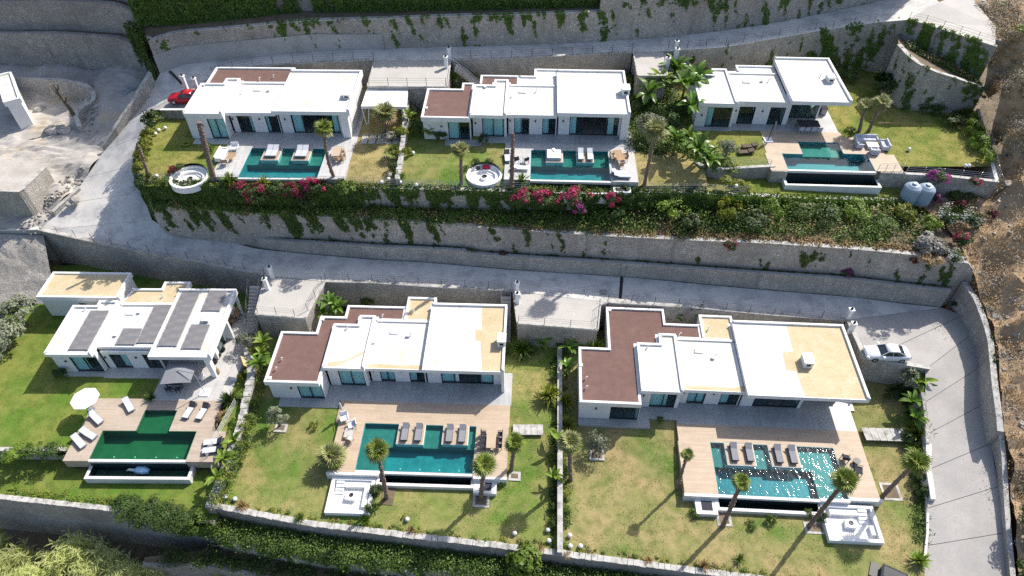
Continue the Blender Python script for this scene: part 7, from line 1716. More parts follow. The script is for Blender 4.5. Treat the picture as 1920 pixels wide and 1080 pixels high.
# --- feathery clumps: arching leaves from the ground
def tuft_mesh(mat, seed, n=70, L=1.2, wd=.035, spread=.9, droop=.6):
    rng = np.random.default_rng(seed); q = []
    for i in range(n):
        a = rng.uniform(0, 6.28); e = rng.uniform(.35, 1.4); l = L * rng.uniform(.6, 1.1); d = np.array([math.cos(a) * math.cos(e) * spread, math.sin(a) * math.cos(e) * spread, math.sin(e)]); w_ = np.array([-math.sin(a), math.cos(a), 0]) * wd
        b = np.array([rng.normal() * .06, rng.normal() * .06, 0]); p1 = b + d * l * .55; p2 = b + d * l - np.array([0, 0, droop * l * .45 * math.cos(e)])
        q.append([b - w_ * .6, b + w_ * .6, p1 + w_, p1 - w_]); q.append([p1 - w_, p1 + w_, p2 + w_ * .15, p2 - w_ * .15])
    return np_mesh('foliage', np.array(q), 4, M[mat])
TF_ = {}
def tuft(label, p, s=1.0, mat='leaf', n=70, wd=.04, cat='plant', name='spiky_plant', droop=.6):
    key = (mat, n, wd, droop)
    if key not in TF_: TF_[key] = tuft_mesh(mat, len(TF_) + 5, n, 1.2, wd, .9, droop)
    o = link(name, TF_[key], None, p, vr.uniform(0, 6)); o.scale = (s, s, s); return tag(o, label, cat)
for lab, u, v, g_, s, mat, n, wd, dr in (
    ('spiky yucca at the edge of the dark green pool deck', 284, 748, 'low', .9, 'leaf_dark', 90, .05, .3), ('large dark spiky yucca beside the planted divider wall', 430, 752, 'low', 1.15, 'leaf_dark', 120, .05, .3), ('spiky plant at the front left corner of the dark green pool deck', 122, 850, 'low', 1.0, 'leaf_dark', 100, .05, .4),
    ('yellow palm-like bush left of the narrow wall', 1030, 745, 'low', 1.9, 'leaf_yellow', 160, .05, .9), ('yellow palm-like bush right of the narrow wall', 1060, 757, 'low', 1.5, 'leaf_yellow', 130, .05, .9), ('drooping palm-like bush right of the narrow wall, near the lawn', 1062, 800, 'low', 1.5, 'leaf_yellow', 120, .05, .9),
    ('bright weeping bush under the corner of the sunlit platform', 1112, 660, 'low', 2.1, 'leaf_bright', 200, .05, 1.0), ('weeping green bush at the left corner of the sunlit platform', 978, 662, 'low', 1.9, 'leaf', 180, .05, 1.0),
    ('large yellow-green palm bush on the road side of the right lawn', 1720, 822, 'low', 2.1, 'leaf_yellow', 200, .055, .9), ('green palm bush below the yellow one on the road side', 1716, 850, 'low', 1.5, 'leaf_bright', 150, .055, .8), ('green tuft at the lower end of the right lawn by the road', 1722, 1052, -.9, 1.2, 'leaf_bright', 120, .05, .6),
    ('dry grass tuft at the front wall of the right lawn', 1318, 1062, 'low', .9, 'leaf_dry', 90, .03, .5), ('reddish dry tuft on the front wall below the slim palm shadow', 1215, 1052, 'low', .7, 'leaf_dry', 70, .03, .5), ('dry tuft at the lower end of the rubble divider', 455, 950, 'low', .9, 'leaf_dry', 110, .03, .6), ('dry reddish tuft on the front wall of the middle lawn', 772, 995, 'low', .7, 'leaf_dry', 80, .03, .5),
    ('green tuft on the right lawn behind the front wall', 1385, 1050, 'low', .8, 'leaf', 70, .04, .5), ('tuft beside the rear of the front wall, middle lawn left', 562, 975, 'low', .8, 'leaf', 70, .04, .5), ('tuft in front of the white square pit, middle lawn', 685, 978, 'low', .9, 'leaf', 90, .04, .5), ('dry red tuft left of the narrow wall end', 1012, 1030, 'low', .7, 'leaf_dry', 80, .03, .5), ('dry tuft right of the narrow wall end', 1062, 1042, 'low', .6, 'leaf_dry', 70, .03, .5),
    ('arching palm leaf clump behind the brown roof of the upper left villa', 508, 128, 'up', 2.6, 'leaf_yellow', 26, .05, 1.0), ('yellow tuft behind the upper middle villa roof', 940, 148, 'up', 1.7, 'leaf_yellow', 90, .05, .6), ('golden palm bush at the back corner of the upper right villa', 1313, 148, 'up', 2.0, 'leaf_yellow', 110, .06, .8),
    ('spiky light green plant above the pink bushes of the upper left garden', 432, 342, 'up', 1.3, 'leaf_bright', 90, .06, .6), ('spiky yellow-green plant between two pink bushes of the upper left garden', 497, 345, 'up', 1.1, 'leaf_yellow', 80, .06, .6), ('thin pale shrub left of the upper middle pool trough', 977, 345, 'up', 1.4, 'leaf', 90, .05, .5)):
    tuft(lab, pz_(u, v, g_), s, mat, n, wd, droop=dr)
# --- trees
for lab, u, v, g_, r, h, mat, tr in (
    ('olive tree on the pale square slab, left part of the middle lower lawn', 525, 798, 'low', 1.15, 2.8, 'leaf_olive', .13), ('olive tree on the pale slab right of the narrow garden wall', 1120, 843, 'low', 1.25, 2.6, 'leaf_olive', .13),
    ('grey-green olive tree between the thick palm and the banana grove', 1215, 262, 'up', 1.75, 3.6, 'leaf_olive', .16), ('small grey olive tree on the upper right lawn by the low wall', 1357, 302, 'up', 1.25, 3.1, 'leaf_olive', .16),
    ('grey-green pine-like tree beside the parked car wall', 1688, 735, 'low', 1.15, 3.6, 'leaf_olive', .12), ('round blue-green tree beside the solar villa terrace', 466, 655, 'low', 1.15, 2.7, 'leaf_olive', .12),
    ('large olive tree at the left edge, rear one', 52, 610, 'low', 2.1, 4.2, 'leaf_olive', .2), ('large olive tree at the left edge, middle one', 18, 655, 'low', 2.4, 4.4, 'leaf_olive', .2), ('large olive tree cut off by the left edge, front one', -10, 695, 'low', 2.1, 4.2, 'leaf_olive', .2),
    ('leaning dark-crowned tree under the stone walls of the upper right garden', 1650, 182, 'up', 1.9, 3.6, 'leaf_dark', .12), ('bright green tree in front of the long front wall at the bottom', 985, 1072, -3.0, 1.9, 3.6, 'leaf_bright', .14),
    ('dark tree on the hillside at the lower right corner', 1940, 985, .6, 1.7, 2.6, 'leaf_dark', .2), ('dark tree cut off by the bottom right corner', 1938, 1085, -.2, 1.6, 2.4, 'leaf_dark', .2),
    ('small young tree with a pale stem on the wall above the lower grass', 30, 868, -.1, .75, 1.7, 'leaf_bright', .05)):
    tree(lab, pz_(u, v, g_), r, h, mat, 1900 if r > 1.5 else 1300, .2 if 'dark' in lab or 'bright' in lab else .16, tr)
# --- single shrubs
for lab, u, v, g_, r, h, mat in (
    ('dark round bush at the rear corner of the upper left lawn', 292, 236, 'up', 1.5, 2.6, 'leaf_dark'), ('bushy shrub against the glazed corner of the upper left villa', 395, 288, 'up', .7, 1.7, 'leaf'),
    ('yellow-green hedge shrub by the climbing lane, rear one', 281, 262, 'up', .95, 2.0, 'leaf_yellow'), ('yellow-green hedge shrub by the climbing lane, second', 275, 282, 'up', .95, 2.0, 'leaf_yellow'), ('yellow-green hedge shrub by the climbing lane, third', 270, 304, 'up', .95, 2.0, 'leaf_yellow'), ('yellow-green hedge shrub by the climbing lane, front one', 267, 326, 'up', 1.0, 2.0, 'leaf_yellow'), ('grey-green bush at the front corner over the lane', 273, 348, 'up', 1.3, 1.5, 'leaf_dark'),
    ('green bush behind the round pit of the upper left lawn', 338, 318, 'up', .7, 1.0, 'leaf_dark'), ('reddish bush behind the round pit of the upper left lawn', 325, 322, 'up', .6, .9, 'crimson'), ('small flowering bush in front of the round pit, upper left lawn', 305, 345, 'up', .9, .9, 'leaf'),
    ('small pale shrub behind the large roof of the upper left villa', 577, 140, 'up', .8, 1.5, 'leaf_bright'), ('tall dark shrub beside the white carport', 772, 190, 'up', 1.1, 3.0, 'leaf'), ('grey shrub below the tall one beside the carport', 776, 215, 'up', .9, 1.8, 'leaf_olive'), ('dark shrub in the passage left of the upper brown roof', 782, 250, 'up', 1.2, 2.4, 'leaf_dark'),
    ('yellow-green climber on the overgrown wall, rear one', 757, 262, 'up', .9, 2.3, 'leaf_yellow'), ('yellow-green climber on the overgrown wall, middle one', 763, 292, 'up', .7, 1.6, 'leaf_yellow'), ('green plant on the front end of the overgrown wall', 750, 335, 'up', .7, 1.5, 'leaf_bright'), ('low dark bushes under the small fan palm', 738, 320, 'up', .8, 1.4, 'leaf_dark'), ('dry flowering shrub below the pale fan palm', 728, 262, 'up', 1.0, 1.4, 'leaf_silver'), ('leafy shrub below the broad pale fan palm', 742, 258, 'up', .9, 1.6, 'leaf_yellow'),
    ('dark shrub left of the small window, upper middle villa', 826, 262, 'up', 1.0, 1.7, 'leaf_dark'), ('dark shrub between two windows of the upper middle villa', 906, 270, 'up', .75, 1.7, 'leaf_dark'), ('small dark bush behind the round cushioned pit, left', 892, 305, 'up', .5, .7, 'leaf_dark'), ('small dark bush behind the round cushioned pit, right', 917, 305, 'up', .5, .7, 'leaf_dark'), ('green mounds left of the round cushioned pit', 873, 318, 'up', .5, .6, 'leaf'),
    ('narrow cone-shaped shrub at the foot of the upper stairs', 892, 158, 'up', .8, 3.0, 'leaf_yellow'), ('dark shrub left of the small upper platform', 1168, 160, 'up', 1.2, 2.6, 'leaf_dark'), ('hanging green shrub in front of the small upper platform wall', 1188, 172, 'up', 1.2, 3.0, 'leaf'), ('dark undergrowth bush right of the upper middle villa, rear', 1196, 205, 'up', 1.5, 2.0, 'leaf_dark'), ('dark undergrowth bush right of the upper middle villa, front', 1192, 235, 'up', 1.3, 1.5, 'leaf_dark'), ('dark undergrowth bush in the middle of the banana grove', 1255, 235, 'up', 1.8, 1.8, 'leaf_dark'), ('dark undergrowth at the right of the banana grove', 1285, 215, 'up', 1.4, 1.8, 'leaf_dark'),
    ('large-leaved bush below the grey-green olive tree', 1245, 282, 'up', 1.3, 1.6, 'leaf'), ('broad green bush between the low bananas and the upper right lawn', 1290, 270, 'up', 1.6, 1.6, 'leaf'), ('bright bush at the edge of the upper right lawn', 1325, 292, 'up', 1.3, 1.6, 'leaf_bright'), ('green bush at the left end of the low stone wall', 1335, 312, 'up', 1.0, 1.2, 'leaf'),
    ('bright yellow shrub below the low stone wall, left', 1360, 345, 'up', 1.0, 1.1, 'leaf_yellow'), ('bright yellow shrub below the low stone wall, middle', 1380, 349, 11.9, 1.0, 1.1, 'leaf_yellow'), ('bright yellow shrub below the low stone wall, right', 1400, 354, 11.8, .9, 1.0, 'leaf_yellow'),
    ('bright green hedge bush by the dry hillside, rear one', 1812, 228, 'up', 1.3, 2.2, 'leaf_bright'), ('bright green hedge bush by the dry hillside, second', 1822, 252, 'up', 1.4, 2.4, 'leaf_bright'), ('bright green hedge bush by the dry hillside, third', 1833, 278, 'up', 1.3, 2.3, 'leaf_bright'), ('bright green hedge bush by the dry hillside, front one', 1843, 302, 'up', 1.1, 2.0, 'leaf_bright'),
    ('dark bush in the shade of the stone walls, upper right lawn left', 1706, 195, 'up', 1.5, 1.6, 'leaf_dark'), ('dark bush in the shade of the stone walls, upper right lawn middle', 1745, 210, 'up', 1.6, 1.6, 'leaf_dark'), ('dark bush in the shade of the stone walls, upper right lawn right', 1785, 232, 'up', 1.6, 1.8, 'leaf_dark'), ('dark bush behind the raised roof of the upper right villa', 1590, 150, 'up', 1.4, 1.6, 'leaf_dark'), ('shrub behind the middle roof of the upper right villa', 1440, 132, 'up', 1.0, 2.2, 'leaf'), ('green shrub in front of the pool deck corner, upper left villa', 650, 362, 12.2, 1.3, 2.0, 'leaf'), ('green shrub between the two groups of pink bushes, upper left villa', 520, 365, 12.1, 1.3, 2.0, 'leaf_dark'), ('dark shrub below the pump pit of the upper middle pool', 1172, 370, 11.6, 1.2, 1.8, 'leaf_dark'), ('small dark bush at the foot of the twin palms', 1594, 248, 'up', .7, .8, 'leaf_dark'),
    ('dark shrub at the left corner of the solar villa', 117, 705, 'low', .8, 1.5, 'leaf_dark'), ('bright low hedge bush on the lawn edge left of the dark green pool, left', 30, 852, -.02, 1.2, 1.1, 'leaf_bright'), ('bright low hedge bush on the lawn edge left of the dark green pool, middle', 65, 850, -.02, 1.2, 1.2, 'leaf'), ('bright low hedge bush on the lawn edge left of the dark green pool, right', 97, 850, -.02, 1.1, 1.2, 'leaf_dark'),
    ('dark hedge bush over the front wall left of the divider, leftmost', 238, 955, -1.9, 1.5, 1.3, 'leaf_dark'), ('dark hedge bush over the front wall left of the divider, second', 272, 964, -1.9, 1.65, 1.5, 'leaf_dark'), ('dark hedge bush over the front wall left of the divider, third', 308, 971, -1.9, 1.65, 1.4, 'leaf_dark'), ('dark hedge bush over the front wall left of the divider, rightmost', 343, 979, -1.9, 1.5, 1.4, 'leaf_dark'), ('leafy bush at the foot of the divider end', 372, 985, -1.7, 1.1, 1.8, 'leaf'),
    ('yellow bush beside the plywood board on the divider', 478, 668, 'low', .7, 1.9, 'leaf_yellow'), ('yellow-green bush on the divider below the plywood board', 462, 712, 'low', .8, 1.3, 'leaf_yellow'), ('bright bush on the divider by the dark yucca', 452, 745, 'low', .9, 1.3, 'leaf_bright'), ('dry grass bush between deck and divider', 418, 782, 'low', .7, .8, 'leaf_dry'), ('green climber halfway down the rubble divider', 447, 800, 'low', .9, 1.2, 'leaf_bright'), ('dark shrub in the corner under the left parking platform', 545, 625, 'low', 1.3, 1.7, 'leaf_dark'),
    ('small yellow bush on the middle lower lawn', 590, 800, 'low', .55, .9, 'leaf_yellow'), ('dark bush right of the white square pit, upper one', 706, 925, 'low', .75, 1.5, 'leaf_dark'), ('green bush right of the white square pit, lower one', 698, 955, 'low', .7, 1.2, 'leaf'), ('small yellow shrub at the right end of the middle lower pool', 943, 905, 'low', .5, .7, 'leaf_yellow'), ('yellow sprig bush on the middle lower lawn near the front', 759, 970, 'low', .3, .5, 'leaf_yellow'), ('green bush behind the middle lower villa against the road wall', 690, 572, 'low', .9, 1.6, 'leaf'),
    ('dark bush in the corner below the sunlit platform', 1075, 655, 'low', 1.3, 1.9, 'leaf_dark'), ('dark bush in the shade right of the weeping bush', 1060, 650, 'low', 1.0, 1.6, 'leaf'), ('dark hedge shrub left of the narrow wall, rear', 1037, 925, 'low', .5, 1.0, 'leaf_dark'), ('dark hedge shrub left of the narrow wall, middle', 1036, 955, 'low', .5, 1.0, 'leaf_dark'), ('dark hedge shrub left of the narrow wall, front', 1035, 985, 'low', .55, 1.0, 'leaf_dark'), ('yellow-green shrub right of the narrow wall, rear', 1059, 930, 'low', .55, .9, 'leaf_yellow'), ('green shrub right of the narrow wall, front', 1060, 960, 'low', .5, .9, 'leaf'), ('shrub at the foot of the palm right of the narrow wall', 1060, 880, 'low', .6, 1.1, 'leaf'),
    ('small green shrub at the left end of the glittering pool', 1300, 965, 'low', .5, .8, 'leaf'), ('small shrub in front of the glittering pool, left', 1408, 985, 'low', .55, .7, 'leaf'), ('small shrub in front of the glittering pool, right', 1445, 978, 'low', .5, 1.1, 'leaf'), ('dark bush at the left rim of the right square pit', 1540, 975, 'low', .6, 1.2, 'leaf_dark'), ('small shrub left of the right square pit near the palm foot', 1515, 965, 'low', .5, .9, 'leaf'), ('small pale shrub at the patio corner of the right lower villa', 1237, 790, 'low', .4, .8, 'leaf'),
    ('dark bush by the right road wall, upper', 1705, 830, 'low', 1.1, 1.6, 'leaf_dark'), ('dark hedge bush along the right lawn edge, upper', 1722, 895, -.4, .7, 1.3, 'leaf_dark'), ('dark hedge bush along the right lawn edge, lower', 1724, 925, -.5, .7, 1.3, 'leaf_dark'), ('green bush at the back corner below the white car wall', 1672, 745, 'low', 1.0, 1.5, 'leaf_dark'),
    ('green bush on the dry hillside, upper right corner', 1905, 85, 'hill', 1.2, 1.4, 'leaf_bright'), ('green-grey bushes by the white block at the top right corner', 1870, 20, 20.3, 1.6, 1.4, 'leaf'), ('dark shrub at the foot of the bend wall', 1795, 575, 3.2, .8, 1.3, 'leaf_dark'),
     ('bushy green shrub at the top of the planted bank below the pale garden steps', 1205, 385, 10.2, 1.7, 2.4, 'leaf'), ('bright trailing shrub on the bank below the dry garden', 1255, 395, 10.2, 1.9, 2.3, 'leaf_bright'), ('dark shrub low on the bank below the dry garden', 1290, 425, 9.8, 1.6, 2.0, 'leaf_dark'), ('tall yellow-green shrub on the bank above the small red flowers', 1362, 405, 10.1, 1.6, 3.0, 'leaf_yellow'), ('broad dark shrub beside the tall yellow-green one on the bank', 1405, 425, 9.9, 2.2, 2.4, 'leaf_dark'), ('bright shrub spilling over the bank under the blue pool trough, left', 1450, 392, 10.3, 2.0, 2.3, 'leaf_bright'), ('green shrub on the bank under the blue pool trough, middle', 1500, 405, 10.1, 2.0, 2.2, 'leaf'), ('dark green shrub on the bank under the blue pool trough, right', 1548, 415, 10.0, 2.0, 2.3, 'leaf_dark'), ('bright shrub on the bank left below the water tanks', 1600, 405, 10.2, 1.9, 2.2, 'leaf_bright'), ('trailing green shrub low on the bank left of the silver bushes', 1650, 430, 9.9, 1.8, 2.0, 'leaf'), ('yellow-green shrub on the bank just below the water tanks', 1690, 408, 10.2, 1.4, 2.0, 'leaf_yellow'), ('dark shrub on the bank below the upper middle pump pit', 1150, 405, 9.9, 1.5, 2.0, 'leaf_dark'), ('silver-grey bush right of the planted bank, left', 1733, 462, 9.8, 1.6, 2.0, 'leaf_silver'), ('silver-grey bush right of the planted bank, right', 1758, 470, 9.8, 1.1, 1.4, 'leaf_silver'), ('golden dry bush above the end of the long stone wall', 1745, 490, 9.6, 1.2, 1.2, 'leaf_dry'), ('bright green shrub on the bank below the water tanks', 1738, 430, 10.0, 1.1, 2.0, 'leaf_bright'), ('dark bush at the foot of the upper right end wall', 1800, 370, 10.3, 2.0, 1.6, 'leaf_dark')):
    shrub(lab, pz_(u, v, g_), r, h, mat, n=1600 if 'bank' in lab and r < 2.4 else 3200 if r > 1.7 or 'dark hedge bush over' in lab else 1000, size=.13 if r > 1.7 or 'dark hedge bush over' in lab else .2)
# --- flowering bushes
def flower_bush(label, p, r, h, petals='pink', leaves='leaf_dark', cat='flowering bush', frac=.55, hang=0):
    q = thing('bougainvillea' if petals != 'blossom' else 'oleander_bush', label, cat, p); z = h / 1.35
    a = link('foliage', shrub_mesh(leaves, vr.randrange(3)), q, (0, 0, z * .55 - hang)); a.scale = (r, r * .8, z * .7)
    b_ = link('blossoms', shrub_mesh(petals, vr.randrange(3), 700 if petals != 'blossom' else 420, .17 if petals != 'blossom' else .12, 9, 'blossoms'), q, (0, -.15, z * .68 - hang), vr.uniform(-.5, .5)); b_.scale = (r * .98, r * .8, z * .66); return q
for lab, u, v, z, r, h, pt, hang in (
    ('crimson bougainvillea in front of the upper left pool, leftmost', 455, 362, 12.2, 1.4, 2.2, 'crimson', .3), ('crimson bougainvillea in front of the upper left pool, second from left', 482, 372, 11.8, 1.6, 2.6, 'crimson', .3), ('pink bougainvillea at the right end of the upper left pool', 545, 362, 12.2, 1.3, 2.0, 'crimson', .2), ('magenta bougainvillea below the curved palm', 588, 358, 12.3, 1.5, 2.4, 'pink', .2), ('crimson bougainvillea hanging lowest below the curved palm', 572, 378, 11.2, 1.5, 2.2, 'crimson', .4),
    ('pink bougainvillea left below the upper middle pool', 985, 376, 12.0, 1.7, 2.2, 'pink', .3), ('bright pink bougainvillea below the middle of the upper middle pool', 1020, 378, 12.0, 1.6, 2.2, 'pink', .3), ('pink bougainvillea right below the upper middle pool', 1080, 376, 12.0, 1.9, 2.4, 'pink', .3), ('magenta-tipped bougainvillea hanging below the pool middle', 1085, 392, 11.0, 1.2, 1.6, 'magenta', .3), ('small bright pink bougainvillea beside the pale garden steps', 1146, 382, 11.6, 1.1, 2.4, 'pink', .3),
    ('small red-pink bougainvillea hanging over the long stone wall', 1368, 462, 9.4, .9, 1.4, 'crimson', .3), ('purple bougainvillea at the foot of the long stone wall', 1587, 515, 6.0, .8, 1.2, 'magenta', 0), ('small red bougainvillea high on the long stone wall', 1710, 492, 9.0, .5, .9, 'crimson', 0), ('dark pink bougainvillea on the low road wall', 942, 476, 5.6, .5, .7, 'crimson', .1),
    ('magenta bougainvillea on the wall above the water tanks', 1757, 340, 12.6, 1.4, 1.9, 'magenta', 0), ('pink bougainvillea on the railing of the upper right end wall', 1828, 342, 13.0, .9, 1.0, 'pink', .2), ('purple bougainvillea just right of the water tanks', 1750, 378, 10.6, .7, 1.4, 'magenta', 0), ('crimson bougainvillea between two white-flowering bushes', 1793, 395, 10.2, .8, 1.8, 'crimson', 0), ('red bougainvillea below the white-flowering bushes', 1800, 455, 9.8, 1.2, 1.6, 'crimson', 0), ('pink bougainvillea at the edge of the dry hillside', 1856, 405, 10.2, .7, 1.2, 'pink', 0)):
    flower_bush(lab, W(u, v, z), r, h, pt, hang=hang)
for lab, u, v, z, r, h in (('white-flowering oleander beside the water tanks, left', 1768, 415, 10.0, 1.7, 2.6), ('white-flowering oleander beside the water tanks, right', 1812, 420, 10.0, 1.6, 2.4), ('small white-flowering oleander above the bend wall', 1785, 488, 9.3, 1.2, 1.7)):
    flower_bush(lab, W(u, v, z), r, h, 'blossom')
# --- creepers on walls: leaf masses nobody could count
def creeper(name, line, base, dens, mats, n, size=.24, seed=1, out=.16, over=.25, side=-1):
    """dens(x, t) in 0..1: share of wall covered at world x and height t (1 = top)"""
    rng = np.random.default_rng(seed); L = [math.dist(a[:2], b[:2]) for a, b in zip(line, line[1:])]; S = np.concatenate([[0], np.cumsum(L)])
    P_ = np.array(line); base = np.array(base if isinstance(base, (list, tuple)) else [base] * len(line), float)
    s = rng.uniform(0, S[-1], n * 3); t = rng.uniform(-.02, 1.06, n * 3)
    x = np.interp(s, S, P_[:, 0]); y = np.interp(s, S, P_[:, 1]); zt = np.interp(s, S, P_[:, 2]); zb = np.interp(s, S, base)
    k = np.clip(np.searchsorted(S, s) - 1, 0, len(L) - 1); dx = (P_[k + 1, 0] - P_[k, 0]) / np.array(L)[k]; dy = (P_[k + 1, 1] - P_[k, 1]) / np.array(L)[k]; nx, ny = dy, -dx
    z = zb + (zt - zb) * t
    keep = np.zeros(len(s), bool); bul = np.zeros(len(s))
    for i in range(len(s)):
        streak = mn.fractal(Vector((s[i] * .7 + z[i] * .12, z[i] * .2, seed)), 1.0, 2.1, 5); fine = mn.noise(Vector((s[i] * 1.6, z[i] * 1.3, seed + 5)))
        v_ = .5 + .55 * streak + .22 * fine; d_ = dens(x[i], t[i]); keep[i] = (d_ * 1.25 - .1 - v_) * 5 > rng.uniform(0, 1) if d_ < 1 else True; bul[i] = max(0, d_ * 1.25 - .1 - v_)
    s, x, y, z, nx, ny, bul, t = [a[keep][:n] for a in (s, x, y, z, nx, ny, bul, t)]
    o = out * rng.uniform(.2, 1, len(x)) + bul * .55 * rng.uniform(.3, 1, len(x)) - np.where(t > 1, over, 0) * rng.uniform(0, 2, len(x))
    c = np.stack([x + nx * o, y + ny * o, z + .04], 1); q = leaf_quads(c, rng, size, .1, .8, np.stack([nx, ny, np.full(len(x), .15)], 1) * .8)
    half = len(q) // 2; me = np_mesh(name, q, 4, [M[m] for m in mats])
    me.polygons.foreach_set('material_index', (rng.uniform(size=len(q)) > .5).astype(np.int32) if len(mats) > 1 else np.zeros(len(q), np.int32))
    return tag(link(name, me), kind='stuff')
ip = lambda x, xs, ys: float(np.interp(x, xs, ys))
creeper('ivy', UW, 9.3, lambda x, t: ip(x, [-47, -44, -36, -24, -20, -18, -8, -2, 2, 10, 14, 22], [.95, .95, 1.0, 1.0, .9, .62, .55, .62, .9, .85, .8, .95]) * (.72 + .38 * t), ('ivy', 'ivy_dark'), 52000, .24, 3, .2, .5)
creeper('ivy', UW2, 9.6, lambda x, t: ip(x, [22, 30, 36, 44, 47], [1, .95, .8, .75, .6]) * (.75 + .35 * t), ('ivy', 'leaf'), 26000, .24, 8, .25, .5)
creeper('ivy', MW, MWB, lambda x, t: ip(x, [-46, -40, -34, -28, -20, -12, -6, 0, 10, 50], [.75, .46, .55, .48, .56, .53, .38, .36, .33, .35]) * (.55 + .5 * t if x < -8 else .95 - .15 * t), ('ivy', 'ivy_dark'), 30000, .2, 13, .08, .1)
creeper('ivy', BW[:9], [p[2] - .3 for p in TB[:9]], lambda x, t: ip(x, [-48, -46.5, -44, -30, -27, -22, -10, 12], [.3, .35, .3, .42, .56, .42, .45, .5]) * (.5 + .55 * t), ('ivy', 'ivy_dark'), 15000, .24, 17, .08, .2)
creeper('ivy', BW[8:], [16.7] + [p[2] - .3 for p in TB[9:]], lambda x, t: ip(x, [0, 12, 20, 30, 40, 60], [.5, .48, .40, .44, .5, .46]) * (.8 + .2 * t), ('ivy', 'ivy_dark'), 14000, .24, 19, .08, .1)
creeper('hanging_hedge', [(-49.5, 89.1, 25.5), (-30, 91.4, 26.5), (0, 92.4, 27), (12, 92.8, 27)], 20.2, lambda x, t: ip(x, [-50, -49, -36, -33, -31, -22, -18.5, -17, 9, 11, 12], [.9, 1.0, 1.0, .8, .55, .55, .8, 1.0, 1.0, .8, .5]), ('ivy', 'ivy_dark'), 60000, .3, 23, .45, .3)
creeper('ivy', [(-52.3, 91.0, 19.2), (-49.9, 89.0, 19.8), (-47.6, 85.6, 19.3)], 12.8, lambda x, t: .95 * (.6 + .5 * t), ('ivy', 'leaf'), 7000, .28, 29, .3, .5)
creeper('ivy', [(20.8, 87.7, 17.0), (28.7, 87.9, 17.55), (34.6, 89.2, 17.95), (43.6, 90.9, 18.65), (48.6, 90.1, 19.85), (52, 88.7, 20.85)], 12.8, lambda x, t: ip(x, [21, 36, 39, 42, 46, 49, 52], [.3, .34, .4, .66, .66, .5, .4]) * (1.05 - .25 * t), ('ivy', 'ivy_dark'), 9000, .24, 31, .1, .1)
creeper('ivy', [(52, 88.65, 20.85), (53, 87.6, 21.05), (59.8, 80.95, 21.05)], 16.5, lambda x, t: .5, ('ivy', 'leaf'), 5000, .22, 37, .12, .2)
creeper('ivy', [W(1682, 85, 19.5), W(1700, 105, 19.5), W(1722, 122, 19.3), W(1752, 136, 18.6), W(1846, 168, 16.9)], 12.9, lambda x, t: .40, ('ivy', 'ivy_dark'), 3500, .22, 41, .1, .1)
creeper('ivy', RW[:5], [2.9, 2.8, 2.6, 2.2, 1.2], lambda x, t: .42, ('ivy', 'ivy_dark'), 2200, .2, 43, .1, .1)
creeper('ivy', [(x, YF(x) - 2.12, -3.0) for x in lin(-28.8, 30, 20)], -5.2, lambda x, t: .62 * (.4 + .6 * t), ('ivy', 'ivy_dark'), 9000, .22, 47, .12, .3)
creeper('ivy', FFW2 + [(-28.6, 29.8, -1.8)], -4.2, lambda x, t: .8, ('ivy', 'ivy_dark'), 3500, .24, 53, .25, .4)
# --- planted bands on the banks: continuous ground cover
def cover(name, n, mats, fpt, size, seed, clump=.45, per=45):
    rng = np.random.default_rng(seed); cs = []; os_ = []; k = n // per
    for i in range(k):
        c, s = fpt(rng); p = rng.normal(size=(per, 3)) * np.array([clump, clump, clump * .7]) * s; p[:, 2] = np.abs(p[:, 2]); cs.append(p + np.array(c)); os_.append(p)
    c = np.concatenate(cs); q = leaf_quads(c, rng, size, .6, .6, np.concatenate(os_)); me = np_mesh(name, q, 4, [M[m] for m in mats]); me.polygons.foreach_set('material_index', np.repeat(rng.integers(0, len(mats), k), per).astype(np.int32)); return tag(link(name, me), kind='stuff')
def fb(rng):
    x = rng.uniform(-28.5, 24); return (x, YF(x) - rng.uniform(.35, 1.9), -3.05 + rng.uniform(0, .5)), rng.uniform(.8, 1.5)
cover('shrub_bed', 46000, ('leaf', 'leaf_dark', 'leaf_dark', 'leaf'), fb, .2, 61)
def fb2(rng):
    x = rng.uniform(-34, 26); return (x, YF(x) - 2.2 - rng.uniform(.1, 1.6), -5.3 + rng.uniform(0, .3)), rng.uniform(.6, 1.1)
cover('shrub_bed', 14000, ('leaf_dark', 'ivy'), fb2, .2, 62)
def bank(rng):
    x = rng.uniform(-42, 47); t = rng.uniform(0, 1); y0 = ip(x, [p[0] for p in MW[2:]], [p[1] for p in MW[2:]]) + .5; y1 = 63.2 if x > -10 else ip(x, [-43, -20, -10], [64.6, 64.1, 63.5])
    t = 1 - .8 * t ** 1.6
    return (x, y0 + max(.1, y1 - .3 - y0) * t, ip(x, [p[0] for p in MW[2:]], [p[2] for p in MW[2:]]) - .1 + .4 * t), rng.uniform(.6, 2.4 if x > 8 else 1.4)
cover('bank_undergrowth', 84000, ('leaf', 'ivy_dark', 'ivy', 'leaf_dark', 'leaf', 'leaf_bright', 'leaf_dark', 'leaf_dry', 'ivy'), bank, .24, 63, .42, 90)
def dry_bank(rng):
    x = rng.uniform(-6, 50); y0 = ip(x, [p[0] for p in MW[2:]], [p[1] for p in MW[2:]]) + .35; return (x, y0 + rng.uniform(0, 1.0), ip(x, [p[0] for p in MW[2:]], [p[2] for p in MW[2:]]) - .05), rng.uniform(.3, .7)
def grove(rng):
    x = rng.uniform(14.6, 21.6); y = rng.uniform(70, 86); x = x if y > 76 or x < 18 else 15 + (x - 15) * .5
    return (x, y, 13.15), rng.uniform(.7, 1.5)
cover('undergrowth', 16000, ('leaf_dark', 'leaf', 'ivy_dark'), grove, .26, 72)
def row(rng):
    t = rng.uniform(0, 1); return (18.5 + 7.0 * t + rng.normal() * .6, 73.5 - 6.3 * t + rng.normal() * .6, 12.95), rng.uniform(.6, 1.4)
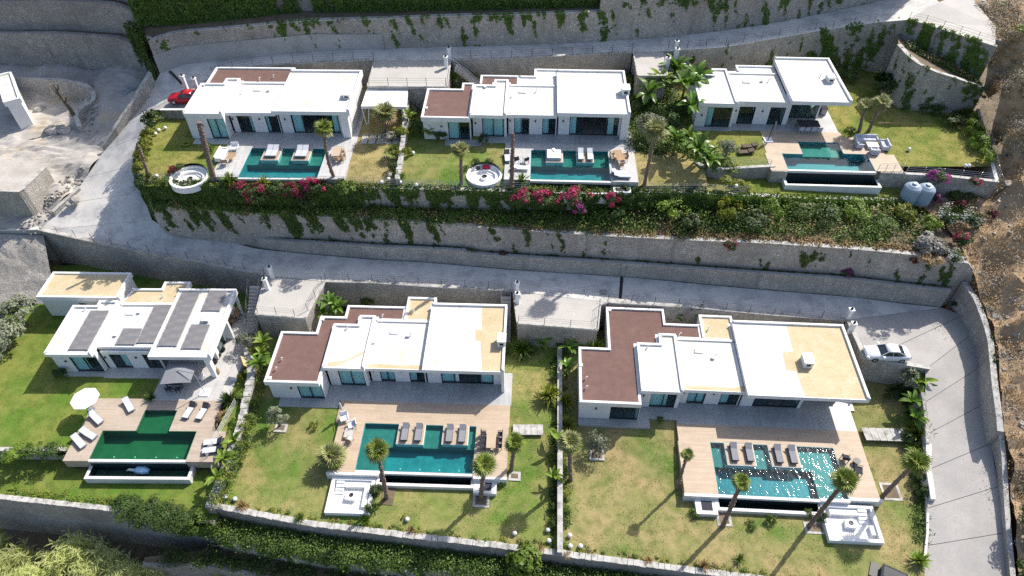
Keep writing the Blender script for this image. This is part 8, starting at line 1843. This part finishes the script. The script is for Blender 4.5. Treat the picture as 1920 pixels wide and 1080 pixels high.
cover('undergrowth', 13000, ('leaf', 'leaf_bright', 'leaf_dark', 'leaf'), row, .26, 73)
def shelf_f(rng):
    t = rng.uniform(0, 1); return (51.5 + 7.6 * t + rng.normal() * .3, 86 - 6.5 * t + rng.normal() * .4, 18.9 - 2.1 * t), rng.uniform(.4, .9)
cover('undergrowth', 5000, ('leaf', 'leaf_dark', 'leaf_dry'), shelf_f, .2, 74)
def cliff(rng):
    y = rng.uniform(67, 92); x = xl(y) + rng.uniform(.1, 4.5); return (x, y, hill(x, y) + .2), rng.uniform(.5, 1.6)
cover('dry_scrub', 24000, ('leaf_dry', 'leaf_silver', 'leaf_dry', 'leaf_olive', 'leaf_dry'), cliff, .16, 75, .42, 90)
cover('dry_grass', 20000, ('leaf_dry',), dry_bank, .2, 64)
def de_edge(rng):
    y = rng.uniform(27.5, 49); x = XDE(y) + (rng.uniform(.55, 1.0) if rng.uniform() < .45 else -rng.uniform(.1, .7)); return (x, y, zl(x, y)), rng.uniform(.2, .75)
cover('border_plants', 9000, ('leaf_dark', 'leaf', 'leaf_bright', 'leaf_yellow', 'leaf_dark'), de_edge, .17, 76)
def garden_edge(rng):
    x = rng.uniform(-43, 22); x = x + 5.5 if abs(x + 40.3) < 2.6 or abs(x + 3.2) < 2.5 else x; y = ip(x, [p[0] for p in UW[3:]], [p[1] for p in UW[3:]]) + rng.uniform(.1, .8); return (x, y, 12.4), rng.uniform(.25, .8)
cover('border_plants', 13000, ('leaf', 'leaf_dark', 'leaf_yellow'), garden_edge, .16, 65)
def planter(rng):
    x = rng.uniform(-34, 48); y = ip(x, [p[0] for p in LW], [p[1] for p in LW]) + rng.uniform(.25, .6); return (x, y, ip(x, [p[0] for p in LW], [p[2] for p in LW]) - .12), rng.uniform(.1, .4)
cover('border_plants', 7000, ('leaf_dark', 'ivy'), planter, .16, 66)
def hillf(rng):
    y = rng.uniform(14, 106); x = xl(y) + abs(rng.normal()) * 9 + .4; x = min(x, 99); return (x, y, hill(x, y) + .5 * fbm(x, y, 3, .35) * min(1, (x - xl(y)) / 2.5)), rng.uniform(.6, 2.1)
cover('dry_scrub', 90000, ('leaf_dry', 'leaf_dry', 'leaf_silver', 'leaf_dry', 'leaf_dry'), hillf, .16, 67, .42, 90)
def front_edge(rng):
    x = rng.uniform(-28, 40); y = YF(x) + rng.uniform(.5, 1.1); return (x, y, -1.0), rng.uniform(.15, .45)
cover('border_plants', 6000, ('leaf', 'leaf_dry', 'leaf_yellow', 'leaf'), front_edge, .14, 68)
def f_edge(rng):
    x = rng.uniform(-60, -34); y = YFF(x) + rng.uniform(.5, 1.2); return (x, y, -1.72), rng.uniform(.2, .5)
cover('border_plants', 6000, ('leaf_bright', 'leaf_yellow', 'leaf'), f_edge, .15, 69)
def fd_edge(rng):
    y = rng.uniform(31, 50); x = XFD(y) + rng.uniform(-.2, 1.1); return (x, y, rng.uniform(-.3, .8)), rng.uniform(.3, .8)
cover('border_plants', 7000, ('leaf', 'leaf_bright', 'leaf_yellow', 'leaf_dark'), fd_edge, .18, 70)
def roadside(rng):
    y = rng.uniform(28, 46); x = XER(y) - rng.uniform(.1, 1.0); return (x, y, zl(x, y)), rng.uniform(.3, .9)
cover('border_plants', 7000, ('leaf_dark', 'leaf', 'leaf_dark'), roadside, .18, 71)
# short grass standing on the lawns, so that their surface is not a flat print
def lawn_tufts(idx, n, mat, seed):
    rng = np.random.default_rng(seed); me = LAWNS[idx].data; me.calc_loop_triangles(); tri = np.array([[me.vertices[i].co[:] for i in t.vertices] for t in me.loop_triangles])
    ar = np.linalg.norm(np.cross(tri[:, 1] - tri[:, 0], tri[:, 2] - tri[:, 0]), axis=1); k = rng.choice(len(tri), n, p=ar / ar.sum()); a = rng.uniform(size=(n, 2)); f = a.sum(1) > 1; a[f] = 1 - a[f]
    p = tri[k, 0] + (tri[k, 1] - tri[k, 0]) * a[:, :1] + (tri[k, 2] - tri[k, 0]) * a[:, 1:]
    m_ = np.array([mn.fractal(Vector((q[0] * .35, q[1] * .35, seed)), 1, 2, 3) for q in p]); p = p[m_ > -.12]; n = len(p)
    an = rng.uniform(0, 6.28, n); hgt = rng.uniform(.02, .07, n)[:, None]; d = np.stack([np.cos(an), np.sin(an), np.zeros(n)], 1) * .05; ln = rng.normal(size=(n, 3)) * .04; ln[:, 2] = 0
    up = np.array([[0, 0, 1.0]]) * hgt + ln
    return tag(link('grass', np_mesh('grass', np.stack([p - d, p + d, p + up], 1), 3, me.materials[0])), kind='stuff')
for i, (n, mat) in enumerate(((14000, 'leaf_bright'), (6000, 'leaf_dry'), (9000, 'leaf'), (6000, 'leaf_dry'), (16000, 'leaf_bright'), (5000, 'leaf_bright'), (22000, 'leaf'), (22000, 'leaf'), (18000, 'leaf_bright'), (7000, 'leaf_bright'))): lawn_tufts(i, n, mat, 80 + i)
# --- giant reeds at the bottom left
def reed_mesh(seed, n=46):
    rng = np.random.default_rng(seed); q = []
    for i in range(n):
        a = rng.uniform(0, 6.28); ra = rng.uniform(0, .9); b = np.array([math.cos(a) * ra, math.sin(a) * ra, 0]); h = rng.uniform(2.6, 4.4); ln = rng.normal(size=2) * .5 + np.array([-.5, -.35])
        pts = [b + np.array([ln[0] * f * f, ln[1] * f * f, h * f - .25 * h * f ** 3]) for f in np.linspace(0, 1, 7)]; w_ = np.array([.025, 0, 0])
        for p0, p1 in zip(pts, pts[1:]): q.append([p0 - w_, p0 + w_, p1 + w_ * .8, p1 - w_ * .8])
        for f in np.linspace(.3, 1, 22):
            k = min(5, int(f * 6)); p = pts[k] + (pts[k + 1] - pts[k]) * (f * 6 - k); az = rng.uniform(0, 6.28); d = np.array([math.cos(az) - .4, math.sin(az) - .3, rng.uniform(-.1, .5)]); d /= np.linalg.norm(d); l = rng.uniform(.35, .75); wv = np.cross(d, [0, 0, 1.0]); wv = wv / np.linalg.norm(wv) * .035
            m1 = p + d * l * .5; q.append([p, m1 + wv, p + d * l - np.array([0, 0, .2 * l]), m1 - wv])
    return np_mesh('foliage', np.array(q), 4, M['leaf_reed'])
RD = [reed_mesh(200 + i) for i in range(3)]
for i, (lab, u, v, s) in enumerate((('giant reed clump at the bottom left corner', 20, 1105, 1.0), ('giant reed clump at the left edge, behind the corner one', 15, 1050, .95), ('giant reed clump second from the left edge', 62, 1085, 1.05), ('giant reed clump under the white coping, left of centre', 95, 1120, 1.1), ('giant reed clump under the white coping, centre', 135, 1085, 1.0), ('tall giant reed clump reaching up the dark wall', 172, 1075, 1.15),
                                    ('giant reed clump before the tall one at the bottom edge', 190, 1120, 1.05), ('giant reed clump right of the tall one', 225, 1085, 1.1), ('giant reed clump below the large dark bush', 262, 1110, 1.05), ('rightmost giant reed clump of the thicket', 300, 1112, 1.0), ('lone giant reed tuft at the bottom edge right of the thicket', 425, 1125, .7), ('giant reed clump low in the corner thicket', 50, 1140, 1.0))):
    o = link('giant_reed', RD[i % 3], None, W(u, v - 18, -8.9), .35 * (i % 5) - .7); o.scale = (s * 1.25, s * 1.25, s * 1.15); tag(o, lab, 'reeds')
